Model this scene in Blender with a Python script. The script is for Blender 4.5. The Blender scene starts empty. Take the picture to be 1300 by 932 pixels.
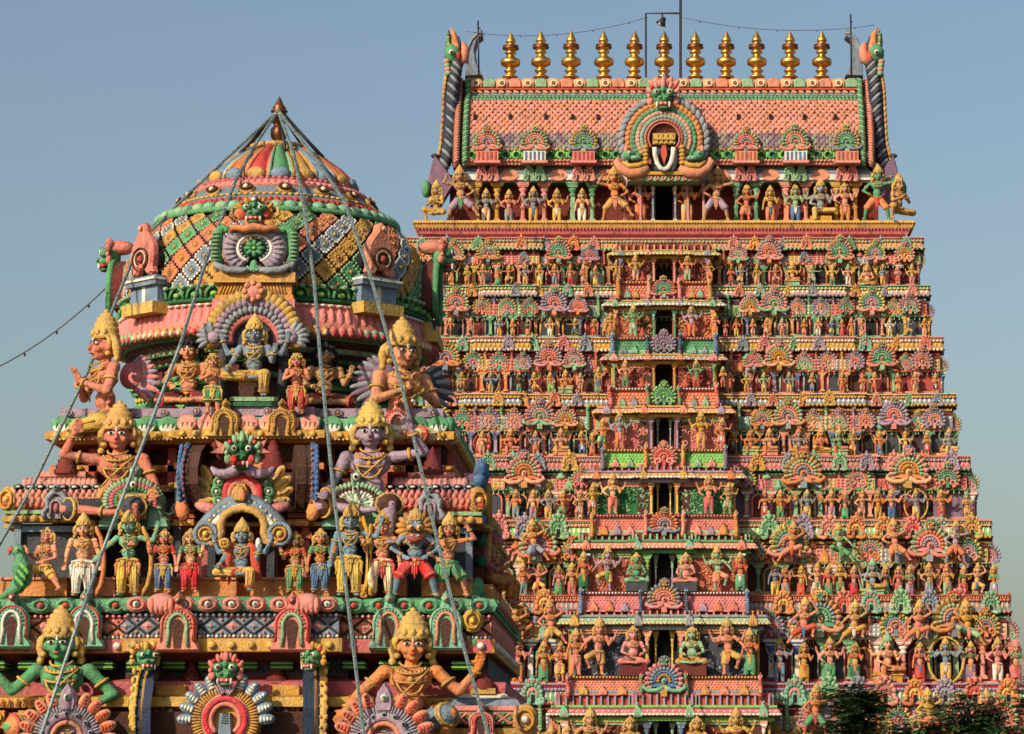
import bpy, math, random
import numpy as np
from mathutils import Vector, Matrix
R = math.radians
rnd = random.Random(11)
scene = bpy.context.scene
COL = scene.collection

# ------------------------------------------------------------------ camera
FPX, TH, CX, CY, CZ = 4000.0, R(8.0), 843.0, 466.0, 14.0
sT, cT = math.sin(TH), math.cos(TH)
cam_d = bpy.data.cameras.new('camera')
cam_d.sensor_width = 36.0
cam_d.lens = 36.0 * FPX / 1300.0
cam_d.shift_x = -(CX - 650.0) / 1300.0
cam_d.clip_start = 0.5
cam_d.clip_end = 6000
cam = bpy.data.objects.new('camera', cam_d)
COL.objects.link(cam)
cam.location = (0, 0, CZ)
cam.rotation_euler = (math.pi / 2 + TH, 0, 0)
scene.camera = cam
scene.render.resolution_x, scene.render.resolution_y = 1024, 734

# ------------------------------------------------------------------ light
SUN_AZ, SUN_EL = R(39), R(30)        # measured to the left of the line from the towers to the viewer
world = bpy.data.worlds.new('World')
scene.world = world
world.use_nodes = True
nt = world.node_tree
sky = nt.nodes.new('ShaderNodeTexSky')
sky.sky_type = 'NISHITA'
sky.sun_disc = False
sky.sun_elevation = SUN_EL
sun_dir = Vector((-math.sin(SUN_AZ) * math.cos(SUN_EL), -math.cos(SUN_AZ) * math.cos(SUN_EL), math.sin(SUN_EL)))
sky.sun_rotation = math.atan2(sun_dir.x, sun_dir.y)
sky.altitude = 0
sky.air_density = 1.22
sky.dust_density = 2.8
sky.ozone_density = 2.0
bg = nt.nodes['Background']
bg.inputs[1].default_value = 0.112
nt.links.new(sky.outputs[0], bg.inputs[0])
sd = bpy.data.lights.new('sun', 'SUN')
sd.energy = 5.0
sd.angle = R(0.55)
sd.color = (1.0, 0.87, 0.68)
so = bpy.data.objects.new('sun', sd)
COL.objects.link(so)
so.rotation_euler = sun_dir.to_track_quat('Z', 'Y').to_euler()
scene.view_settings.view_transform = 'Standard'
scene.view_settings.look = 'None'
scene.view_settings.gamma = 1
scene.view_settings.exposure = 0.0
scene.render.engine = 'CYCLES'

def P(px, py, Y):
    u = (px - CX) / FPX; v = (CY - py) / FPX
    dy = cT - v * sT
    k = Y / dy
    return Vector((u * k, Y, CZ + (sT + v * cT) * k))
def ZP(py, Y): return P(CX, py, Y).z
def XP(px, py, Y): return P(px, py, Y).x

# ------------------------------------------------------------------ materials
PAL = dict(
 pink=(.66,.245,.20), salmon=(.64,.22,.14), orange=(.60,.20,.065), peach=(.74,.36,.19), rose=(.52,.12,.12),
 red=(.55,.05,.03), brick=(.40,.075,.045), maroon=(.13,.022,.018), brown=(.075,.03,.02), yellow=(.68,.43,.10), gold=(.55,.32,.08), crown=(.57,.35,.10),
 ochre=(.52,.26,.045), cream=(.74,.60,.38), white=(.72,.68,.58), green=(.10,.30,.135), dgreen=(.025,.13,.05), pgreen=(.27,.43,.24),
 lgreen=(.22,.50,.12), mint=(.20,.42,.28), blue=(.075,.16,.32), dblue=(.02,.035,.07), sky=(.17,.26,.34), grey=(.27,.29,.31), bgrey=(.19,.24,.29),
 slate=(.055,.06,.07), lilac=(.37,.26,.33), violet=(.22,.13,.19), black=(.012,.011,.010), tan=(.50,.25,.12), flesh=(.60,.215,.115),
 copper=(.17,.055,.025), lime=(.30,.45,.05), dred=(.16,.02,.018), stone=(.30,.26,.21), teal=(.05,.20,.17))
MAT = {}
def mat(name):
    if name in MAT: return MAT[name]
    m = bpy.data.materials.new(name)
    m.use_nodes = True
    t = m.node_tree; N = t.nodes; L = t.links
    b = N['Principled BSDF']
    c = PAL[name]; lum = .3*c[0]+.6*c[1]+.1*c[2]; c = tuple(max(.006, (lum+(v-lum)*1.10)*.92) for v in c)
    geo = N.new('ShaderNodeNewGeometry')
    info = N.new('ShaderNodeObjectInfo')
    n1 = N.new('ShaderNodeTexNoise'); n1.inputs['Scale'].default_value = 5.5; n1.inputs['Detail'].default_value = 5; n1.inputs['Roughness'].default_value = .65
    L.new(geo.outputs['Position'], n1.inputs['Vector'])
    mp = N.new('ShaderNodeMapping'); mp.inputs['Scale'].default_value = (7, 7, 1.3)
    L.new(geo.outputs['Position'], mp.inputs['Vector'])
    n2 = N.new('ShaderNodeTexNoise'); n2.inputs['Scale'].default_value = 1.0; n2.inputs['Detail'].default_value = 6; n2.inputs['Roughness'].default_value = .7
    L.new(mp.outputs[0], n2.inputs['Vector'])
    r1 = N.new('ShaderNodeMapRange'); r1.inputs[1].default_value = .3; r1.inputs[2].default_value = .7; r1.inputs[3].default_value = .76; r1.inputs[4].default_value = 1.2
    L.new(n1.outputs[0], r1.inputs[0])
    hsv = N.new('ShaderNodeHueSaturation'); hsv.inputs['Color'].default_value = (*c, 1)
    L.new(r1.outputs[0], hsv.inputs['Value'])
    r3 = N.new('ShaderNodeMapRange'); r3.inputs[3].default_value = .488; r3.inputs[4].default_value = .512
    L.new(info.outputs['Random'], r3.inputs[0]); L.new(r3.outputs[0], hsv.inputs['Hue'])
    r4 = N.new('ShaderNodeMapRange'); r4.inputs[1].default_value = .35; r4.inputs[2].default_value = .75; r4.inputs[3].default_value = 1.0; r4.inputs[4].default_value = .80
    L.new(n2.outputs[0], r4.inputs[0]); L.new(r4.outputs[0], hsv.inputs['Saturation'])
    # worn streaks of grime
    r2 = N.new('ShaderNodeMapRange'); r2.inputs[1].default_value = .53; r2.inputs[2].default_value = .70; r2.inputs[3].default_value = 0; r2.inputs[4].default_value = .80
    L.new(n2.outputs[0], r2.inputs[0])
    mx = N.new('ShaderNodeMix'); mx.data_type = 'RGBA'
    # soot that settles on upward faces, and small flakes and specks
    sp = N.new('ShaderNodeSeparateXYZ'); L.new(geo.outputs['Normal'], sp.inputs[0])
    up = N.new('ShaderNodeMapRange'); up.inputs[1].default_value = .45; up.inputs[2].default_value = .95; up.inputs[4].default_value = .75
    L.new(sp.outputs['Z'], up.inputs[0])
    um = N.new('ShaderNodeMath'); um.operation = 'MULTIPLY'; L.new(up.outputs[0], um.inputs[0]); L.new(n1.outputs[0], um.inputs[1])
    n4 = N.new('ShaderNodeTexNoise'); n4.inputs['Scale'].default_value = 22; n4.inputs['Detail'].default_value = 4; n4.inputs['Roughness'].default_value = .75
    L.new(geo.outputs['Position'], n4.inputs['Vector'])
    r5 = N.new('ShaderNodeMapRange'); r5.inputs[1].default_value = .60; r5.inputs[2].default_value = .70; r5.inputs[4].default_value = .65
    L.new(n4.outputs[0], r5.inputs[0])
    a1 = N.new('ShaderNodeMath'); a1.operation = 'MAXIMUM'; L.new(um.outputs[0], a1.inputs[0]); L.new(r5.outputs[0], a1.inputs[1])
    a2 = N.new('ShaderNodeMath'); a2.operation = 'MAXIMUM'; L.new(a1.outputs[0], a2.inputs[0]); L.new(r2.outputs[0], a2.inputs[1])
    L.new(a2.outputs[0], mx.inputs[0])
    r6 = N.new('ShaderNodeMapRange'); r6.inputs[1].default_value = .30; r6.inputs[2].default_value = .40; r6.inputs[3].default_value = .35; r6.inputs[4].default_value = 0
    L.new(n4.outputs[0], r6.inputs[0])
    mf = N.new('ShaderNodeMix'); mf.data_type = 'RGBA'; mf.inputs[7].default_value = (c[0]*.85+.09, c[1]*.85+.08, c[2]*.85+.065, 1)
    L.new(r6.outputs[0], mf.inputs[0]); L.new(hsv.outputs[0], mf.inputs[6]); L.new(mf.outputs[2], mx.inputs[6])
    mx.inputs[7].default_value = (.045, .030, .022, 1)
    L.new(mx.outputs[2], b.inputs['Base Color'])
    b.inputs['Roughness'].default_value = .75
    b.inputs['Specular IOR Level'].default_value = .22
    n3 = N.new('ShaderNodeTexNoise'); n3.inputs['Scale'].default_value = 28; n3.inputs['Detail'].default_value = 3
    L.new(geo.outputs['Position'], n3.inputs['Vector'])
    bp = N.new('ShaderNodeBump'); bp.inputs['Strength'].default_value = .65; bp.inputs['Distance'].default_value = .03
    L.new(n3.outputs[0], bp.inputs['Height']); L.new(bp.outputs[0], b.inputs['Normal'])
    MAT[name] = m
    return m
def simple(name, col, rough=.5, metal=0.0, spec=.5, noise=0, nscale=8):
    m = bpy.data.materials.new(name); m.use_nodes = True
    b = m.node_tree.nodes['Principled BSDF']
    b.inputs['Base Color'].default_value = (*col, 1); b.inputs['Roughness'].default_value = rough
    b.inputs['Metallic'].default_value = metal; b.inputs['Specular IOR Level'].default_value = spec
    if noise:
        N = m.node_tree.nodes; L = m.node_tree.links
        g = N.new('ShaderNodeNewGeometry'); n = N.new('ShaderNodeTexNoise'); n.inputs['Scale'].default_value = nscale; n.inputs['Detail'].default_value = 5
        r = N.new('ShaderNodeMapRange'); r.inputs[3].default_value = 1 - noise; r.inputs[4].default_value = 1 + noise
        h = N.new('ShaderNodeHueSaturation'); h.inputs['Color'].default_value = (*col, 1)
        L.new(g.outputs['Position'], n.inputs['Vector']); L.new(n.outputs[0], r.inputs[0]); L.new(r.outputs[0], h.inputs['Value']); L.new(h.outputs[0], b.inputs['Base Color'])
        rr = N.new('ShaderNodeMapRange'); rr.inputs[3].default_value = max(rough - .15, 0); rr.inputs[4].default_value = rough + .2
        L.new(n.outputs[0], rr.inputs[0]); L.new(rr.outputs[0], b.inputs['Roughness'])
    MAT[name] = m
    return m
simple('gilt', (.70, .40, .10), .36, 1.0, noise=.15, nscale=1.6)
simple('dark_metal', (.035, .03, .03), .5, .6)
simple('steel', (.11, .15, .15), .5, .25, noise=.3, nscale=30)
simple('copper_metal', (.20, .075, .035), .42, .8, noise=.4, nscale=12)
simple('rope', (.10, .10, .10), .8)
simple('bark', (.06, .04, .03), .9, noise=.4)
simple('leaf_dark', (.020, .052, .014), .6, spec=.3, noise=.5, nscale=3)
simple('leaf_yellow', (.16, .15, .03), .6, noise=.4, nscale=3)
simple('earth', (.07, .065, .04), .95, noise=.3, nscale=.6)
simple('granite', (.12, .10, .085), .85, noise=.35, nscale=2)

# ------------------------------------------------------------------ mesh templates: (V, loops, counts, smooth)
def tm(loc=(0, 0, 0), sc=(1, 1, 1), rx=0, ry=0, rz=0):
    if not hasattr(sc, '__len__'): sc = (sc, sc, sc)
    m = Matrix.Translation(loc)
    if rz: m = m @ Matrix.Rotation(rz, 4, 'Z')
    if ry: m = m @ Matrix.Rotation(ry, 4, 'Y')
    if rx: m = m @ Matrix.Rotation(rx, 4, 'X')
    return np.array(m @ Matrix.Diagonal((*sc, 1)))
def basis(loc, xa, ya, za, s=1):
    M = np.eye(4); M[:3, 0] = np.array(xa) * s; M[:3, 1] = np.array(ya) * s; M[:3, 2] = np.array(za) * s; M[:3, 3] = loc
    return M
def T_(V, faces, sm):
    V = np.array(V, float)
    return (V, np.array([i for f in faces for i in f], np.int32), np.array([len(f) for f in faces], np.int32), sm)
def t_box():
    V = [(x, y, z) for x in (-.5, .5) for y in (-.5, .5) for z in (-.5, .5)]
    return T_(V, [(0,1,3,2),(4,6,7,5),(0,4,5,1),(2,3,7,6),(0,2,6,4),(1,5,7,3)], False)
def t_lathe(prof, n=12, sm=True, a0=0, a1=2*math.pi):
    V = []; F = []; full = abs(a1 - a0 - 2*math.pi) < 1e-6
    k = n if full else n + 1
    for r, z in prof:
        for i in range(k):
            a = a0 + (a1 - a0) * i / n
            V.append((r * math.cos(a), r * math.sin(a), z))
    for j in range(len(prof) - 1):
        for i in range(n):
            i2 = (i + 1) % k
            F.append((j*k+i, j*k+i2, (j+1)*k+i2, (j+1)*k+i))
    return T_(V, F, sm)
def t_ell(n=8, m=5):
    V = [(0, 0, -1)]; F = []
    for j in range(1, m):
        t = -math.pi/2 + math.pi * j / m
        for i in range(n):
            a = 2*math.pi*i/n
            V.append((math.cos(t)*math.cos(a), math.cos(t)*math.sin(a), math.sin(t)))
    V.append((0, 0, 1)); top = len(V) - 1
    for i in range(n):
        i2 = (i+1) % n
        F.append((0, 1+i2, 1+i))
        for j in range(m-2): F.append((1+j*n+i, 1+j*n+i2, 1+(j+1)*n+i2, 1+(j+1)*n+i))
        F.append((1+(m-2)*n+i, 1+(m-2)*n+i2, top))
    return T_(V, F, True)
def t_prism(poly, y0, y1, inset=0.0, sm=False):
    """outline in the XZ plane, front face at y0 (towards the viewer), back at y1; inset chamfers the front"""
    n = len(poly); p = np.array(poly, float); c = p.mean(0)
    V = [(x, y1, z) for x, z in p]
    d = (y1 - y0)
    V += [(x, y0 + d * (.35 if inset else 0), z) for x, z in p]
    F = [(i, (i+1) % n, n+(i+1) % n, n+i) for i in range(n)]
    b = n
    if inset:
        # shrink along vertex normals
        q = []
        for i in range(n):
            a0 = p[i]-p[i-1]; a1 = p[(i+1) % n]-p[i]
            nn = np.array([-(a0[1]+a1[1]), a0[0]+a1[0]]); l = np.hypot(*nn) or 1; nn /= l
            area = 0
            q.append(nn)
        area = sum(p[i][0]*p[(i+1) % n][1]-p[(i+1) % n][0]*p[i][1] for i in range(n))
        sg = 1 if area > 0 else -1
        V += [(p[i][0]+sg*q[i][0]*inset, y0, p[i][1]+sg*q[i][1]*inset) for i in range(n)]
        F += [(n+i, n+(i+1) % n, 2*n+(i+1) % n, 2*n+i) for i in range(n)]
        b = 2*n
    F.append(tuple(range(b, b+n)))
    return T_(V, F, sm)
def t_tube(pts, rad, n=6, closed=False, sm=True, flat=1.0):
    pts = [Vector(p) for p in pts]; m = len(pts)
    if not hasattr(rad, '__len__'): rad = [rad]*m
    V = []; F = []; prev = None
    for i, p in enumerate(pts):
        if closed: d = pts[(i+1) % m]-pts[i-1]
        else: d = pts[min(i+1, m-1)]-pts[max(i-1, 0)]
        if d.length < 1e-9: d = Vector((0, 0, 1))
        d.normalize()
        if prev is None:
            u = d.cross(Vector((0, 1, 0)));
            if u.length < .1: u = d.cross(Vector((1, 0, 0)))
        else: u = prev - d*prev.dot(d)
        u.normalize(); prev = u; w = d.cross(u)
        for k in range(n):
            a = 2*math.pi*k/n
            V.append(p + (u*math.cos(a) + w*math.sin(a)*flat)*rad[i])
    mm = m if closed else m-1
    for i in range(mm):
        j = (i+1) % m
        for k in range(n): F.append((i*n+k, i*n+(k+1) % n, j*n+(k+1) % n, j*n+k))
    if not closed: F += [tuple(range(n-1, -1, -1)), tuple(range((m-1)*n, m*n))]
    return T_([tuple(v) for v in V], F, sm)
BOX = t_box(); SPH = t_ell(8, 5); SPH2 = t_ell(14, 9); BEAD = t_ell(6, 4)
CYL = t_lathe([(0, -.5), (1, -.5), (1, .5), (0, .5)], 10, False)
PYR = T_([(-1,0,0),(0,0,-1),(1,0,0),(0,0,1),(0,-.5,0)], [(0,1,4),(1,2,4),(2,3,4),(3,0,4)], False)
SCALE = T_([(-.34,0,.1),(.34,0,.1),(-.50,-.12,-.38),(.50,-.12,-.38),(0,-.26,-1.02),(0,-.20,-.1)], [(0,2,4,5),(5,4,3,1)], False)

class MB:
    def __init__(s): s.V=[]; s.L=[]; s.N=[]; s.M=[]; s.S=[]; s.n=0; s.mats=[]
    def mi(s, m):
        if m not in s.mats: s.mats.append(m)
        return s.mats.index(m)
    def add(s, T, m, M=None):
        V, L, N, sm = T
        if M is not None: V = V @ M[:3, :3].T + M[:3, 3]
        s.V.append(V); s.L.append(L + s.n); s.N.append(N)
        s.M.append(np.full(len(N), s.mi(m), np.int32)); s.S.append(np.full(len(N), sm, bool)); s.n += len(V)
        return s
    def box(s, m, x0, x1, y0, y1, z0, z1):
        return s.add(BOX, m, tm(((x0+x1)/2, (y0+y1)/2, (z0+z1)/2), (abs(x1-x0), abs(y1-y0), abs(z1-z0))))
    def ball(s, m, c, r, T=SPH, rx=0, ry=0, rz=0): return s.add(T, m, tm(c, r, rx, ry, rz))
    def pack(s):
        return (np.concatenate(s.V), np.concatenate(s.L), np.concatenate(s.N), np.concatenate(s.M), np.concatenate(s.S), list(s.mats))
    def addmb(s, K, M=None, mp=None):
        V, L, N, Mi, S, mats = K
        if M is not None: V = V @ M[:3, :3].T + M[:3, 3]
        idx = np.array([s.mi((mp or {}).get(m, m)) for m in mats], np.int32)
        s.V.append(V); s.L.append(L + s.n); s.N.append(N); s.M.append(idx[Mi]); s.S.append(S); s.n += len(V)
        return s
    def mesh(s, name): return mesh_of(s.pack(), name)
    def build(s, name, parent=None, loc=None):
        if not s.V: return None
        if loc is not None:
            l = np.array(loc); s.V = [v - l for v in s.V]
        o = bpy.data.objects.new(name, s.mesh(name)); COL.objects.link(o)
        if loc is not None: o.location = loc
        if parent:
            o.parent = parent
            if loc is None:                       # geometry in world coordinates, parent somewhere else
                o.matrix_parent_inverse = pinv(parent)
        return o
def pinv(p):
    m = p.matrix_basis.copy(); q = p
    while q.parent: m = q.parent.matrix_basis @ q.matrix_parent_inverse @ m; q = q.parent
    return m.inverted()
def mesh_of(K, name, place=False):
    V, L, N, Mi, S, mats = K
    me = bpy.data.meshes.new(name)
    me.vertices.add(len(V)); me.vertices.foreach_set('co', V.astype(np.float32).ravel())
    me.loops.add(len(L)); me.loops.foreach_set('vertex_index', L.astype(np.int32))
    me.polygons.add(len(N))
    st = np.concatenate([[0], np.cumsum(N)[:-1]]).astype(np.int32)
    me.polygons.foreach_set('loop_start', st)
    try: me.polygons.foreach_set('loop_total', N.astype(np.int32))
    except Exception: pass
    me.polygons.foreach_set('material_index', Mi.astype(np.int32))
    me.polygons.foreach_set('use_smooth', S)
    me.update(calc_edges=True)
    for m in mats:
        me.materials.append(None if m.startswith('#') else (MAT.get(m) or mat(m)))
    me['slots'] = ','.join(mats)
    return me
def inst(me, name, parent=None, M=None, mp=None):
    """one object on shared mesh data; mp gives its own paint for the placeholder slots"""
    o = bpy.data.objects.new(name, me); COL.objects.link(o)
    if M is not None: o.matrix_basis = Matrix(M.tolist()) if isinstance(M, np.ndarray) else M
    if parent:
        o.parent = parent
        if M is not None: o.matrix_parent_inverse = pinv(parent)
    if mp:
        for i, s in enumerate(me['slots'].split(',')):
            if s in mp:
                o.material_slots[i].link = 'OBJECT'; o.material_slots[i].material = MAT.get(mp[s]) or mat(mp[s])
    return o
def empty(name, loc=(0, 0, 0), rz=0, parent=None):
    o = bpy.data.objects.new(name, None); COL.objects.link(o); o.location = loc; o.rotation_euler = (0, 0, rz); o.empty_display_size = .2
    if parent: o.parent = parent; o.matrix_parent_inverse = pinv(parent)
    return o
def tag(o, label=None, cat=None, group=None, kind=None):
    for k, v in (('label', label), ('category', cat), ('group', group), ('kind', kind)):
        if v: o[k] = v
    return o

# sweep of a moulding profile along a plan line (x, y), outward on the right-hand side of travel = towards -y for +x travel
def mitre(path, off):
    out = []; n = len(path)
    for i in range(n):
        p = Vector(path[i]); ns = []
        for a, b in ((i-1, i), (i, i+1)):
            if a < 0 or b >= n: continue
            d = Vector(path[b])-Vector(path[a])
            if d.length < 1e-9: continue
            d.normalize(); ns.append(Vector((d.y, -d.x)))
        if len(ns) == 2:
            k = ns[0]+ns[1]; k = k/ max(.2, 1+ns[0].dot(ns[1]))
        else: k = ns[0]
        out.append(p + k*off)
    return out
def sweep(mb, path, prof, mats):
    """prof: [(out, z)], mats: one colour per profile segment"""
    rings = [mitre(path, o) for o, z in prof]; n = len(path)
    for j in range(len(prof)-1):
        V = [(p.x, p.y, prof[j][1]) for p in rings[j]] + [(p.x, p.y, prof[j+1][1]) for p in rings[j+1]]
        mb.add(T_(V, [(i, i+1, n+i+1, n+i) for i in range(n-1)], False), mats[j % len(mats)] if isinstance(mats, (list, tuple)) else mats)
def along(path, off, step, margin=0):
    """points with headings spaced along an offset plan line"""
    q = mitre(path, off); out = []
    for i in range(len(q)-1):
        d = q[i+1]-q[i]; l = d.length
        if l < step*.5: continue
        k = max(1, int(round((l-2*margin)/step)))
        for j in range(k):
            p = q[i] + d*((margin + (l-2*margin)*(j+.5)/k)/l)
            out.append((p.x, p.y, math.atan2(d.y, d.x)))
    return out
# ------------------------------------------------------------------ sculpted figures
def cap(mb, a, b, ra, rb, m='#b', n=8):
    mb.add(t_tube([a, b], [ra, rb], n), m); mb.ball(m, a, ra, BEAD if n < 8 else SPH); mb.ball(m, b, rb, BEAD if n < 8 else SPH)
def remesh(mb, voxel, smooth=3, name='tmp'):
    me = mb.mesh('tmp'); o = bpy.data.objects.new('tmp', me); COL.objects.link(o)
    r = o.modifiers.new('r', 'REMESH'); r.mode = 'VOXEL'; r.voxel_size = voxel; r.use_smooth_shade = True
    if smooth:
        s = o.modifiers.new('s', 'SMOOTH'); s.factor = .5; s.iterations = smooth
    dg = bpy.context.evaluated_depsgraph_get(); ev = o.evaluated_get(dg); m2 = ev.to_mesh()
    nv = len(m2.vertices); V = np.empty(nv*3, np.float32); m2.vertices.foreach_get('co', V)
    L = np.empty(len(m2.loops), np.int32); m2.loops.foreach_get('vertex_index', L)
    N = np.empty(len(m2.polygons), np.int32); m2.polygons.foreach_get('loop_total', N)
    ev.to_mesh_clear(); bpy.data.objects.remove(o); bpy.data.meshes.remove(me)
    return (V.reshape(-1, 3).astype(float), L, N, True)
ARM = dict(hang=((.05,.01,-.17),(.07,-.04,-.34)), hip=((.13,.02,-.15),(.0,-.06,-.25)), raised=((.14,-.02,-.04),(.19,-.05,.13)),
  fore=((.05,-.03,-.17),(.08,-.16,-.07)), pray=((.05,-.06,-.17),(-.115,-.165,-.09)), back=((.13,.03,-.07),(.19,.0,.11)),
  up=((.13,-.01,.09),(.05,-.03,.26)), low=((.13,0,-.14),(.20,-.05,-.25)), out=((.16,0,-.03),(.32,-.03,.0)), wide=((.17,.02,-.02),(.26,0,.13)),
  lap=((.07,-.04,-.18),(-.02,-.18,-.24)), knee=((.08,-.03,-.19),(.10,-.19,-.27)), cross=((.06,-.06,-.16),(-.17,-.15,-.02)), flute=((.12,-.05,-.10),(.02,-.15,.04)),
  shade=((.17,-.03,.03),(.10,-.09,.17)), palm=((.12,-.02,-.13),(.22,-.08,.02)))
LEG = dict(stand=((.015,-.02,-.22),(.02,.005,-.43)), stride=((.13,-.07,-.20),(.17,.0,-.43)), bent=((.16,-.10,-.09),(.09,-.02,-.30)),
  cross=((.19,-.13,-.04),(-.05,-.20,-.055)), down=((.07,-.21,-.0),(.06,-.20,-.25)), half=((.20,-.15,-.01),(-.02,-.19,-.035)),
  kneel=((.10,-.14,-.18),(.05,.04,-.26)), kick=((.16,-.08,-.14),(.27,-.05,-.34)), squat=((.17,-.15,.07),(.13,-.06,-.18)), step=((.05,-.10,-.20),(.05,.02,-.42)))
FIG = {}
def scale_about(mb, c, s):
    c = np.array(c); mb.V = [c+(v-c)*s for v in mb.V]
def figure(key, arms, legs, hs=1.25, pz=.47, lean=0.0, cloth='short', sex='m', head='human', voxel=.017, crown='tall', hands=False, tilt=0.0, belly=0.0, prop=None, turn=0.0):
    """parts of one sculpted figure, one unit from sole to crown of the head, facing -y"""
    if key in FIG: return FIG[key]
    B = MB(); G = MB(); J = MB(); K = MB()
    pel = Vector((0, 0, pz)); ch = Vector((lean, -.01, pz+.27)); nk = ch+Vector((lean*.3, .005, .10)); hd = nk+Vector((lean*.2+tilt, -.012, .095+.06*(hs-1))); HB = MB()
    w = .135 if sex == 'm' else .115
    B.ball('#b', pel, (.10, .075, .07)); B.ball('#b', pel.lerp(ch, .45), (.083+belly*.4, .066+belly, .09+belly*.2))
    B.ball('#b', ch+Vector((0, 0, .0)), (.118 if sex == 'm' else .10, .078, .095)); B.ball('#b', ch+Vector((0, 0, .05)), (.125 if sex == 'm' else .105, .055, .045))
    if sex == 'm':
        for s in (-1, 1): B.ball('#b', ch+Vector((s*.05, -.05, .01)), (.05, .035, .04))
    cap(B, ch+Vector((0, 0, .05)), nk+Vector((0, 0, .02)), .042, .036)
    HB.ball('#b', hd+Vector((0, .005, .012)), (.062, .070, .078)); HB.ball('#b', hd+Vector((0, -.022, -.038)), (.044, .045, .040))
    if head == 'human':
        cap(HB, hd+Vector((0, -.068, .012)), hd+Vector((0, -.086, -.012)), .009, .014, n=6)
        for s in (-1, 1): HB.ball('#b', hd+Vector((s*.064, .005, .0)), (.012, .02, .030)); HB.ball('#b', hd+Vector((s*.028, -.050, -.018)), (.023, .022, .02))
        HB.ball('#b', hd+Vector((0, -.062, -.036)), (.020, .016, .010)); HB.ball('#b', hd+Vector((0, -.052, -.062)), (.016, .014, .012))
        for s in (-1, 1): cap(HB, hd+Vector((s*.010, -.062, .034)), hd+Vector((s*.045, -.050, .032)), .008, .007, n=6)
    else:
        HB.ball('#b', hd+Vector((0, -.06, -.015)), (.050, .045, .040))
        for s in (-1, 1): HB.ball('#b', hd+Vector((s*.035, -.05, .03)), (.03, .03, .02))
    scale_about(HB, hd, hs); B.addmb(HB.pack()); tips = []
    for s, kind in arms:
        e, h = ARM[kind]; sh = ch + Vector((s*w, 0, .055)); m = Vector((s, 1, 1))
        back = kind == 'back' or kind == 'wide'
        if back: sh.y += .03
        ev = sh + Vector((e[0]*s, e[1], e[2])); hv = sh + Vector((h[0]*s, h[1], h[2]))
        ra = .040 if sex == 'm' else .034
        B.ball('#b', sh, ra*1.12); cap(B, sh, ev, ra, ra*.78); cap(B, ev, hv, ra*.80, ra*.52)
        d = (hv-ev).normalized()
        if kind in ('pray', 'cross', 'flute'): fd = Vector((-s*.25, -.35, .9)).normalized()
        elif kind in ('raised', 'back', 'wide', 'fore', 'palm'): fd = Vector((s*.15, -.2, .95)).normalized()
        else: fd = d
        if hands:
            side = fd.cross(Vector((0, -1, 0)));
            if side.length < .2: side = Vector((1, 0, 0))
            side.normalize()
            pc = hv + fd*.030
            B.add(SPH, '#b', basis(pc, side*.030, fd.cross(side)*.014, fd*.036))
            for q in range(4):
                b0 = pc + side*((q-1.5)*.0155) + fd*.026; ln = (.040, .050, .047, .034)[q]
                mid = b0 + fd*ln*.55 + Vector((0, -.006, 0)); tip = b0 + fd*ln + Vector((0, -.018, 0))
                cap(B, b0, mid, .0082, .0076, n=6); cap(B, mid, tip, .0076, .0062, n=6)
            tb = pc - side*s*.024 - fd*.012; cap(B, tb, tb - side*s*.022 + fd*.022 + Vector((0, -.008, 0)), .010, .0075, n=6)
        else: B.add(SPH, '#b', basis(hv+fd*.03, (.028, 0, 0), (0, .020, 0), tuple(fd*.042)) if abs(fd.z) > .5 else tm(hv+fd*.03, .030))
        tips.append((s, kind, hv+fd*.04, fd))
        # armlet, bracelet
        for q, rr in ((.42, ra*1.02),):
            c = sh.lerp(ev, q+.1); dd = (ev-sh).normalized(); J.add(ring_t(rr, .010), '#j', frame(c, dd))
        c = ev.lerp(hv, .86); J.add(ring_t(ra*.66, .010), '#j', frame(c, d))
    feet = []
    for s, kind in legs:
        k, f = LEG[kind]; hp = pel + Vector((s*.056, 0, -.02))
        kv = hp+Vector((k[0]*s, k[1], k[2])); fv = hp+Vector((f[0]*s, f[1], f[2]))
        cap(B, hp, kv, .066, .046); cap(B, kv, fv, .045, .028)
        B.ball('#b', kv.lerp(fv, .3)+Vector((0, .012, 0)), (.043, .043, .07) if abs((fv-kv).normalized().z) > .6 else .043)
        flat = kind in ('cross', 'half')
        toe = fv + (Vector((-s*.09, -.02, 0)) if flat else Vector((s*.025, -.085, -.012)))
        cap(B, fv+Vector((0, .0, -.008)), toe, .027, .020)
        if hands and not flat:
            for q in range(5): B.ball('#b', toe+Vector(((q-2)*.010, -.020+abs(q-2+s)*.002, -.006)), (.006, .012, .007), BEAD)
        d = (fv-kv).normalized()
        J.add(ring_t(.034, .010), '#j', frame(kv.lerp(fv, .93), d))
        if cloth == 'short':
            cap(G, hp, kv.lerp(hp, .12), .082, .072); G.add(t_tube([kv.lerp(hp, .22), kv.lerp(hp, .02)], [.073, .078], 10), '#g')
        else:
            cap(G, hp, kv, .080, .064 if cloth == 'dhoti' else .070); cap(G, kv, kv.lerp(fv, .86), .062 if cloth == 'dhoti' else .07, .048 if cloth == 'dhoti' else .066)
        feet.append(fv)
    G.ball('#g', pel+Vector((0, 0, -.01)), (.118, .092, .075))
    if cloth == 'skirt' and all(k == 'stand' for s, k in legs): G.add(t_tube([pel+Vector((0, -.005, -.05)), pel+Vector((0, -.0, -.36))], [.10, .105], 12), '#g')
    body = remesh(B, voxel); gar = remesh(G, voxel*1.05, 2)
    g2 = MB(); g2.add(gar, '#g')
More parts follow.
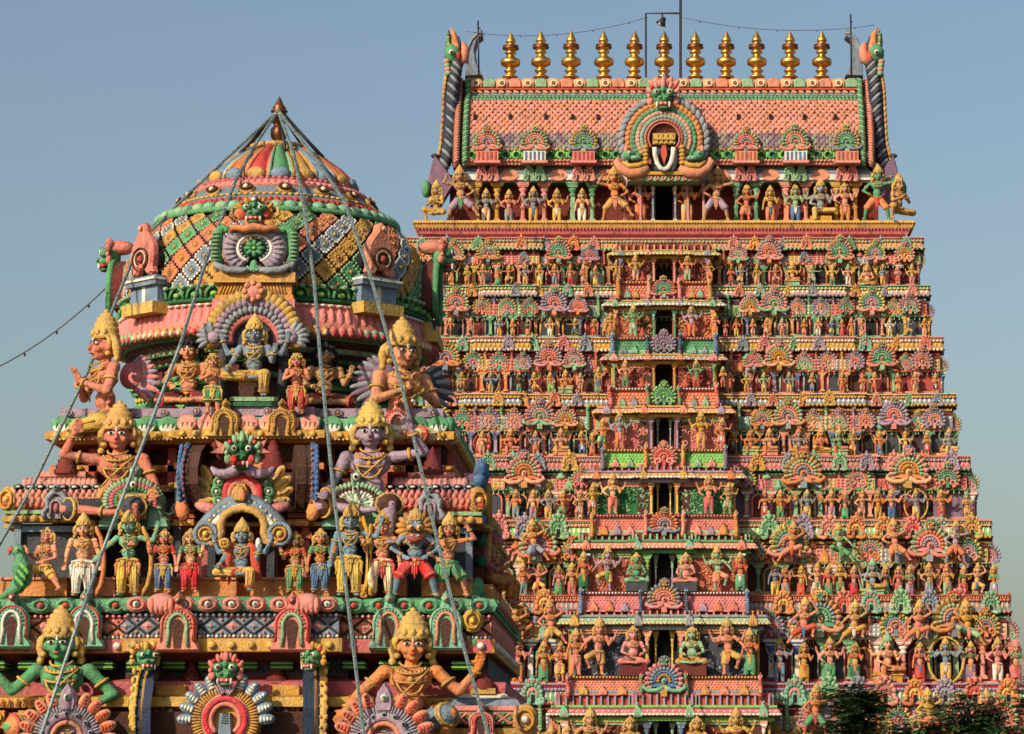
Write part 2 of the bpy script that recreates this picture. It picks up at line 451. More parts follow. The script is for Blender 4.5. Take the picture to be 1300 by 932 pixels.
    if cloth != 'none':   # hanging sash in front, folds
        standing = legs[0][1] in ('stand', 'stride', 'step', 'kick', 'bent', 'squat')
        if standing:
            for q in range(3): g2.ball('#s', pel+Vector(((q-1)*.022, -.092, -.09-.03*(q == 1))), (.016, .016, .11+.03*(q == 1)), BEAD)
        g2.add(t_tube([pel+Vector((.112*math.cos(a), -.004+.088*math.sin(a), .018+.012*math.sin(a*2))) for a in np.linspace(0, 2*math.pi, 17)[:-1]], .014, 5, True), '#s')
    if hands:
        for s, kind in legs:
            k, f = LEG[kind]; hp = pel + Vector((s*.056, 0, -.02)); kv = hp+Vector((k[0]*s, k[1], k[2])); fv = hp+Vector((f[0]*s, f[1], f[2]))
            if cloth == 'short':
                e_ = kv.lerp(hp, .05); g2.add(ring_t(.077, .011), '#s', frame(e_, (kv-hp))); g2.add(ring_t(.076, .006), '#j2', frame(kv.lerp(hp, .14), (kv-hp)))
                for q in (-1, 0, 1): g2.add(t_tube([hp+Vector((q*.035+s*.01, -.078, -.02)), kv.lerp(hp, .15)+Vector((q*.028, -.072, 0))], [.009, .004], 5), '#g')
            else:
                e_ = kv.lerp(fv, .86); rr = .052 if cloth == 'dhoti' else .07
                g2.add(ring_t(rr, .010), '#s', frame(e_, (fv-kv))); g2.add(ring_t(rr+.002, .005), '#j2', frame(kv.lerp(fv, .78), (fv-kv)))
                for q in (-1, 0, 1): g2.add(t_tube([hp+Vector((q*.034, -.074, -.03)), kv+Vector((q*.026, -.058, 0)), e_+Vector((q*.02, -.046, .01))], [.009, .008, .004], 5), '#g')
                g2.add(t_tube([hp+Vector((-s*.03, -.078, -.02)), kv+Vector((-s*.022, -.060, 0)), e_+Vector((-s*.016, -.046, .0))], [.010, .008, .006], 5), '#s')
        # sash ends hanging at the hips, knotted belt, sacred thread
        for s in (-1, 1):
            g2.add(t_tube([pel+Vector((s*.10, -.05, .01)), pel+Vector((s*.135, -.055, -.05)), pel+Vector((s*.125, -.05, -.14)), pel+Vector((s*.145, -.045, -.20))], [.016, .020, .018, .006], 6, flat=.6), '#s'); g2.ball('#s', pel+Vector((s*.11, -.06, .012)), (.024, .02, .022))
        J.add(t_tube([ch+Vector((.10, -.045, .07)), ch+Vector((.045, -.098, .0)), ch+Vector((-.04, -.085, -.09)), ch+Vector((-.09, -.06, -.15))], .006, 5), '#j')
        J.add(t_tube([ch+Vector((.075*math.cos(a), -.055-.035*max(0, -math.sin(a)), .02+.12*(math.sin(a)))) for a in np.linspace(math.pi*1.05, math.pi*1.95, 9)], .007, 5), '#j')
        for q in range(7):
            a = math.pi*1.1+math.pi*.8*q/6; J.ball('#j', pel+Vector((.10*math.cos(a), -.012+.095*math.sin(a), -.045-.012*(q % 2))), (.012, .010, .022), BEAD)
    if sex == 'f':
        bl = MB()
        bl.ball('#u', ch+Vector((0, 0, .005)), (.108, .086, .075)); bl.ball('#u', ch+Vector((0, 0, .055)), (.112, .062, .045))
        for s in (-1, 1):
            bl.ball('#u', ch+Vector((s*.047, -.062, .0)), .042)
            e = ARM[[k for t, k in arms if t == s][0]][0]; sh = ch+Vector((s*w, 0, .055)); ev = sh+Vector((e[0]*s, e[1], e[2]))
            cap(bl, sh, sh.lerp(ev, .55), .046, .041)
        g3 = MB(); g3.add(remesh(bl, voxel*1.05, 2), '#u')
    # jewellery
    for q, (rr, dz) in enumerate(((.060, .075), (.085, .045), (.10, .0))):
        J.add(t_tube([ch+Vector((rr*.95*math.cos(a), -.022-.052*max(0, -math.sin(a))-.022*abs(math.sin(a)), dz+.038*(1+math.sin(a))-.012*q)) for a in np.linspace(math.pi, 2*math.pi, 11)], .0072, 5), '#j')
    for q in range(9):
        a = math.pi*1.12+math.pi*.76*q/8; J.ball('#j', ch+Vector((.082*math.cos(a), -.030-.055*max(0, -math.sin(a)), .040+.045*(1+math.sin(a)))), (.009, .008, .014), BEAD)
    J.ball('#j', ch+Vector((0, -.095, .0)), (.016, .012, .02), BEAD); J.ball('#j', pel+Vector((0, -.10, .01)), (.028, .015, .022), BEAD)
    for q in range(9):
        a = math.pi + math.pi*q/8; J.ball('#j', pel+Vector((.115*math.cos(a), .094*math.sin(a), -.015)), .013, BEAD)
    # crown with ear lobes
    c0 = hd+Vector((0, .005, .050))
    if crown == 'tall': pr = [(.068,0),(.076,.010),(.073,.026),(.066,.030),(.070,.046),(.068,.060),(.060,.064),(.062,.080),(.055,.092),(.048,.096),(.046,.112),(.034,.122),(.028,.130),(.026,.142),(.012,.152),(.014,.162),(0,.176)]
    elif crown == 'dome': pr = [(.069,-.008),(.075,.004),(.072,.018),(.066,.022),(.069,.040),(.066,.056),(.058,.060),(.062,.074),(.056,.090),(.047,.094),(.050,.106),(.042,.118),(.032,.122),(.034,.132),(.024,.142),(.012,.146),(.014,.156),(0,.166)]
    elif crown == 'low': pr = [(.068,-.005),(.074,.01),(.066,.025),(.064,.045),(.045,.065),(.030,.075),(.028,.095),(.014,.105),(0,.115)]
    elif crown == 'flat': pr = [(.066,0),(.070,.01),(.056,.02),(.054,.06),(.060,.07),(.056,.08),(0,.082)]
    else: pr = [(.066,-.01),(.068,.02),(.05,.045),(.025,.055),(.028,.075),(0,.09)]
    K.add(t_lathe(pr, 14), '#c', tm(c0))
    for q in range(5): K.ball('#c', c0+Vector((.066*math.sin((q-2)*.55), -.07*math.cos((q-2)*.55), .026)), (.014, .012, .022), BEAD)
    if crown == 'tall':
        for q in range(9): K.add(t_tube([c0+Vector((rr_*math.sin((q-4)*.38), -rr_*math.cos((q-4)*.38), zz_)) for rr_, zz_ in ((.068, .034), (.070, .050), (.060, .064))], .0045, 4), '#c')
        K.ball('#c', c0+Vector((0, -.068, .050)), (.016, .010, .022), BEAD)
    for s in (-1, 1):
        K.add(t_tube([hd+Vector((s*a, b, c)) for a, b, c in ((.060, .01, .062), (.082, .02, .030), (.086, .03, -.01), (.080, .035, -.05), (.092, .035, -.075))], [.016, .022, .024, .020, .012], 7), '#c'); K.add(t_tube([hd+Vector((s*a, b, c)) for a, b, c in ((.066, -.015, .055), (.078, -.005, .02), (.072, .0, -.02))], [.008, .012, .006], 6), '#c')
        K.ball('#c', hd+Vector((s*.088, .03, -.075)), (.018, .018, .022)); K.ball('#c', hd+Vector((s*.068, -.01, -.045)), .017, BEAD)
    scale_about(K, hd, hs); F_ = MB()
    for s in (-1, 1):
        F_.ball('white', hd+Vector((s*.025, -.058, .016)), (.0185, .0125, .0105)); F_.ball('black', hd+Vector((s*.025, -.0670, .016)), (.0085, .006, .0088), BEAD)
        F_.add(t_tube([hd+Vector((s*.008, -.066, .030)), hd+Vector((s*.024, -.066, .036)), hd+Vector((s*.043, -.056, .030))], .0036, 4), 'black')
    F_.ball('red', hd+Vector((0, -.077, -.038)), (.016, .007, .0055), BEAD)
    F_.box('white', -.0035+hd.x, .0035+hd.x, hd.y-.070, hd.y-.05, hd.z+.026, hd.z+.048)
    scale_about(F_, hd, hs)
    d = dict(statue=(body_pack(body, '#b')), garment=g2.pack(), jewellery=J.pack(), crown=K.pack(), face=F_.pack())
    if sex == 'f': d['blouse'] = g3.pack()
    d = {k: mesh_of(v, k) for k, v in d.items()}
    d['#tips'] = tips; d['#head'] = hd; d['#feet'] = min(f.z for f in feet)-.03
    FIG[key] = d
    return d
def body_pack(T, m):
    b = MB(); b.add(T, m); return b.pack()
_ring = {}
def ring_t(R_, r, n=10):
    k = (round(R_, 4), r)
    if k not in _ring: _ring[k] = t_tube([(R_*math.cos(a), R_*math.sin(a), 0) for a in np.linspace(0, 2*math.pi, n+1)[:-1]], r, 5, True)
    return _ring[k]
def frame(c, d):
    d = Vector(d).normalized(); u = d.orthogonal().normalized(); w = d.cross(u)
    return basis(c, u, w, d)

POSES = {
 'stand':   dict(arms=[(1,'fore'),(-1,'hang')], legs=[(1,'stand'),(-1,'stand')], cloth='dhoti'),
 'four':    dict(arms=[(1,'back'),(-1,'back'),(1,'fore'),(-1,'hip')], legs=[(1,'stand'),(-1,'stand')], cloth='dhoti'),
 'eight':   dict(arms=[(1,'back'),(-1,'back'),(1,'wide'),(-1,'wide'),(1,'out'),(-1,'out'),(1,'palm'),(-1,'palm')], legs=[(1,'stand'),(-1,'stand')], cloth='dhoti'),
 'praying': dict(arms=[(1,'pray'),(-1,'pray')], legs=[(1,'stand'),(-1,'stand')], cloth='short'),
 'raised':  dict(arms=[(1,'raised'),(-1,'hip')], legs=[(1,'stand'),(-1,'step')], cloth='short', lean=.02),
 'raisedl': dict(arms=[(-1,'raised'),(1,'hip')], legs=[(1,'step'),(-1,'stand')], cloth='dhoti', lean=-.02),
 'dancing': dict(arms=[(1,'up'),(-1,'out')], legs=[(1,'bent'),(-1,'step')], cloth='short', lean=.03),
 'dancingl':dict(arms=[(-1,'up'),(1,'out')], legs=[(-1,'bent'),(1,'step')], cloth='short', lean=-.03),
 'striding':dict(arms=[(1,'shade'),(-1,'hip')], legs=[(1,'stride'),(-1,'stride')], cloth='short', lean=.02),
 'stridingl':dict(arms=[(-1,'shade'),(1,'hip')], legs=[(1,'kick'),(-1,'stride')], cloth='short', lean=-.02),
 'leaping': dict(arms=[(1,'up'),(-1,'hip')], legs=[(1,'kick'),(-1,'step')], cloth='short', lean=-.03),
 'seated':  dict(arms=[(1,'back'),(-1,'back'),(1,'fore'),(-1,'lap')], legs=[(1,'half'),(-1,'down')], pz=.27, cloth='dhoti'),
 'squatting':dict(arms=[(1,'lap'),(-1,'lap')], legs=[(1,'cross'),(-1,'cross')], pz=.10, cloth='short', belly=.035, crown='low'),
 'kneeling':dict(arms=[(1,'pray'),(-1,'pray')], legs=[(1,'cross'),(-1,'squat')], pz=.20, cloth='short'),
 'woman':   dict(arms=[(1,'fore'),(-1,'hang')], legs=[(1,'stand'),(-1,'stand')], cloth='skirt', sex='f'),
 'womanl':  dict(arms=[(-1,'raised'),(1,'hang')], legs=[(1,'stand'),(-1,'stand')], cloth='skirt', sex='f', lean=.015),
 'womanp':  dict(arms=[(-1,'pray'),(1,'pray')], legs=[(1,'stand'),(-1,'stand')], cloth='skirt', sex='f'),
 'guard':   dict(arms=[(1,'back'),(-1,'back'),(1,'fore'),(-1,'low')], legs=[(1,'stand'),(-1,'bent')], cloth='short', lean=.02),
 'guardl':  dict(arms=[(1,'back'),(-1,'back'),(-1,'fore'),(1,'low')], legs=[(-1,'stand'),(1,'bent')], cloth='short', lean=-.02),
 'climbing':dict(arms=[(1,'up'),(-1,'low')], legs=[(1,'squat'),(-1,'kick')], cloth='short', lean=.03, pz=.45),
 'climbingl':dict(arms=[(-1,'up'),(1,'low')], legs=[(-1,'squat'),(1,'kick')], cloth='short', lean=-.03, pz=.45),
}
WORDS = dict(stand='standing', four='four-armed', eight='eight-armed', praying='praying', raised='one-arm-raised', raisedl='one-arm-raised', dancing='dancing', dancingl='dancing',
  striding='striding', stridingl='striding', leaping='leaping', seated='seated four-armed', squatting='cross-legged', kneeling='kneeling', woman='standing female', womanl='one-arm-raised female', womanp='praying female',
  guard='four-armed guardian', guardl='four-armed guardian', climbing='climbing', climbingl='climbing')
def statue(pose, foot, h, skin, cloth, label, group=None, sash='red', crown='crown', blouse='red', yaw=0, face=False, jewel='gold', fig=None, roll=0, cat='statue', wide=1.16):
    """foot: world point under the feet; h: height from sole to top of the head"""
    d = fig or figure(pose, **POSES[pose])
    M = Matrix.Translation(Vector(foot) - Vector((0, 0, d['#feet']*h))) @ Matrix.Rotation(yaw, 4, 'Z') @ Matrix.Rotation(roll, 4, 'Y') @ Matrix.Diagonal((h*wide, h*1.06, h, 1))
    o = inst(d['statue'], 'statue', None, M, {'#b': skin})
    inst(d['garment'], 'garment', o, None, {'#g': cloth, '#s': sash, '#j2': jewel})
    inst(d['jewellery'], 'jewellery', o, None, {'#j': jewel})
    inst(d['crown'], 'crown', o, None, {'#c': crown})
    if 'blouse' in d: inst(d['blouse'], 'blouse', o, None, {'#u': blouse})
    if face: inst(d['face'], 'face_paint', o)
    tag(o, label, cat, group)
    return o

# ------------------------------------------------------------------ ornament kits (unit sized, front towards -y)
def arc(r, a0, a1, n, cx=0, cz=0, rz=None):
    rz = rz or r
    return [(cx+r*math.cos(a), 0, cz+rz*math.sin(a)) for a in np.linspace(R(a0), R(a1), n)]
def kirti(mb, M, face='#f', crest='#k', mouth='red'):
    """grimacing guardian face about one unit wide"""
    S = MB()
    S.ball(face, (0, 0, .0), (.34, .28, .34)); S.ball(face, (0, -.22, -.12), (.24, .22, .15))
    for s in (-1, 1):
        S.ball(face, (s*.21, -.20, .12), (.17, .15, .15)); S.ball('white', (s*.21, -.33, .13), (.085, .05, .085)); S.ball('black', (s*.21, -.375, .13), (.045, .03, .045), BEAD)
        S.ball(face, (s*.10, -.42, -.08), (.08, .07, .06)); S.ball('white', (s*.20, -.36, -.30), (.04, .04, .11), BEAD); S.ball('white', (s*.07, -.40, -.27), (.03, .03, .05), BEAD)
        S.ball(crest, (s*.44, -.05, .22), (.09, .10, .15), ry=s*.6); S.ball(crest, (s*.42, -.02, -.12), (.12, .10, .15)); S.ball(crest, (s*.24, -.02, .40), (.08, .10, .15), ry=s*.3); S.ball(crest, (s*.13, -.04, .46), (.05, .08, .13)); S.ball(mouth, (s*.36, -.12, .32), (.07, .06, .07), BEAD); S.ball('gold' if crest[0] == '#' else crest, (s*.46, -.06, .04), (.08, .07, .09), BEAD)
    S.ball(mouth, (0, -.26, -.27), (.27, .17, .09)); S.ball(face, (0, -.22, -.38), (.22, .15, .06)); S.ball(crest, (0, -.1, .44), (.10, .12, .20)); S.ball(face, (0, -.30, .22), (.08, .08, .12))
    mb.addmb(S.pack(), M)
def curl(mb, m, s, x0, z0, r, th, turns=1.15, n=12, M=None, y=0):
    """a volute that winds outward from (x0, z0)"""
    pts = []; rad = []
    for i in range(n):
        t = i/(n-1); a = -math.pi/2 + t*turns*2*math.pi; rr = r*(1-.72*t)
        pts.append((x0 + s*(rr*math.cos(a)), y-.10*t*r, z0 + r + rr*math.sin(a) - (r-rr)*0)); rad.append(th*(1-.35*t))
    mb.add(t_tube(pts, rad, 6), m, M)
def fan(kind=0, petals=15):
    """fan shaped gable: slots #a outer petals, #b beads, #c band, #d core, #e base wings, #f guardian face, #k crest"""
    m = MB()
    poly = [(.80*math.cos(a), .55+.80*math.sin(a)) for a in np.linspace(R(-25), R(205), 18)]
    m.add(t_prism(poly, .02, .22), '#c')
    for i in range(petals):
        a = R(-28 + 236*i/(petals-1)); m.add(SPH, '#a', tm((.84*math.cos(a), .0, .55+.84*math.sin(a)), (.17, .12, .115), ry=-a)); m.add(BEAD, '#b', tm((.88*math.cos(a), -.11, .55+.88*math.sin(a)), (.08, .04, .035), ry=-a))
    n2 = 13
    for i in range(n2):
        a = R(-10 + 200*i/(n2-1)); m.add(BEAD, '#b', tm((.62*math.cos(a), -.04, .55+.62*math.sin(a)), (.13, .09, .075), ry=-a))
    m.add(t_tube(arc(.46, -15, 195, 14, 0, .55), .07, 6), '#c')
    for i in range(9):
        a = R(-5+190*i/8); m.add(BEAD, '#d', tm((.30*math.cos(a), -.04, .53+.30*math.sin(a)), (.11, .08, .06), ry=-a))
    m.ball('#e', (0, -.05, .50), (.14, .12, .17)); m.ball('black', (0, -.13, .50), (.06, .06, .08), BEAD)
    if kind == 0:
        for s in (-1, 1):
            m.add(t_tube([(s*.04, -.1, .20), (s*.38, -.12, .03), (s*.78, -.10, .02), (s*1.05, -.06, .20), (s*1.0, -.06, .36)], [.13, .12, .12, .11, .05], 6), '#e')
        m.box('#d', -.16, .16, -.16, .15, -.28, .32)
    else:
        for s in (-1, 1):
            curl(m, '#e', s, s*.36, -.08, .30, .11)
        m.box('#c', -.12, .12, -.08, .15, -.12, .30)
    kirti(m, tm((0, -.06, 1.52), (.56, .56, .50)))
    return m.pack()
def kudu():
    """bushy little cornice gable with curled feet, slots #a body, #b inner"""
    m = MB()
    m.add(t_prism([(.42*math.cos(a), .42+.42*math.sin(a)) for a in np.linspace(R(-20), R(200), 12)], .0, .2), '#a'); m.box('#a', -.42, .42, .02, .2, 0, .4)
    for i in range(9):
        a = R(-15+210*i/8); m.add(BEAD, '#a', tm((.48*math.cos(a), -.02, .46+.44*math.sin(a)), (.15, .13, .12), ry=-a))
    m.add(t_tube(arc(.27, 195, -15, 8, 0, .40), .07, 5), '#b')
    for s in (-1, 1):
        m.add(t_tube([(s*.12, -.06, .06), (s*.34, -.10, .0), (s*.58, -.08, .06), (s*.60, -.08, .22), (s*.46, -.10, .26), (s*.42, -.10, .16)], [.09, .11, .11, .09, .07, .04], 6), '#a')
        m.ball('#b', (s*.14, -.12, 1.02), (.10, .08, .09), BEAD); m.ball('#a', (s*.30, -.04, 1.02), (.10, .1, .12), BEAD); m.ball('black', (s*.14, -.19, 1.03), (.035, .03, .035), BEAD)
    m.box('black', -.10, .10, -.04, .1, .06, .42); m.ball('#a', (0, -.06, 1.04), (.24, .14, .16), BEAD); m.ball('#a', (0, -.02, 1.24), (.10, .10, .12), BEAD); m.ball('#b', (0, -.16, .94), (.12, .06, .04), BEAD); m.ball('#b', (0, -.10, .60), .07, BEAD)
    return m.pack()
def nich():
    m = MB()   # tiny shrine gable: slots #a #b
    m.add(t_prism([(-.45, 0), (.45, 0), (.45, .5), (.3, .8), (.12, .95), (0, 1.25), (-.12, .95), (-.3, .8), (-.45, .5)], -.14, .14, .08), '#a')
    m.add(t_tube([(-.2, -.16, .1)] + arc(.2, 180, 0, 7, 0, .45) + [(.2, -.16, .1)], .05, 5), '#b'); m.ball('#b', (0, -.15, .3), (.1, .06, .2), BEAD)
    m.ball('#a', (0, -.05, 1.25), .13, BEAD)
    return m.pack()
def scroll_():
    """makara bracket: upright scaly body with a curled head, slots #a #b"""
    m = MB()
    m.add(t_tube([(0, .1, 0), (0, -.05, .15), (.04, -.15, .45), (.0, -.10, .85), (-.04, -.10, 1.15), (0, -.22, 1.35), (0, -.4, 1.30)], [.16, .20, .20, .18, .17, .20, .08], 8), '#a')
    for i in range(7): m.ball('#b', (.0, -.24, .12+i*.16), (.20, .07, .065), BEAD)
    m.ball('#b', (0, -.28, 1.48), (.15, .15, .10)); m.ball('#a', (0, -.44, 1.22), (.10, .12, .07)); m.ball('#b', (0, -.02, 1.52), (.08, .14, .12))
    for s in (-1, 1): m.ball('white', (s*.13, -.34, 1.42), .055, BEAD)
    return m.pack()
def pilaster(style=0):
    """unit height column, slots #a shaft, #b mouldings"""
    m = MB()
    m.box('#b', -.13, .13, -.13, .13, 0, .06); m.box('#a', -.10, .10, -.10, .10, .06, .10)
    if style == 0:
        m.box('#a', -.075, .075, -.075, .075, .10, .62)
        m.add(CYL, '#b', tm((0, 0, .44), (.085, .085, .03)))
    else: m.add(t_lathe([(.075, .10), (.07, .35), (.09, .37), (.09, .40), (.065, .42), (.06, .62)], 10), '#a')
    m.add(t_lathe([(.06, .62), (.11, .66), (.11, .69), (.07, .71), (.07, .73), (.13, .78), (.14, .81), (.08, .85)], 10), '#b')
    m.box('#a', -.16, .16, -.13, .13, .85, .89); m.box('#b', -.20, .20, -.15, .15, .89, .94); m.box('#a', -.24, .24, -.16, .16, .94, 1.0)
    return m.pack()
def kuta():
    """corner pavilion roof, slots #a dome, #b bands, #c finial"""
    m = MB()
    m.box('#b', -1.0, 1.0, -.7, .7, 0, .12); m.box('#a', -.86, .86, -.6, .6, .12, .22)
    pr = [(1.0, .22), (1.08, .32), (1.05, .60), (.9, .85), (.6, 1.05), (.2, 1.15), (0, 1.17)]
    m.add(t_lathe([(r*.92, z) for r, z in pr], 20), '#a')
    for i in range(10):
        a = 2*math.pi*i/10; m.add(t_tube([(r*.94*math.cos(a), r*.94*math.sin(a), z) for r, z in pr[:6]], .05, 4), '#b')
    m.add(t_lathe([(.2, 1.1), (.28, 1.18), (.1, 1.24), (.2, 1.36), (.2, 1.44), (.06, 1.55), (0, 1.75)], 8), '#c')
    return m.pack()
def pot():
    m = MB(); m.add(t_lathe([(0, 0), (.25, .0), (.45, .2), (.45, .4), (.2, .6), (.3, .7), (.12, .78), (.16, .9), (0, 1.1)], 10), '#a'); return m.pack()
KIT = dict(fan=fan(0), fan_small=fan(1, 13), kudu=kudu(), niche=nich(), scroll=scroll_(), pilaster=pilaster(0), column=pilaster(1), kuta=kuta(), pot=pot())
KM = {k: mesh_of(v, k) for k, v in KIT.items()}
class Ornaments:
    """gathers the repeats of each part name; the largest hundred become parts of their own, the rest one part"""
    def __init__(s): s.d = {}
    def put(s, name, kit, M, mp, size, parent):
        if 'column' not in name and name != 'pilaster':     # hand-made: no two quite alike
            k = 1+rnd.uniform(-.06, .06); M = M @ np.array(Matrix.Rotation(rnd.uniform(-.045, .045), 4, 'Y') @ Matrix.Rotation(rnd.uniform(-.10, .10), 4, 'Z') @ Matrix.Diagonal((k, 1, k*(1+rnd.uniform(-.05, .05)), 1)))
        s.d.setdefault(name, []).append((size, kit, M, mp, parent))
    def build(s, root, cap_=100):
        for name, l in s.d.items():
            l.sort(key=lambda t: -t[0])
            for size, kit, M, mp, parent in l[:cap_]: inst(KM[kit], name, parent or root, M, mp)
            if len(l) > cap_:
                mb = MB()
                for size, kit, M, mp, parent in l[cap_:]: mb.addmb(KIT[kit], M, mp)
                o = mb.build(name, root); o['kind'] = 'stuff'
# ------------------------------------------------------------------ ground
g = MB(); g.add(T_([(-3000, -300, 0), (3000, -300, 0), (3000, 5000, 0), (-3000, 5000, 0)], [(0, 1, 2, 3)], False), 'earth')
tag(g.build('ground'), kind='structure')

# ================================================================== the tall gateway tower
GY = 104.6
gop = empty('temple_tower', (0, GY, 0))
tag(gop, 'tall many-tiered pink and orange gateway tower crowned by eleven gilded finials', 'temple tower')
ORN = Ornaments()
CT = [283, 302, 363, 428, 500, 579, 660, 755, 867, 985]          # tops of the cornices, row 1 onwards
CB = [300, 318, 377, 446, 516, 598, 684, 779, 895, 1018]
SH = [232, 337, 403, 473, 548, 623, 716, 812, 930, 1060]
WE = [315, 330, 338, 355, 371, 389, 416, 440, 462, 484]           # half width in the photo at the cornice
BE = [57, 57, 64, 66, 76, 90, 104, 120, 134, 148]                   # half width of the middle bay
def yw(i): return 100.0 - .36*i
SCH = {1: ('pgreen','salmon','gold','pink','dred'), 2: ('yellow','mint','pink','green','grey'), 3: ('white','pink','ochre','gold','red'), 4: ('orange','yellow','bgrey','grey','gold'),
       5: ('grey','pink','rose','pink','green'), 6: ('peach','salmon','lgreen','pgreen','ochre'), 7: ('salmon','brick','bgrey','peach','mint'), 8: ('lilac','lilac','green','red','pink'), 9: ('pink','ochre','blue','orange','green')}
WALL = ['maroon','maroon','slate','brick','slate','violet','brown','maroon','violet','brick']
LEDGE = ['orange','peach','green','dgreen','salmon','green','lgreen','peach','green','ochre']
FANC = [dict(zip(('#a','#b','#c','#d','#e','#f','#k'), t)) for t in (
  ('orange','grey','green','pgreen','salmon','green','yellow'), ('pgreen','orange','pink','grey','salmon','ochre','green'), ('grey','pink','salmon','orange','pink','orange','grey'),
  ('yellow','green','grey','pink','pink','green','orange'), ('pink','pgreen','orange','ochre','peach','pink','bgrey'), ('lilac','bgrey','pink','salmon','lilac','green','pink'),
  ('ochre','pgreen','salmon','bgrey','orange','ochre','red'), ('salmon','bgrey','pink','pgreen','pgreen','lilac','orange'))]
KC = [{'#a': a, '#b': b} for a, b in (('salmon','red'), ('gold','orange'), ('mint','pink'), ('grey','bgrey'), ('pgreen','green'), ('pink','rose'), ('lilac','grey'), ('orange','yellow'))]
PC = [{'#a': a, '#b': b} for a, b in (('pgreen','green'), ('pink','salmon'), ('green','pgreen'), ('salmon','pink'), ('lilac','blue'), ('pink','white'), ('ochre','yellow'), ('orange','peach'), ('pgreen','orange'), ('white','blue'))]

def tier_path(i, yoff=0):
    W = XP(CX+WE[i], CT[i], yw(i)); A = XP(CX+BE[i], CT[i], yw(i)); D = GY-yw(i)
    W -= .27
    def X(s): return A+(W-A)*s
    y = yw(i)+yoff; p = .16
    h = [(X(0), y), (X(.40), y), (X(.40), y-p), (X(.60), y-p), (X(.60), y), (X(.87), y), (X(.87), y-p), (W, y-p), (W, y+1.1), (W-.2, y+1.1), (W-.2, GY+D)]
    return [(-x, yy) for x, yy in reversed(h)] + h, W, A
def row_z(py, i, dy=0): return ZP(py, yw(i)+dy)

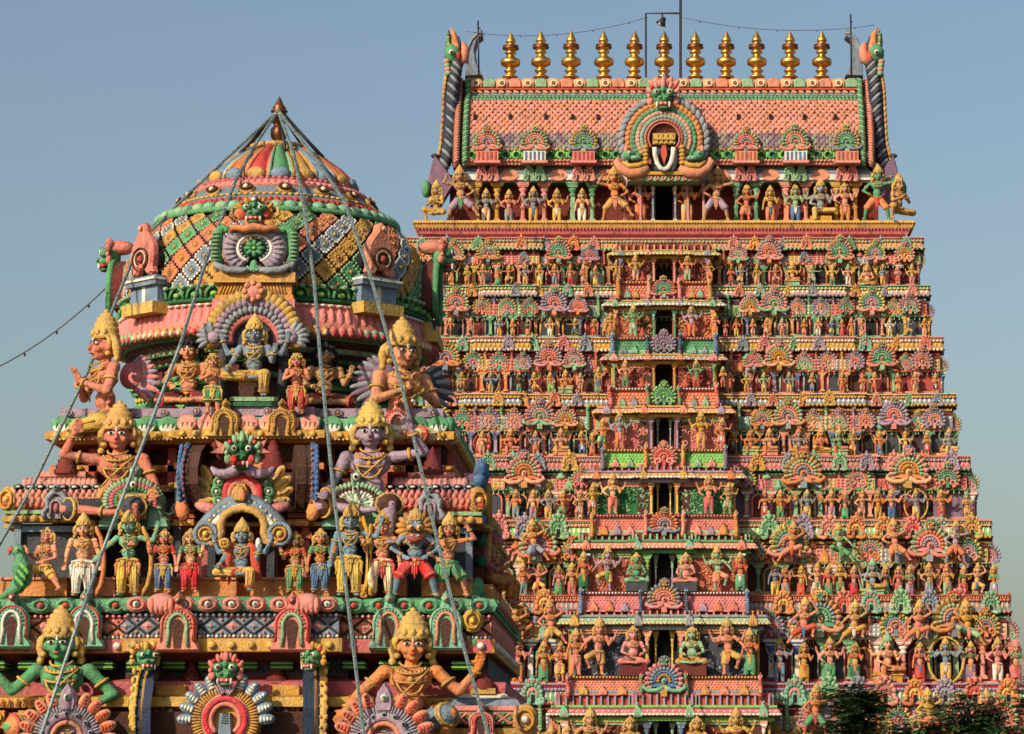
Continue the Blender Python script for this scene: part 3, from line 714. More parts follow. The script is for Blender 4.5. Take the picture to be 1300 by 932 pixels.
for i in range(1, 10):
    path, W, A = tier_path(i)
    sc = SCH[i]
    zt, zb = row_z(CT[i], i, -.25), row_z(CB[i], i, -.25); h = zt-zb
    cor = MB()
    sweep(cor, path, [(0, zb-.02), (.10, zb), (.22, zb+.07*h), (.24, zb+.15*h), (.225, zb+.17*h), (.215, zb+.38*h), (.17, zb+.58*h), (.14, zb+.62*h), (.21, zb+.64*h), (.21, zb+.78*h), (.17, zb+.80*h), (.17, zb+.90*h), (.25, zb+.92*h), (.25, zt), (-.9, zt)],
          [sc[4], sc[4], sc[4], sc[3], sc[2], sc[2], sc[1], 'dred', sc[1], 'maroon', 'maroon', sc[1], sc[1], sc[3]])
    for x, y, a in along(path, .215, .115): cor.ball(sc[0], (x, y, zb+.71*h), (.042, .035, .045), BEAD)
    for x, y, a in along(path, .18, .075): cor.box('#t' if False else sc[3], x-.02, x+.02, y-.04, y+.02, zb+.81*h, zb+.90*h)
    for x, y, a in along(path, .205, .15):
        cor.add(PYR, sc[3] if i % 2 else 'white', tm((x, y, zb+.37*h), (.065, .09, .115*h/.45), rz=a))
    for x, y, a in along(path, .235, .13): cor.ball(sc[0] if i % 2 else sc[4], (x, y, zb+.08*h), (.05, .03, .05), BEAD)
    tier = MB()
    # solid body of the storey, its ledge and plain backs
    znext = row_z(CT[i+1] if i < 9 else 1118, min(i+1, 9), -.25)
    zs = row_z(SH[i], i, -.2)
    sweep(tier, path, [(0, znext-.05), (0, zs), (.16, zs), (.16, zs+.05), (.10, zs+.06), (.08, zb)], [WALL[i], LEDGE[i], SCH[i][4], 'dred', 'brown'])
    for x, y, a in along(path, .16, .21): tier.ball((LEDGE[i], SCH[i][3], 'ochre')[int(abs(x)*5) % 3], (x, y-.01, zs+.03), (.055, .035, .045), BEAD)
    sweep(tier, path, [(.14, znext-.02), (.14, znext+.06), (.09, znext+.07), (.09, znext+.13), (0, znext+.14)], [LEDGE[i], LEDGE[i], SCH[i][1], LEDGE[i]])
    # pegs under the ledge
    for x, y, a in along(path, .13, .16): tier.box('pgreen' if i % 3 else 'grey', x-.015, x+.015, y-.02, y+.02, zs-.10, zs)
    # sloping roof bands between the fans
    for x, y, a in along(path, .10, .42):
        if a != 0: continue
        c = (SCH[i][3], 'pgreen', 'salmon', 'grey', 'ochre', 'pink')[int(abs(x)*2.3+i) % 6]
        hh = (zb-zs)
        tier.box(c, x-.20, x+.20, y-.04, y+.05, zs+.10*hh, zs+.62*hh)
        for q in range(3):
            for r_ in range(3): tier.add(PYR, 'white' if c == 'grey' else 'gold' if c in ('pgreen',) else 'brick' if c in ('salmon', 'pink') else 'cream', tm((x-.13+q*.13, y-.042, zs+(.2+.16*r_)*hh), (.05, .05, .075*hh)))
        tier.box('dred', x-.21, x+.21, y-.02, y+.05, zs+.66*hh, zs+.74*hh); tier.box(SCH[i][4], x-.19, x+.19, y-.01, y+.05, zs+.82*hh, zs+.9*hh)
    to = bpy.data.objects.new('tier', bpy.data.meshes.new('tier')); COL.objects.link(to); to.parent = gop; to.matrix_parent_inverse = pinv(gop); cor.build('cornice', to)
    # ornaments
    px = abs(P(CX+1, CT[i], yw(i)).x)                         # metres per photo pixel here
    g = 1.14+.085*(i-1)
    def X(s): return A+(W-A)*s
    frow = [(.17, 'fan', 11), (.285, 'fan', 15), (.40, 'fan_small', 10), (.51, 'fan_small', 11), (.63, 'fan_small', 11), (.755, 'fan', 15), (.86, 'fan_small', 9)]
    if i == 1: frow = [(.14, 'fan', 11), (.29, 'fan', 15), (.46, 'kudu', 10), (.63, 'fan', 15), (.80, 'fan', 13)]
    if i in (6,): frow = [(.04, 'fan_small', 11), (.18, 'fan', 17), (.52, 'fan_small', 12), (.77, 'fan', 17)]
    if i in (7,): frow = [(.05, 'fan_small', 11), (.25, 'fan', 18), (.56, 'fan_small', 13), (.80, 'fan', 18)]
    if i in (5,): frow = [(.05, 'fan_small', 10), (.30, 'fan', 17), (.54, 'fan_small', 12), (.76, 'fan', 18)]
    zf = zs+.05
    for side in (-1, 1):
        for k, (s, kind, w) in enumerate(frow):
            hw = w*px*g; sc_ = hw/1.05
            yy = yw(i)-.30-(.08 if kind == 'fan' else 0)
            M = tm((side*X(s), yy, zf+(.30 if kind == 'fan' else .22)*sc_), (sc_, sc_*.9, sc_))
            ORN.put('fan_gable', kind, M, FANC[(k*3+i*5+(side > 0)*2) % 8] if kind != 'kudu' else KC[(k+i) % 8], sc_*(1.3 if kind == 'fan' else 1), to)
        for s in (.07, .455 if i != 1 else .41, .575 if i != 1 else .52):
            if i in (5, 6, 7) and s == .07: continue
            ORN.put('scroll_bracket', 'scroll', tm((side*X(s), yw(i)-.22, zs+.02), ((zb-zs)/1.6*.62,)*2+((zb-zs)/1.6*1.1,)), [{'#a': 'green', '#b': 'pgreen'}, {'#a': 'violet', '#b': 'lilac'}, {'#a': 'brick', '#b': 'orange'}, {'#a': 'ochre', '#b': 'gold'}][(i*2+int(s*10)) % 4], px*g, to)
        for s in ((.12, .22, .36, .47, .68, .83, .95) if i < 5 else (.10, .24, .35, .46, .58, .70, .82, .95)):
            kh = h*(1.0 if i < 5 else 1.18)
            ORN.put('cornice_gable', 'kudu', tm((side*X(s), yw(i)-.27-.12*(s > .87 or .4 < s < .6), zb+.02), (kh*.72, kh*.6, kh*.88)), KC[(i*3+int(s*20)*5) % 8], kh, to)
        # row of pilasters
        zc = zs-.0
        n = 9
        for k in range(n):
            s = .05+k*.108
            pj = .16 if (s > .87 or .4 < s < .6) else 0
            ORN.put('pilaster', 'pilaster' if (k+i) % 3 else 'column', tm((side*X(s), yw(i)-.10-pj, znext+.13), ((zc-znext)*.80, (zc-znext)*.6, (zc-znext)-.13)), PC[(k//2*3+i*7) % 10], px*g, to)
        # small shrine fronts filling the roof slopes between the fans
        for k in range(13):
            s = .03+.075*k+.012*((k*7+i*3) % 3-1)
            ORN.put('roof_shrine', ('niche', 'kudu', 'niche', 'pot')[(k*3+i) % 4], tm((side*X(s), yw(i)-.17, zs+.03), (.19*g, .2, (zb-zs)*(.52 if (k*3+i) % 4 != 1 else .40))), KC[(k*5+i*3+(side > 0)) % 8], .12*g, to)
            if k % 2: ORN.put('roof_shrine', 'pot', tm((side*X(s+.035), yw(i)-.12, zs+(zb-zs)*.58), (.22*g, .2, (zb-zs)*.40)), KC[(k*3+i*5) % 8], .1*g, to)
        # framed recesses behind the standing figures
        for k in range(8):
            s = .105+k*.108; pj = .16 if (s > .87 or .4 < s < .6) else 0; xx = side*X(s); fw_ = (W-A)*.030; hh_ = zs-znext
            fr = MB()
            fr.add(t_tube([(-fw_, 0, 0), (-fw_, 0, hh_*.55)]+[(fw_*math.cos(t), 0, hh_*.55+fw_*.9*math.sin(t)) for t in np.linspace(math.pi, 0, 7)]+[(fw_, 0, 0)], .035, 5), ('gold','salmon','pgreen','grey','pink','ochre')[(k+i*2) % 6])
            fr.box(('maroon','slate','dred','brown','black')[(k*2+i) % 5], -fw_, fw_, .0, .05, 0, hh_*.7)
            if (k+i) % 3 == 0: fr.ball('gold', (0, -.02, hh_*.80), (.07, .06, .07))
            tier.addmb(fr.pack(), tm((xx, yw(i)-.04-pj, znext+.14)))
        # domed corner pavilion
        kw = px*g*17
        ORN.put('corner_dome', 'kuta', tm((side*(W-kw*.85), yw(i)-.02, zs+.04), (kw*.95, .35, (zb-zs)*.66)), [{'#a': a, '#b': b, '#c': 'brick'} for a, b in (('pink','white'),('grey','salmon'),('salmon','orange'),('mint','yellow'),('orange','green'),('pink','pgreen'),('green','red'),('red','pgreen'),('grey','gold'))][i-1], kw, to)
        ORN.put('fan_gable', 'fan_small', tm((side*(W-kw*.8), yw(i)-.45, zs+.12), .30*g), FANC[(i*3+1) % 8], .2, to)
        # side face: one fan and scroll seen in profile beyond the corner
        for yy in (1.8, 3.4):
            ORN.put('fan_gable', 'fan', tm((side*(W+.12), yw(i)+yy, zf+.1), .30*g, rz=side*math.pi/2), FANC[(i+3) % 8], .19, to)
        ORN.put('cornice_gable', 'kudu', tm((side*(W+.26), yw(i)+.4, zb), (h*.7, h*.6, h*.85), rz=side*math.pi/2), KC[i % 8], .2, to)
    if i < 9:       # corner piers stepping out towards the next, wider storey
        dW = XP(CX+WE[i+1], CT[i+1], yw(i+1))-XP(CX+WE[i], CT[i], yw(i))
        for side in (-1, 1):
            for f0, f1, ex, c in ((.0, .50, .72, WALL[i]), (.50, .56, .80, LEDGE[i]), (.56, .80, .42, SCH[i][3]), (.80, .84, .5, 'dred')):
                za, zb_2 = znext+(zb-znext)*f0, znext+(zb-znext)*f1
                tier.box(c, side*(W-.3), side*(W+dW*ex), yw(i)-.10, yw(i)+2.2, za, zb_2)
            ORN.put('pilaster', 'column', tm((side*(W+dW*.55), yw(i)-.14, znext), ((zs-znext)*.7, .5, (zs-znext))), PC[(i*3) % 10], .1, to)
            for yy in (.5, 1.3, 2.1): ORN.put('pilaster', 'pilaster', tm((side*(W+dW*.74), yw(i)+yy, znext), (.5, (zs-znext)*.7, (zs-znext)), rz=math.pi/2), PC[(i*3+int(yy*3)) % 10], .05, to)
            ORN.put('corner_fan', 'fan_small', tm((side*(W+dW*.35), yw(i)-.16, zs+.06), .22*g), FANC[(i*2+(side > 0)) % 8], .15, to)
    to.data = tier.mesh('tier')

TIER_DONE = 1
# plain granite base below the tiers
b = MB(); W9 = XP(CX+WE[9]+25, 985, yw(9))
zb9 = row_z(1110, 9)
b.box('granite', -W9, W9, yw(9)-.5, 2*GY-yw(9)+.5, 0, zb9+.25)
b.box('granite', -W9-.4, W9+.4, yw(9)-.9, 2*GY-yw(9)+.9, 0, 2)
b.build('base_storeys', gop)

# ---------------- middle bay
PAR = [(295, 313), (357, 378), (428, 449), (492, 516), (570, 593), (653, 679), (751, 776), (858, 882), (975, 1000)]   # parapets (top, bottom)
DOOR = [(232, 280), (328, 354), (393, 424), (462, 491), (531, 567), (613, 650), (704, 742), (801, 848), (916, 965)]
CCT = [None, (317, 327), (380, 392), (449, 461), (515, 529), (597, 612), (685, 702), (780, 799), (895, 915)]
DCOL = [('blue','white'), ('pink','salmon'), ('green','mint'), ('ochre','orange'), ('lilac','violet'), ('yellow','orange'), ('pgreen','lgreen'), ('yellow','pink'), ('grey','blue')]
CCOL = [None, ('pgreen','ochre'), ('mint','gold'), ('grey','gold'), ('salmon','gold'), ('ochre','lilac'), ('salmon','green'), ('pgreen','grey'), ('rose','lgreen')]
PCOL = [('bgrey','rose'), ('salmon','brick'), ('pgreen','green'), ('salmon','red'), ('gold','lgreen'), ('pgreen','salmon'), ('rose','pink'), ('bgrey','salmon'), ('green','pink')]
WCOL = [None, 'maroon', 'brick', 'maroon', 'rose', 'dgreen', 'brick', 'slate', 'maroon']
def yb(i): return yw(i)-(.55+.07*i)
for i in range(1, 9):
    bay = MB(); y = yb(i)
    A = XP(CX+BE[i]+2, DOOR[i][1], y); dz = ZP(DOOR[i][0], y), ZP(DOOR[i][1], y)
    zf = ZP(PAR[i][0], y-.5)                                # floor on which the flanking statues stand
    zc1, zc0 = ZP(CCT[i][0], y-.3), ZP(CCT[i][1], y-.3)
    dw = XP(CX+(10.5 if i < 4 else 13 if i < 6 else 17), 500, y)
    zp0 = ZP(PAR[i][1], y-.5)
    yb_back = yw(i)+.3
    # side walls with recess, jambs and the dark passage behind the doorway
    bay.box(WCOL[i], -A, -dw, y, yb_back, zp0-.4, zc0); bay.box(WCOL[i], dw, A, y, yb_back, zp0-.4, zc0)
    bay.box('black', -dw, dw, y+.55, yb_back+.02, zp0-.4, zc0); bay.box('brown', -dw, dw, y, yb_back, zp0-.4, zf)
    rb = random.Random(i)
    for sgn in (-1, 1):
        for q in range(int(46+8*i)):
            xq = sgn*(dw+.15+(A-dw-.25)*rb.random()); zq_ = zf+(zc0-zf)*rb.random()
            if q % 3 == 0: bay.add(t_tube(arc(.07, 0, 290, 7), [.022]*6+[.012], 4), {'rose': 'salmon', 'maroon': 'brick', 'brick': 'orange', 'dgreen': 'green', 'slate': 'bgrey'}[WCOL[i]], tm((xq, y-.02, zq_), 1, ry=rb.random()*6))
            else: bay.add(BEAD, {'rose': 'pink', 'maroon': 'rose', 'brick': 'salmon', 'dgreen': 'pgreen', 'slate': 'grey'}[WCOL[i]], tm((xq, y-.01, zq_), (.07, .03, .03), ry=rb.random()*3))
        bay.box('ochre', sgn*(A-.02), sgn*(A-.10), y-.05, y, zf, zc0); bay.box('salmon' if i % 2 else 'pgreen', sgn*dw, sgn*A, y-.05, y+.01, zc0-.12, zc0-.02); bay.box('gold', sgn*dw, sgn*A, y-.09, y+.01, zc0-.04, zc0)
        bay.box('brown', sgn*(dw+.02), sgn*(dw+.5), y-.012, y+.01, zf, zc0-.14)
    bo = bay.build('middle_bay', gop)
    lintel = MB()
    hh = zc1-zc0
    pth = [(-A, yb_back), (-A, y), (-dw*2.2, y), (-dw*2.2, y-.16), (dw*2.2, y-.16), (dw*2.2, y), (A, y), (A, yb_back)]
    sweep(lintel, pth, [(-.02, zc0-.02), (.10, zc0), (.10, zc0+.26*hh), (.26, zc0+.30*hh), (.30, zc0+.36*hh), (.29, zc0+.46*hh), (.22, zc0+.74*hh), (.14, zc0+.80*hh), (.18, zc0+.84*hh), (.18, zc1), (-.6, zc1)],
          [CCOL[i][1], CCOL[i][1], 'dred', CCOL[i][0], 'white', CCOL[i][0], CCOL[i][0], 'dred', CCOL[i][1], CCOL[i][1], CCOL[i][0]])
    for x, yy, a in along(pth, .29, .12): lintel.ball(('salmon','yellow','white')[i % 3], (x, yy, zc0+.40*hh), (.05, .035, .045), BEAD)
    for x, yy, a in along(pth, .25, .2): lintel.add(PYR, 'cream', tm((x, yy, zc0+.60*hh), (.06, .08, .045), rz=a))
    # beads above, dark slot, then a moulded band up to the next parapet
    zt2 = ZP(PAR[i-1][1], yb(i-1)-.35)
    sweep(lintel, pth, [(.02, zc1), (.02, zt2+.05)], [['dred', 'maroon', 'brick'][i % 3]])
    for x, yy, a in along(pth, .05, .22): lintel.box(('pgreen','salmon','lilac')[i % 3], x-.03, x+.03, yy-.06, yy+.04, zc1, zt2)
    lintel.build('lintel_cornice', bo)
    # parapet roof panels either side and under the central fan
    par = MB(); ph = zf-zp0; a_, b_ = PCOL[i]
    pw = dw*1.35; yp = y-.48
    pth2 = [(-A-.02, yb_back), (-A-.02, yp), (A+.02, yp), (A+.02, yb_back)]
    sweep(par, pth2, [(-.05, zp0-.10*ph), (.08, zp0-.02), (.08, zp0+.06*ph), (.04, zp0+.08*ph), (.02, zp0+.22*ph), (-.04, zp0+.80*ph), (.04, zp0+.84*ph), (.04, zf), (-.7, zf)], ['dred', b_, b_, a_, b_, a_, 'dred', a_, LEDGE[i]])
    nr = 3 + (i > 4)
    for r_ in range(nr):
        for x in np.arange(-A+.06+(r_ % 2)*.05, A-.03, .11):
            par.add(PYR, b_ if a_ != 'salmon' else 'white' if i > 5 else 'peach', tm((x, yp-.015+.05*(r_/nr), zp0+(.30+.5*r_/nr)*ph), (.05, .06, .05)))
    for x in np.arange(-A, A+.01, .1): par.ball(('white','yellow','pink')[i % 3], (x, yp-.05, zp0+.92*ph), (.035, .03, .035), BEAD)
    par.build('parapet', bo)
    # door columns
    for s in (-1, 1):
        ORN.put('door_column', 'pilaster', tm((s*dw*1.25, y-.14, zf), (dw*1.5, .35, zc0-zf)), {'#a': DCOL[i][0], '#b': DCOL[i][1]}, 3, bo)
        ORN.put('door_column', 'column', tm((s*A*.93, y-.14, zf), (dw*1.2, .3, zc0-zf)), PC[(i*3+1) % 10], 2, bo)
        if i > 3: ORN.put('door_column', 'column', tm((s*dw*.62, y+.12, zf), (dw*1.0, .25, zc0-zf)), {'#a': DCOL[i][0] if i in (5, 7) else 'grey', '#b': 'pgreen' if i not in (5, 7) else 'gold'}, 2, bo)
        ORN.put('scroll_bracket', 'scroll', tm((s*(A-.02), yp-.12, zp0-.1), (.36, .36, ph*.85)), [{'#a': 'violet', '#b': 'bgrey'}, {'#a': 'ochre', '#b': 'orange'}, {'#a': 'blue', '#b': 'grey'}, {'#a': 'salmon', '#b': 'brick'}][i % 4], 2, bo)
        ORN.put('scroll_bracket', 'scroll', tm((s*(pw+.14), yp-.14, zp0-.06), (.33, .33, ph*.82)), [{'#a': 'orange', '#b': 'yellow'}, {'#a': 'pink', '#b': 'salmon'}, {'#a': 'slate', '#b': 'blue'}, {'#a': 'green', '#b': 'red'}][i % 4], 2, bo)
        for k in range(2 if i < 5 else 3):
            ORN.put('parapet_shrine', 'niche', tm((s*(pw+.4+(A-pw-.6)*(k+.5)/(2 if i < 5 else 3)), yp-.10, zp0-.02), (.20+.012*i, .25, ph*.42)), KC[(i+k) % 8], 1, bo)
        ORN.put('parapet_shrine', 'niche', tm((s*dw*1.9, y-.42, zc0+.2*hh), (.22+.01*i, .3, hh*.75)), KC[(i+4) % 8], 1, bo)
        ORN.put('parapet_shrine', 'niche', tm((s*A*.93, y-.30, zc0+.2*hh), (.22+.01*i, .3, hh*.75)), KC[(i+2) % 8], 1, bo)
        if i < 4: ORN.put('pot', 'pot', tm((s*dw*2.6, y-.2, zf), .34), {'#a': 'brick'}, 1, bo)
    fw = XP(CX+(17, 18, 19, 19, 20, 24, 26, 30)[i-1], 500, y)
    ORN.put('door_fan', 'fan' if i not in (2, 3, 4) else 'fan_small', tm((0, yp-.20, zp0+.16*fw), (fw/1.08, fw*.8, fw/1.08*.93)),
            [FANC[0], dict(zip(('#a','#b','#c','#d','#e','#f','#k'), ('lilac','lilac','violet','lilac','grey','lilac','grey'))), dict(zip(('#a','#b','#c','#d','#e','#f','#k'), ('lgreen','pgreen','green','lgreen','pgreen','lgreen','green'))),
             dict(zip(('#a','#b','#c','#d','#e','#f','#k'), ('salmon','pink','red','salmon','pink','peach','salmon'))), dict(zip(('#a','#b','#c','#d','#e','#f','#k'), ('orange','red','pink','grey','bgrey','green','ochre'))),
             dict(zip(('#a','#b','#c','#d','#e','#f','#k'), ('bgrey','ochre','pink','salmon','pink','ochre','grey'))), dict(zip(('#a','#b','#c','#d','#e','#f','#k'), ('pink','grey','blue','ochre','mint','green','bgrey'))), FANC[3]][i-1], 3, bo)

# ---------------- top storey: platform, pillared gallery, barrel roof
top = MB(); y0 = 99.75
W0 = XP(CX+311, 283, y0)
pth = [(-W0, GY+4.6), (-W0, y0), (W0, y0), (W0, GY+4.6)]
zz = [ZP(v, y0) for v in (302, 299, 297, 292, 290, 286, 283.5, 281)]
sweep(top, pth, [(-.35, ZP(318, y0)), (-.28, zz[0]), (-.12, zz[0]+.01), (-.10, zz[1]), (-.02, zz[2]), (.02, zz[3]), (.10, zz[4]), (.13, zz[5]), (.16, zz[6]), (.16, zz[7]), (-2, zz[7])], ['maroon','pgreen','dred','salmon','rose','pink','gold','ochre','yellow','yellow'])
for x, yy, a in along(pth, .05, .11): top.ball('pink', (x, yy, (zz[3]+zz[4])/2), (.035, .05, .04), BEAD)
for x, yy, a in along(pth, .17, .09): top.ball('gold', (x, yy, zz[6]-.01), (.04, .02, .03), BEAD)
for x, yy, a in along(pth, -.27, 1.0): top.box('blue', x-.09, x+.09, yy-.05, yy+.05, zz[0]-.36, zz[0]); top.box('white', x-.02, x+.02, yy-.056, yy+.05, zz[0]-.36, zz[0])
top.build('platform', gop)
gal = MB(); yg = 100.75; zg = zz[7]; Wg = XP(CX+272, 250, yg); zgt = ZP(232, yg-.2)
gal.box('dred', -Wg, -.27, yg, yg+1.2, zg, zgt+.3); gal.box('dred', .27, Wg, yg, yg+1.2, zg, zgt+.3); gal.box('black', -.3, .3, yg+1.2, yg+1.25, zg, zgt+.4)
gal.box('maroon', -Wg, Wg, yg+1.25, 2*GY-yg, zg, zgt+.3)
gal.box('salmon', -Wg, Wg, yg-.75, yg+.02, zg, zg+.035)
go = gal.build('gallery', gop)
ga = [('ochre',)*2, ('pink','salmon'), ('pgreen','green'), ('ochre','gold'), ('pink','rose')]
for k, x in enumerate((605, 631, 664, 691, 727, 752, 935, 960, 998, 1023, 1062, 1086)):
    c = [('ochre','gold'), ('salmon','pink'), ('pgreen','green'), ('green','pgreen'), ('salmon','pink'), ('ochre','gold')][k//2]
    ORN.put('gallery_column', 'column' if k % 4 else 'pilaster', tm((XP(x, 255, yg-.45), yg-.45, zg+.035), (1.0, .8, zgt-zg-.035)), {'#a': c[0], '#b': c[1]}, 5, go)
for s in (-1, 1):
    for x in (14, 30, 50): ORN.put('gallery_column', 'pilaster', tm((s*XP(CX+x, 255, yg-.62), yg-.62-.1*(x < 40), zg+.035), (.45, .45, zgt-zg-.035)), {'#a': 'sky' if x == 14 else 'pink', '#b': 'white' if x == 14 else 'lilac'}, 5, go)
roof = MB(); ye = yg-.55; We = XP(CX+262, 225, ye)
pth = [(-We, GY+4), (-We, ye), (We, ye), (We, GY+4)]
z_ = [ZP(v, ye) for v in (234, 232, 229, 222, 214, 211)]
sweep(roof, pth, [(-.4, z_[0]), (.0, z_[1]), (.10, z_[2]), (.10, z_[3]), (-.06, z_[4]), (-.12, z_[5]), (-.5, z_[5]+.02)], ['dgreen','grey','white','bgrey','pgreen','pink','pink'])
for k, x in enumerate((647, 709, 771, 915, 978, 1042)):
    xx = XP(x, 222, ye-.1)
    roof.add(t_lathe([(0, -.12), (.30, -.12), (.33, 0), (.26, .04), (.24, .02), (.14, .07), (0, .08)], 16), 'salmon', basis((xx, ye-.08, ZP(223, ye)), (1, 0, 0), (0, .12, .62), (0, -.8, .1)))
YT = [(211, 100.2), (206, 100.0), (198, 100.02), (188, 100.0), (170, 100.12), (148, 100.4), (127, 100.85), (121, 101.1), (114, 101.2), (101, 101.3)]
prof = [(ye-y, ZP(v, y)) for v, y in YT]
Wr = XP(CX+250, 150, 100.4)
pr = [(-Wr, ye), (Wr, ye)]
sweep(roof, pr, prof, ['pink','dgreen','dgreen','slate','brick','brick','dgreen','bgrey','salmon'])
zr = ZP(101, 101.3)
roof.box('salmon', -Wr, Wr, 101.3, 103.2, zr-.5, zr-.01)
# back half of the vault and solid inside
roof.add(t_prism([(101.3, zr-.02)]+[(2*102.25-y, ZP(v, y)) for v, y in reversed(YT)]+[(101.3, prof[0][1])], -Wr+.05, Wr-.05), 'brick', np.array([[0, 1, 0, 0], [1, 0, 0, 0], [0, 0, 1, 0], [0, 0, 0, 1.0]]))
def vault(v):
    for (v0, y0_), (v1, y1_) in zip(YT, YT[1:]):
        if v1 <= v <= v0:
            t = (v0-v)/(v0-v1); y = y0_+(y1_-y0_)*t; z = ZP(v0, y0_)+(ZP(v1, y1_)-ZP(v0, y0_))*t; return y, z
sx = 2*Wr/66
for r_ in range(15):
    v = 129+4.05*r_; y, z = vault(v); y2, z2 = vault(v+3)
    c = 'salmon' if v < 168 else 'stone'
    d = Vector((0, y2-y, z2-z)).normalized()
    for k in range(66):
        x = -Wr+sx*(k+.5+(.5 if r_ % 2 else 0)-.25)
        roof.add(SCALE, c if rnd.random() > (.45 if v < 168 else .3) else ('pink' if c == 'salmon' else 'violet'), basis((x+rnd.uniform(-.012, .012), y-.02, z+.05+rnd.uniform(-.012, .012)), (sx*.96, 0, rnd.uniform(-.02, .02)), (0, .26*abs(d.z)+.05, .26*d.y*-1), (0, -d.y*.21, -d.z*.21)))
for v, c, st, r_ in ((208, 'pink', .12, .06), (204, 'salmon', .13, .05), (190, 'gold', .13, .065), (124, 'green', .13, .065), (126.5, 'pgreen', .12, .03), (117, 'peach', .24, .06)):
    y, z = vault(v)
    for x in np.arange(-Wr+st/2, Wr, st): roof.add(BEAD, c, tm((x, y-.03, z), (st*.62, r_, r_), ry=.5 if v < 130 else -.4))
y, z = vault(197)
for k, x in enumerate(np.arange(-Wr+.2, Wr, .36)):
    roof.add(t_tube(arc(.13, 0, 300, 8, 0, 0), [.05]*7+[.02], 5), 'green' if k % 2 else 'lgreen', tm((x, y-.05, z))); roof.ball('lgreen', (x+.18, y-.04, z), (.05, .05, .12), BEAD)
for x in (603, 648, 693, 727, 759, 937, 978, 1021, 1060, 1096):
    y, z = vault(150); roof.box('black', XP(x, 150, y)-.05, XP(x, 150, y)+.05, y-.16, y, z-.07, z+.1)
# ridge crest of coloured lotus lumps
zz0 = ZP(114, 101.2)
for k in range(30):
    x = -Wr+.25+(2*Wr-.5)*k/29; c = ('peach','pgreen','peach','salmon')[k % 4]
    roof.add(t_prism([(-.19, 0), (.19, 0), (.22, .22), (.12, .34), (-.12, .34), (-.22, .22)], -.1, .1, .05), c, tm((x, 101.15, zz0+.03)))
    if k % 2 == 0: roof.add(ring_t(.10, .035, 8), 'cream', frame((x, 101.03, zz0+.18), (0, -1, .1))); roof.ball('brick', (x, 101.03, zz0+.18), .05, BEAD)
roof.box('red', -Wr, Wr, 101.05, 101.2, zz0-.03, zz0+.02)
ro = roof.build('barrel_roof', gop)
for k, x in enumerate((619, 679, 741, 947, 1010, 1075)):
    xx = XP(x, 222, ye-.2); c = ('pink', 'green')[k % 3 == 1]
    for dx in (-.18, .18): ORN.put('eave_gable', 'kudu', tm((xx+dx, ye-.22, z_[2]-.05), (.30, .3, .46)), {'#a': 'pink' if c == 'pink' else 'pgreen', '#b': 'rose' if c == 'pink' else 'mint'}, 4, ro)
    y, z = vault(206); q = MB()
    q.box('salmon' if c == 'pink' else 'white', xx-.36, xx+.36, y-.35, y+.05, z-.02, ZP(192, y-.3))
    for j in range(5): q.box('brick' if c == 'pink' else 'blue', xx-.30+j*.135, xx-.24+j*.135, y-.37, y-.33, z, ZP(193, y-.3))
    q.box('pink', xx-.42, xx+.42, y-.42, y+.05, z-.10, z-.02); q.build('gable_pedestal', ro)
    ORN.put('roof_gable', 'fan', tm((xx, y-.22, ZP(189, y-.3)), (.44, .4, .44)), [FANC[1], dict(FANC[0], **{'#a': 'green', '#c': 'pink', '#b': 'salmon', '#e': 'salmon'}), dict(FANC[0], **{'#e': 'bgrey', '#a': 'ochre'})][k % 3], 5, ro)
# the great central arch
arch = MB(); ya = 99.6
def PA(px, py, dy=0): v = P(px, py, ya+dy); return (v.x, v.y, v.z)
cx0, cz0 = PA(843, 178)[0], PA(843, 178)[2]; u = XP(CX+1, 178, ya)
poly = [(cx0+53*u*math.cos(a), cz0+54*u*math.sin(a)) for a in np.linspace(R(-35), R(215), 26)]
arch.add(t_prism(poly, ya-.05, ya+.9), 'rose')
for r_, c, n, sz, dy in ((54, 'grey', 26, (.12, .12, .20), 0), (46, 'orange', 30, (.10, .1, .13), -.10), (39, 'green', 30, (.09, .09, .11), -.15), (33, 'pink', 28, (.08, .08, .10), -.2), (27.5, 'grey', 26, (.06, .06, .09), -.24), (23, 'brick', 24, (.05, .05, .07), -.28)):
    for k in range(n):
        a = R(-32+244*k/(n-1)); arch.add(BEAD, c, tm((cx0+r_*u*math.cos(a), ya+dy-.03, cz0+r_*u*math.sin(a)), sz, ry=-a+.5 if r_ > 45 else -a))
    if r_ < 50: arch.add(t_tube([(cx0+(r_-3.3)*u*math.cos(a), ya+dy-.05, cz0+(r_-3.3)*u*math.sin(a)) for a in np.linspace(R(-38), R(218), 26)], .035, 5), ('pgreen', 'salmon', 'rose')[int(r_) % 3])
arch.box('slate', -.42, .42, ya-.2, ya, ZP(218, ya), ZP(170, ya))
arch.box('ochre', -.36, .36, ya-.34, ya-.2, ZP(186, ya), ZP(172, ya))
for k in range(4): arch.box('gold', -.30+k*.16, -.20+k*.16, ya-.38, ya-.33, ZP(185, ya), ZP(173, ya))
arch.box('gold', -.34, .34, ya-.42, ya-.2, ZP(180.5, ya), ZP(178, ya))
arch.add(t_tube([PA(831, 187, -.45), PA(831.5, 196, -.45), PA(834, 206, -.45), PA(838, 213, -.45), PA(843, 215, -.45), PA(848, 213, -.45), PA(852, 206, -.45), PA(854.5, 196, -.45), PA(855, 187, -.45)], .075, 8, flat=.6), 'white')
arch.add(t_prism([PA(840, 188)[::2], PA(846, 188)[::2], PA(847.5, 200)[::2], PA(843.3, 212)[::2], PA(839, 200)[::2]], ya-.46, ya-.3, .02), 'red')
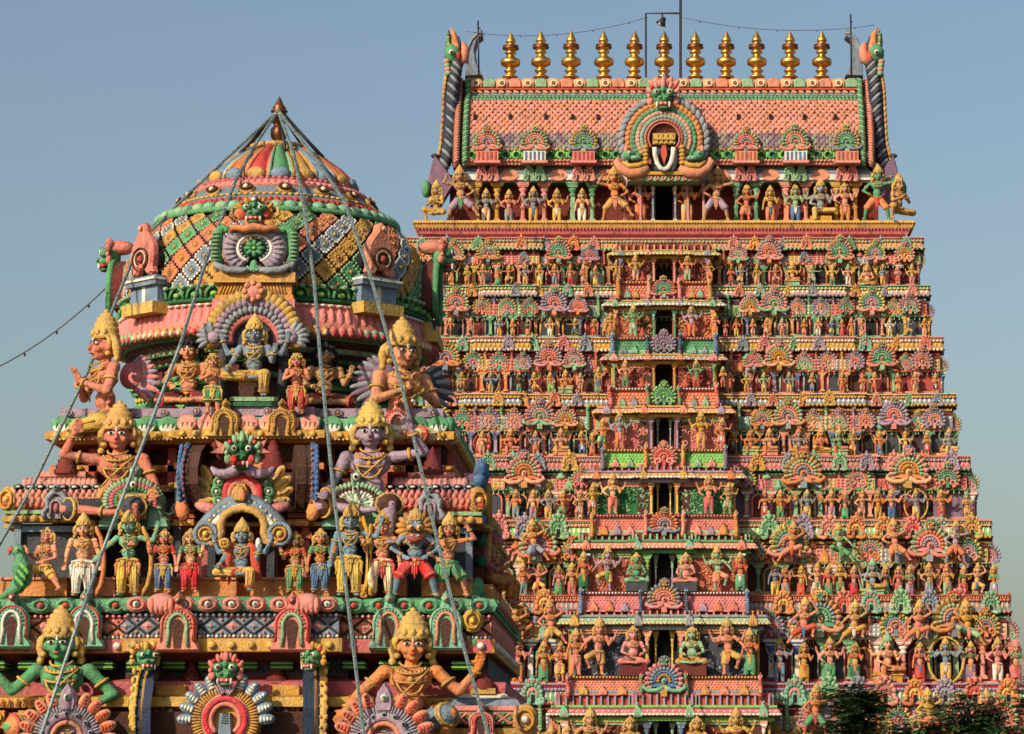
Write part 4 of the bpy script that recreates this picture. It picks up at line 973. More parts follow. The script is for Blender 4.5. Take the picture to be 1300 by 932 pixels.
for s in (-1, 1):
    arch.add(t_tube([(s*u*a, ya-.25, ZP(b, ya)) for a, b in ((20, 214), (30, 220), (42, 222), (54, 216), (60, 207), (57, 202))], [.16, .2, .2, .17, .12, .05], 8), 'salmon')
    arch.add(t_tube([(s*u*a, ya-.38, ZP(b, ya)) for a, b in ((22, 208), (32, 213), (44, 214), (53, 208))], [.08, .1, .1, .04], 6), 'ochre')
    arch.ball('green', (s*u*44, ya-.35, ZP(200, ya)), (.20, .2, .18)); arch.ball('mint', (s*u*36, ya-.42, ZP(204, ya)), (.2, .15, .09)); arch.ball('white', (s*u*44, ya-.55, ZP(198, ya)), .05, BEAD); arch.ball('salmon', (s*u*48, ya-.3, ZP(193, ya)), (.08, .08, .18))
    for k in range(5): arch.ball('ochre', (s*u*23, ya-.4, ZP(190+k*5, ya)), (.11, .1, .08), BEAD)
arch.box('pgreen', -1.15, 1.15, ya-.2, ya+.6, ZP(231, ya), ZP(224, ya)); arch.box('ochre', -1.2, 1.2, ya-.3, ya+.6, ZP(224, ya), ZP(220, ya))
for k in range(9): arch.add(ring_t(.06, .025, 8), 'pink', frame((-.9+k*.225, ya-.22, ZP(227.5, ya)), (0, 1, 0)))
ao = arch.build('central_arch', ro)
kf = MB(); kirti(kf, tm(PA(842, 124, -.15), 1.0), 'green', 'pink')
for s in (-2, -1, 0, 1, 2): kf.ball('lilac' if s == 0 else 'salmon' if abs(s) == 1 else 'pink', (s*.20, ya-.1, ZP(103+2*abs(s), ya)), (.09, .11, .26-.05*abs(s)), ry=s*.25)
kf.build('guardian_face', ro)
# roof ends: rope bands, scaly horn with a beast's head, inner horn
for s in (-1, 1):
    e = MB()
    for off, c, c2 in ((.02, 'green', 'pgreen'), (.30, 'salmon', 'pink')):
        for k, v in enumerate(np.arange(103, 214, 3.3)):
            y, z = vault(min(max(v, 101.1), 210.9)); e.add(BEAD, c if k % 2 else c2, tm((s*(Wr+off), y-.12, z), (.13, .13, .055), ry=s*.55))
    for x0, x1, c in ((.0, .5, 'brown'),): 
        e.add(t_prism([(y, ZP(v, y)) for v, y in YT]+[(2*102.25-y, ZP(v, y)) for v, y in reversed(YT)], min(s*Wr, s*(Wr+.45)), max(s*Wr, s*(Wr+.45))), c, np.array([[0, 1, 0, 0], [1, 0, 0, 0], [0, 0, 1, 0], [0, 0, 0, 1.0]]))
    e.build('roof_end', ro)
    hn = MB(); pts = []; yh = 100.6
    base = [(843+s*(843-x), y) for x, y in ((557, 226), (565, 208), (571, 182), (573, 150), (574, 120), (577, 97), (581, 80))]
    pts = [tuple(P(x, y, yh)) for x, y in base]
    hn.add(t_tube(pts, [.10, .20, .26, .26, .24, .22, .19], 10), 'dblue')
    cur = [Vector(p) for p in pts]
    for k in range(26):
        t = k/25*(len(cur)-1.001); j = int(t); p = cur[j].lerp(cur[j+1], t-j)
        hn.add(BEAD, 'slate' if k % 2 else 'grey', tm(p+Vector((0, -.17, 0)), (.26, .12, .075), ry=s*-.85))
        hn.add(BEAD, 'gold' if k % 3 else 'orange', tm(p+Vector((s*.27, -.05, 0)), (.07, .12, .13)))
    # beast's head with open jaws pointing up and out
    def Q(x, y, d=0): v = P(843+s*(843-x), y, yh+d); return v
    hn.ball('green', Q(574, 68, -.1), (.28, .25, .34)); hn.ball('white', Q(573, 66, -.38), .09, BEAD); hn.ball('black', Q(573, 66, -.46), .045, BEAD)
    hn.add(t_tube([Q(577, 70), Q(578, 55), Q(576, 43), Q(572, 35)], [.15, .15, .09, .02], 8), 'orange'); hn.add(t_tube([Q(580, 70), Q(583, 56), Q(582, 46)], [.11, .08, .02], 6), 'slate'); hn.add(t_tube([Q(574, 66), Q(572, 50), Q(569, 38)], [.09, .07, .015], 6, ), 'slate'); hn.ball('salmon', Q(579, 60, -.15), (.12, .1, .18))
    for k in range(5): hn.ball('gold' if k % 2 else 'green', Q(570-.3*k, 60-k*4, -.12), (.06, .06, .07), BEAD)
    hn.add(t_tube([Q(572, 66), Q(569, 54), Q(567, 42)], [.14, .10, .02], 6), 'green')
    hn.add(t_tube([Q(583, 82), Q(589, 74), Q(590, 62), Q(588, 54)], [.12, .16, .14, .06], 8), 'salmon')
    hn.ball('red', Q(581, 72, -.1), (.12, .2, .25))
    for k in range(4): hn.ball('pgreen' if k % 2 else 'salmon', Q(567+k*.6, 78+k*5, -.2), (.12, .1, .1), BEAD)
    hn.build('horned_beast', ro)
    ih = MB(); yi = 102.2
    def Q2(x, y): v = P(843+s*(843-x), y, yi); return (v.x, v.z)
    ih.add(t_prism([Q2(*p) for p in ((590, 98), (591, 80), (592, 62), (597, 48), (606, 39), (612, 38), (613, 47), (606, 52), (603, 64), (605, 80), (613, 97))][::s], yi-.15, yi+.5, .04), 'bgrey')
    ih.add(t_tube([P(843+s*(843-x), y, yi-.16) for x, y in ((592, 80), (594, 62), (599, 50), (607, 42), (612, 42))], .045, 5), 'grey')
    ih.build('inner_horn', ro)
    # grey side fin at the eave corner
    fn = MB()
    fn.add(t_prism([(P(843+s*(843-x), y, 100.4).x, P(0, y, 100.4).z) for x, y in ((541, 240), (551, 197), (566, 214), (578, 232), (560, 262), (546, 262))][::s], 100.3, 100.6, .04), 'violet')
    fn.ball('green', P(843+s*(843-541), 240, 100.2), (.16, .2, .3)); fn.ball('slate', P(843+s*(843-552), 198, 100.4), (.14, .12, .08))
    fn.build('corner_fin', ro)
# eleven gilded finials
FN = t_lathe([(0, 0), (.40, 0), (.42, .06), (.30, .12), (.20, .20), (.24, .27), (.33, .33), (.33, .40), (.22, .48), (.20, .53), (.26, .58), (.50, .70), (.53, .85), (.50, .98), (.28, 1.10), (.20, 1.18), (.18, 1.24), (.30, 1.32), (.30, 1.40), (.20, 1.46), (.22, 1.50), (.40, 1.56), (.41, 1.62), (.34, 1.65), (.40, 1.70), (.38, 1.76), (.24, 1.80), (.16, 1.86), (.26, 1.92), (.27, 2.0), (.22, 2.10), (.14, 2.26), (.05, 2.45), (0, 2.55)], 32)
fm = MB(); fm.add(FN, 'gilt'); fm.add(t_lathe([(.36, 1.54), (.43, 1.56), (.44, 1.62), (.36, 1.65), (.43, 1.70), (.41, 1.76), (.3, 1.78)], 24), 'copper_metal'); fme = fm.mesh('finial')
u6 = XP(CX+1, 70, 101.6)
for x in (648, 687, 725, 767, 805, 843, 883, 922, 961, 1003, 1043):
    zbv, ztv = ZP(99, 101.6), ZP(38 if x != 648 else 40, 101.6)
    inst(fme, 'finial', ro, tm((XP(x, 70, 101.6), 101.6, zbv), (u6*13/.53*.98,)*2+((ztv-zbv)/2.55,), ry=rnd.uniform(-.018, .018)))
ORN.build(gop)
# ================================================================== sculptures standing on the tall tower
ORD = ['first','second','third','fourth','fifth','sixth','seventh','eighth','ninth','tenth','eleventh','twelfth','thirteenth','fourteenth','fifteenth','sixteenth','seventeenth','eighteenth']
SKN = dict(salmon='orange-pink', orange='orange', peach='peach', pink='pink', gold='golden', yellow='yellow', green='green', pgreen='pale-green', grey='grey', bgrey='blue-grey', lilac='lilac', sky='blue-grey', tan='tan', brown='brown', mint='green', blue='blue', lgreen='bright-green', flesh='tan', white='white', red='red', violet='violet', cream='cream', ochre='ochre', dgreen='dark-green', rose='rose')
# px of the figure, pose, skin, cloth
ROWS_R = {
 1: [(928,'praying','orange','red'),(940,'raised','bgrey','yellow'),(961,'stand','gold','peach'),(984,'dancing','orange','salmon'),(1006,'seated','gold','orange'),(1032,'dancingl','pgreen','grey'),(1057,'four','yellow','green'),(1077,'four','peach','white'),(1101,'squatting','peach','orange'),(1121,'stand','bgrey','yellow'),(1140,'praying','pink','red'),(1158,'four','gold','salmon')],
 2: [(921,'praying','orange','salmon'),(935,'stand','orange','yellow'),(956,'praying','orange','peach'),(973,'raised','salmon','orange'),(993,'stand','peach','orange'),(1021,'praying','orange','salmon'),(1039,'stand','peach','white'),(1056,'raised','blue','yellow'),(1069,'womanp','orange','red'),(1081,'stand','orange','ochre'),(1094,'woman','tan','salmon'),(1130,'four','white','yellow'),(1153,'dancing','bgrey','gold'),(1174,'four','orange','peach')],
 3: [(927,'stand','orange','brown'),(948,'four','gold','ochre'),(970,'four','pgreen','gold'),(1002,'four','bgrey','yellow'),(1031,'praying','tan','blue'),(1069,'stand','orange','orange'),(1095,'praying','orange','salmon'),(1110,'raised','salmon','red'),(1140,'praying','orange','gold'),(1162,'stand','salmon','gold'),(1188,'praying','orange','brown')],
 4: [(930,'stand','orange','brown'),(953,'seated','orange','gold'),(977,'seated','salmon','orange'),(1014,'seated','grey','gold'),(1043,'kneeling','orange','gold'),(1066,'seated','green','orange'),(1083,'raised','gold','yellow'),(1117,'four','orange','blue'),(1150,'four','yellow','peach'),(1177,'praying','orange','red'),(1205,'seated','grey','yellow')],
 5: [(971,'stand','orange','red'),(991,'eight','orange','green'),(1025,'four','bgrey','yellow'),(1056,'eight','orange','lilac'),(1073,'woman','salmon','green'),(1094,'raised','peach','peach'),(1115,'stand','orange','gold'),(1132,'eight','salmon','blue'),(1163,'eight','bgrey','yellow'),(1195,'eight','orange','red'),(1228,'praying','gold','ochre')],
 6: [(984,'stand','bgrey','yellow'),(997,'woman','orange','grey'),(1017,'womanl','gold','red'),(1037,'raised','peach','cream'),(1052,'woman','orange','green'),(1067,'stand','ochre','green'),(1084,'womanl','salmon','red'),(1108,'seated','grey','gold'),(1124,'womanl','orange','green'),(1141,'woman','salmon','red'),(1155,'womanp','tan','lilac'),(1180,'four','tan','lilac'),(1203,'stand','gold','pgreen'),(1224,'woman','orange','red'),(1240,'dancing','peach','yellow'),(1262,'womanp','ochre','lilac')],
 7: [(990,'four','grey','sky'),(1021,'woman','gold','ochre'),(1054,'four','pink','green'),(1086,'woman','gold','dgreen'),(1127,'seated','peach','orange'),(1168,'woman','salmon','red'),(1201,'eight','sky','yellow'),(1233,'woman','salmon','violet'),(1267,'four','pink','white'),(1290,'womanl','tan','rose')],
 8: [(1010,'guard','orange','green'),(1060,'four','peach','grey'),(1130,'seated','pink','blue'),(1215,'stand','gold','ochre'),(1275,'woman','pink','green')],
}
ROWS_L = {
 1: [(556,'stand','salmon','red'),(573,'raised','orange','salmon'),(593,'praying','gold','orange'),(613,'four','orange','salmon'),(632,'woman','orange','green'),(645,'dancing','orange','gold'),(667,'four','grey','yellow'),(685,'stand','gold','yellow'),(704,'four','salmon','grey'),(724,'stand','orange','red'),(741,'praying','orange','peach'),(756,'woman','orange','yellow')],
 2: [(572,'stand','orange','brown'),(599,'dancingl','orange','salmon'),(634,'four','sky','yellow'),(651,'praying','orange','orange'),(670,'woman','brown','orange'),(698,'four','peach','white'),(729,'dancing','tan','dgreen'),(754,'praying','orange','red'),(768,'raised','gold','orange')],
 3: [(562,'stand','orange','gold'),(585,'raised','tan','brown'),(623,'eight','sky','gold'),(659,'stand','brown','green'),(679,'leaping','gold','ochre'),(699,'raisedl','orange','lgreen'),(718,'seated','orange','gold'),(737,'praying','salmon','orange'),(758,'woman','brown','green')],
 4: [(577,'woman','orange','salmon'),(612,'stand','peach','salmon'),(648,'seated','orange','salmon'),(680,'four','grey','orange'),(712,'seated','salmon','gold'),(739,'raisedl','orange','blue'),(752,'woman','orange','orange')],
 5: [(655,'stand','orange','grey'),(677,'stand','peach','lilac'),(696,'four','grey','yellow'),(714,'raised','orange','green'),(736,'raised','gold','salmon')],
 6: [(640,'womanl','orange','green'),(664,'stand','orange','grey'),(683,'dancing','salmon','yellow'),(709,'woman','salmon','green'),(726,'stand','tan','rose')],
 7: [(657,'four','salmon','orange'),(690,'woman','gold','green'),(711,'praying','orange','yellow')],
 8: [(668,'woman','orange','red'),(700,'stand','peach','ochre')],
}
FOOT = [281, 362, 427, 499, 578, 659, 757, 866, 985]
HEADY = [234, 337, 405, 474, 549, 624, 717, 813, 925]
WORDROW = ['top row', 'second row', 'third row', 'fourth row', 'fifth row', 'sixth row', 'seventh row', 'eighth row', 'ninth row']
SASH = ['red','green','salmon','orange','blue','white','gold','pink']
BL = ['red','green','rose','orange','dgreen']
def hpx(y_foot, y_top, Y):      # metres between two photo rows on a vertical plane
    return ZP(y_top, Y)-ZP(y_foot, Y)
for side, ROWS in ((1, ROWS_R), (-1, ROWS_L)):
    for i, row in ROWS.items():
        row = sorted(row, key=lambda t: side*t[0])
        for k, (px_, pose, skin, cloth) in enumerate(row):
            edge = abs(px_-CX) > WE[i]-38
            Y = yw(i)-.40-(.10 if edge else 0)
            foot = P(px_, FOOT[i], Y)
            H = hpx(FOOT[i], HEADY[i], Y)/1.13
            if pose == 'seated': H *= 1.30
            if pose == 'squatting': H *= 1.55
            if pose in ('kneeling',): H *= 1.45
            if pose in ('womanl','woman','womanp'): H *= .92
            if pose == 'praying': H *= .95
            lab = f"{SKN[skin]} {WORDS[pose]} sculpture in {SKN.get(cloth, cloth)} cloth, {ORD[k]} {'right' if side > 0 else 'left'} of tower doors, {WORDROW[i]}"
            foot.z = ZP(CT[i+1], yw(i+1)-.25)+.01 if False else foot.z
            statue(pose, foot, H, skin, cloth, lab, 'painted sculptures on the tall tower', sash=SASH[(k+i) % 8], crown='crown' if (k*7+i) % 5 else ('salmon', 'pgreen', 'ochre')[k % 3], blouse=BL[(k+i) % 5], yaw=((k*5+i*3) % 7-3)*.07, jewel='gold' if k % 4 else 'salmon', face=(i > 3))
            if pose in ('seated', 'squatting', 'kneeling'):
                q = MB(); w_ = H*.30; hh = H*(.17 if pose == 'seated' else .12)
                q.box(('orange','pgreen','salmon','ochre')[(k+i) % 4], -w_, w_, -.16, .30, -.02, hh+ (.05 if pose == 'seated' else 0)); q.box('gold', -w_*1.1, w_*1.1, -.20, .30, hh*.8, hh*.95)
                q.add(t_tube(arc(w_*.95, 0, 180, 11, 0, hh), .05, 5), 'gold' if k % 2 else 'orange', tm((0, .25, 0)))
                q.add(t_prism([(w_*.9*math.cos(a), hh+w_*1.0*math.sin(a)) for a in np.linspace(0, math.pi, 12)], .26, .32), ('brick','green','slate')[(k+i) % 3])
                o = q.build('pedestal', gop, loc=None); o.matrix_basis = Matrix.Translation(foot)
# oval halo rings round three of them
for px_, i, c, c2 in ((1163, 5, 'gold', 'orange'), (1201, 7, 'gold', 'yellow'), (623, 3, 'gold', 'orange'), (612, 4, 'red', 'orange'), (1014, 4, 'orange', 'gold')):
    Y = yw(i)-.34; H = hpx(FOOT[i], HEADY[i], Y); c0 = P(px_, (FOOT[i]+HEADY[i])/2-1, Y)
    q = MB(); rx_, rz_ = H*(.42 if i != 4 else .36), H*.56 if i != 4 else H*.40
    pts = [(rx_*math.cos(a), 0, rz_*math.sin(a)) for a in np.linspace(0, 2*math.pi, 33)[:-1]]
    q.add(t_tube(pts, H*.035, 6, True), c)
    for p in pts[::2]: q.ball(c2, (p[0]*1.0, -.03, p[2]), H*.03, BEAD)
    if i == 4: q.add(t_prism([(x, z) for x, _, z in pts], .05, .12), 'salmon')
    o = q.build('halo_ring', gop); o.matrix_basis = Matrix.Translation(c0)
# climbing bearers between the rows
for k, (px_, y1, y0_, i, pose, skin, cloth) in enumerate((
  (1005,668,714,6,'climbing','orange','salmon'),(1067,670,714,6,'climbingl','pgreen','green'),(1137,668,716,6,'leaping','salmon','orange'),(1213,670,716,6,'striding','lilac','orange'),
  (1020,765,818,7,'climbing','salmon','red'),(1084,768,818,7,'climbing','tan','ochre'),(1165,768,820,7,'climbing','salmon','orange'),(1230,768,820,7,'climbingl','ochre','pgreen'),
  (1035,880,934,8,'striding','orange','green'),(1103,880,934,8,'climbing','gold','salmon'),(1181,884,936,8,'leaping','gold','orange'),(1250,882,936,8,'climbing','salmon','green'),
  (678,668,716,6,'leaping','orange','grey'),(652,770,820,7,'climbing','orange','brown'),(700,772,822,7,'leaping','salmon','gold'))):
    Y = yw(i)-.62
    statue(pose, P(px_, y0_, Y), hpx(y0_, y1, Y)/1.0, skin, cloth, f"{SKN[skin]} bearer in {SKN.get(cloth, cloth)} shorts climbing below {WORDROW[i-1]}, {ORD[(0,1,2,3,0,1,2,3,0,1,2,3,0,1,0)[k]]} {'right' if px_ > CX else 'left'} of doors", 'climbing bearers on the tower', sash=SASH[k % 8], face=True)
# figures of the middle bay
MID = {1: [(782,'raised','gold','orange',.8),(807,'four','gold','peach',1),(873,'four','orange','pgreen',1),(901,'raisedl','ochre','orange',.8)],
 2: [(775,'stand','orange','ochre',.75),(804,'four','green','pgreen',1),(878,'four','lilac','orange',1),(908,'stand','salmon','ochre',.75)],
 3: [(760,'stand','gold','blue',.75),(794,'four','salmon','green',1),(884,'four','green','red',1),(918,'praying','orange','red',.75)],
 4: [(764,'raised','orange','lgreen',.85),(787,'four','grey','orange',1.05),(890,'four','ochre','gold',1.05),(916,'raised','orange','salmon',.85)],
 5: [(752,'raised','ochre','salmon',.85),(778,'four','peach','salmon',1.1),(900,'four','salmon','rose',1.1),(924,'raised','tan','pgreen',.85)],
 6: [(741,'woman','orange','dgreen',.92),(770,'guard','lilac','yellow',1.05),(808,'squatting','green','pgreen',.75),(871,'squatting','pink','salmon',.75),(912,'guardl','pgreen','salmon',1.05),(940,'woman','orange','green',.9)],
 7: [(731,'stand','orange','salmon',.9),(759,'guard','salmon','gold',1.1),(804,'squatting','pink','salmon',.8),(879,'squatting','pgreen','ochre',.8),(925,'guardl','salmon','gold',1.1),(952,'woman','orange','green',.9)],
 8: [(720,'woman','salmon','red',.8),(747,'guard','tan','ochre',1.1),(800,'squatting','gold','green',.8),(885,'squatting','ochre','salmon',.8),(937,'guardl','gold','ochre',1.1)]}
for i, row in MID.items():
    nl = [r for r in row if r[0] < CX]
    for k, (px_, pose, skin, cloth, sc_) in enumerate(row):
        Y = yb(i)-.34; yf = PAR[i][0]-.5
        H = hpx(yf, DOOR[i][0], Y)*sc_*.97
        if pose == 'squatting': H *= 1.45
        n = len(nl)-1-k if px_ < CX else k-len(nl)
        foot = P(px_, yf, Y)
        if pose == 'squatting':
            q = MB(); q.box('slate' if i == 6 else 'maroon', foot.x-H*.28, foot.x+H*.28, Y-.25, Y+.3, foot.z-.02, foot.z+H*.22); q.build('pedestal', gop); foot.z += H*.22
        statue(pose, foot, H, skin, cloth, f"{SKN[skin]} {WORDS[pose]} sculpture in {SKN.get(cloth, cloth)} cloth, {ORD[n]} {'left' if px_ < CX else 'right'} of doorway, middle bay, {WORDROW[i]}", 'sculptures beside the tower doorways', sash=SASH[(k*3+i) % 8], blouse=BL[k % 5], face=True, yaw=(.12 if px_ < CX else -.12))
# top gallery
TOPR = [(554,244,280,'kneeling','gold','ochre','seated',-.5),(585,222,280,'stridingl','tan','lilac','',0),(617,246,280,'four','grey','cream','',0),(646,247,280,'four','salmon','grey','',0),(677,244,280,'four','bgrey','gold','',0),(707,246,280,'four','gold','yellow','',0),(739,246,280,'stand','peach','white','',0),
 (781,222,279,'stridingl','orange','gold','',0),(813,233,277,'four','salmon','orange','',0),(872,233,277,'four','orange','peach','',0),(909,222,279,'striding','tan','lilac','',0),(947,241,280,'raised','orange','salmon','',0),(978,243,280,'stand','gold','orange','',0),(1010,241,280,'four','pgreen','blue','',0),
 (1042,243,280,'seated','grey','yellow','',0),(1073,238,280,'four','pink','orange','',0),(1113,220,279,'striding','green','orange','',.0),(1141,238,280,'kneeling','tan','ochre','',.6)]
for k, (px_, y1, y0_, pose, skin, cloth, _, yaw) in enumerate(TOPR):
    big = y0_-y1 > 50; Y = 99.85 if big else 100.15
    if px_ in (554, 1141): Y = 99.8
    H = hpx(y0_, y1, Y)*(1.0 if big else 1.06)
    if pose in ('kneeling', 'seated'): H *= 1.4
    f = P(px_, y0_-1, Y); f.z = zg+.02
    where = 'left' if px_ < CX else 'right'; n = sorted(abs(t[0]-CX) for t in TOPR if (t[0] < CX) == (px_ < CX)).index(abs(px_-CX))
    statue(pose, f, H, skin, cloth, f"{'large ' if big else ''}{SKN[skin]} {WORDS[pose]} sculpture under the barrel roof, {ORD[n]} {where} of the topmost doorway", 'sculptures in the top gallery', sash=SASH[k % 8], yaw=yaw, face=True)
    if pose == 'seated':
        q = MB(); q.box('ochre', f.x-.35, f.x+.35, Y-.2, Y+.4, zg, zg+.22); q.build('pedestal', gop)
# sculptures on the right-hand flank seen in profile past the corner
for i in (5, 6, 7, 8):
    path, W, A = tier_path(i)
    for k, yy in enumerate((1.6, 3.0)):
        f = Vector((W+.25, yw(i)+yy, P(CX+WE[i], FOOT[i], yw(i)).z))
        statue('praying' if k else 'raised', f, hpx(FOOT[i], HEADY[i], f.y)/1.15, ('rose','tan')[k], ('brown','ochre')[k], f"{('rose','tan')[k]} sculpture in profile on the tower's right flank, {('nearer','farther')[k]} one, {WORDROW[i]}", 'profile sculptures on the right flank', yaw=math.pi/2)
# ================================================================== the near shrine tower with the lattice dome
VX, VY = -4.99, 40.0
shr = empty('shrine_tower', (VX, VY, 0))
tag(shr, 'nearer squat shrine tower with colourful lattice dome and one dark copper finial', 'shrine tower')
def hpx_(y_foot, y_top, Y): return ZP(y_top, Y)-ZP(y_foot, Y)
def Vp(px_, py, Y): return tuple(P(px_, py, Y))
def XX(px_, py, Y): return P(px_, py, Y).x
def PX(a, b, Y): v = P(a, b, Y); return (v.x, v.z)
def upx(Y): return XP(CX+1, 500, Y)
def polar(r, phi, z): return (VX+r*math.sin(phi), VY-r*math.cos(phi), z)
def sq(yf, w, c=None, p=0, back=None, cx=VX):
    back = back if back is not None else 2*VY-yf
    if c is None: return [(cx-w, back), (cx-w, yf), (cx+w, yf), (cx+w, back)]
    return [(cx-w, back), (cx-w, yf), (cx-c, yf), (cx-c, yf-p), (cx+c, yf-p), (cx+c, yf), (cx+w, yf), (cx+w, back)]
def medal(mb, M, a, b, c, r=.1, squash=.8):
    S = MB(); S.ball(a, (0, .02, 0), (r, r*.35, r*squash)); S.add(ring_t(r*.62, r*.14, 14), b, tm((0, -r*.28, 0), (1, 1, squash)) @ np.array(Matrix.Rotation(math.pi/2, 4, 'X')))
    S.ball(c, (0, -r*.30, 0), (r*.30, r*.25, r*.30)); mb.addmb(S.pack(), M)
def lattice(mb, x0, x1, y, z0, z1, cell, base, bar, bead, rot=0):
    """relief band of crossed bars with a boss in each diamond"""
    h = z1-z0; n = max(1, int(round((x1-x0)/cell))); cell = (x1-x0)/n
    mb.box(base, x0, x1, y, y+.1, z0, z1)
    for k in range(n):
        a = x0+cell*k
        for p, q in (((a, z0), (a+cell, z1)), ((a, z1), (a+cell, z0))):
            mb.add(t_tube([(p[0], y-.008, p[1]), (q[0], y-.008, q[1])], .016, 4, sm=False), bar)
        mb.ball(bead, (a+cell/2, y-.012, z0+h*.12), .018, BEAD); mb.ball(bead, (a+cell/2, y-.012, z1-h*.12), .018, BEAD); mb.ball(bead, (a, y-.012, (z0+z1)/2), .022, BEAD)
        mb.add(PYR, bead if k % 2 else base, tm((a, y-.004, (z0+z1)/2), (cell*.28, .05, h*.28)))
def beadrow(mb, c, x0, x1, y, z, step, r, c2=None):
    n = max(1, int(round((x1-x0)/step)))
    for k in range(n): mb.ball(c if (k % 2 or not c2) else c2, (x0+(x1-x0)*(k+.5)/n, y, z), r, BEAD if r < .03 else SPH)
def petals(mb, c, c2, x0, x1, y, z0, z1, step, out=.05):
    n = max(1, int(round((x1-x0)/step))); w = (x1-x0)/n; h = z1-z0
    for k in range(n):
        x = x0+w*(k+.5)
        mb.add(SPH2, c, tm((x, y+.01, z0+h*.52), (w*.50, out*.6, h*.60), rx=-.30)); mb.add(SPH2, c2, tm((x, y-out*.32, z0+h*.30), (w*.40, out*.42, h*.34), rx=-.30))
        for q in (-1, 0, 1): mb.add(BEAD, c, tm((x+q*w*.22, y-out*.70, z0+h*.42), (.010, .012, h*.24)))
def horseshoe(mb, M, a, b, c, w=.3, h=.6):
    """upright horseshoe gable of width 2w and height h"""
    S = MB()
    o = [(-w*1.05, 0), (w*1.05, 0), (w*1.02, h*.14), (w*.82, h*.2)]+[(w*.9*math.cos(t), h*.48+h*.30*math.sin(t)) for t in np.linspace(-.1, math.pi*.38, 6)]+[(w*.22, h*.84), (w*.28, h*.93), (0, h*1.06)]
    o += [(-x, z) for x, z in reversed(o[2:-1])]
    S.add(t_prism(o, -.07, .07, .03), a)
    S.add(t_tube([(-w*.50, -.085, h*.10)]+[(w*.46*math.cos(t), -.085, h*.42+h*.24*math.sin(t)) for t in np.linspace(math.pi*1.12, -.12*math.pi, 12)]+[(w*.50, -.085, h*.10)], w*.10, 6), b)
    S.add(t_prism([(w*.30*math.cos(t), h*.42+h*.15*math.sin(t)) for t in np.linspace(math.pi*1.15, -.15*math.pi, 11)]+[(w*.17, h*.06), (-w*.17, h*.06)], -.076, -.06), 'brown')
    for k in range(13):
        t = math.pi*1.02-k*math.pi*1.04/12; S.ball(a, (w*.62*math.cos(t), -.085, h*.45+h*.26*math.sin(t)), w*.06, BEAD)
    S.add(t_tube([(-w*.82, -.06, h*.16)]+[(w*.78*math.cos(t), -.07, h*.47+h*.28*math.sin(t)) for t in np.linspace(math.pi*1.06, -.06*math.pi, 14)]+[(w*.82, -.06, h*.16)], w*.055, 5), c)
    S.ball(c, (0, -.08, h*.90), (w*.2, .05, w*.2)); S.ball(b, (0, -.125, h*.90), w*.09, BEAD)
    mb.addmb(S.pack(), M)

# ---------------- dome
DP = [(1.88, 381), (1.91, 362), (1.93, 345), (1.91, 318), (1.79, 292), (1.56, 267)]
def zr_(R_, y): return ZP(y, VY-R_)
dprof = [(r, zr_(r, y)) for r, y in DP]
dm = MB()
dm.add(t_lathe([(1.70, zr_(1.9, 395)), (1.78, zr_(1.88, 383))]+[(r-.03, z) for r, z in dprof], 64), 'brown', tm((VX, VY, 0)))
dome = dm.build('dome', shr)
# coloured lattice tiles on the dome
tl = MB(); NT = 36; dth = 2*math.pi/NT
def dome_at(t):     # t = arc length up from the foot of the lattice
    for (r0, z0), (r1, z1) in zip(dprof[1:], dprof[2:]):
        l = math.hypot(r1-r0, z1-z0)
        if t <= l: return r0+(r1-r0)*t/l, z0+(z1-z0)*t/l, (r1-r0)/l, (z1-z0)/l
        t -= l
    return None
TILE = MB()
TILE.add(t_prism([(0, -1), (1, 0), (0, 1), (-1, 0)], -.10, .05, .10), '#a')
for sx_ in range(4):
    for q in range(4):
        a0_ = np.array([(0, -1), (1, 0), (0, 1), (-1, 0)][sx_]); a1_ = np.array([(1, 0), (0, 1), (-1, 0), (0, -1)][sx_]); p = (a0_+(a1_-a0_)*(q+.5)/4)*.93
        TILE.add(BEAD, '#b', tm((p[0], -.09, p[1]), (.13, .08, .13)))
TILE.add(ring_t(.30, .07, 8), '#a', np.array(Matrix.Translation((0, -.13, 0)) @ Matrix.Rotation(math.pi/2, 4, 'X'))); TILE.ball('#c', (0, -.15, 0), (.18, .12, .18)); TILE.ball('brown', (0, -.24, 0), .06, BEAD)
TK = TILE.pack()
t = .05; row = 0
while True:
    d = dome_at(t)
    if d is None: break
    r_, z, dr, dz = d; a_ = r_*dth/2
    for k in range(NT):
        ph = (k+row*.5)*dth; ph = (ph+math.pi) % (2*math.pi)-math.pi
        if abs(ph) > 1.95: continue
        c = (('orange','red'), ('bgrey','white'), ('gold','ochre'), ('green','pgreen'))[k % 4]
        xa = np.array((math.cos(ph), math.sin(ph), 0)); za = np.array((math.sin(ph)*dr, -math.cos(ph)*dr, dz)); ya_ = np.cross(za, xa); w_ = rnd.uniform(-.05, .05); xa, za = xa+za*w_, za-xa*w_
        M = basis(polar(r_+.01, ph, z), xa*a_*.87, ya_*a_*.9, za*a_*.87)
        tl.addmb(TK, M, {'#a': c[0], '#b': 'salmon' if c[0] == 'orange' else 'white' if c[0] == 'bgrey' else 'gold' if c[0] == 'gold' else 'pgreen', '#c': 'yellow' if c[0] != 'gold' else 'orange'})
    t += a_*1.0; row += 1
tl.build('lattice_tiles', dome)
rg = MB()
def lring(mb, r, z, n, c, sz, ph0=0, dy=0, M=None):
    for k in range(n):
        ph = 2*math.pi*(k+ph0)/n
        if abs((ph+math.pi) % (2*math.pi)-math.pi) > 2.0: continue
        mb.add(SPH if max(sz) > .05 else BEAD, c, tm(polar(r, ph, z), sz, rz=ph))
z0 = zr_(1.91, 381); z1 = zr_(1.91, 361)
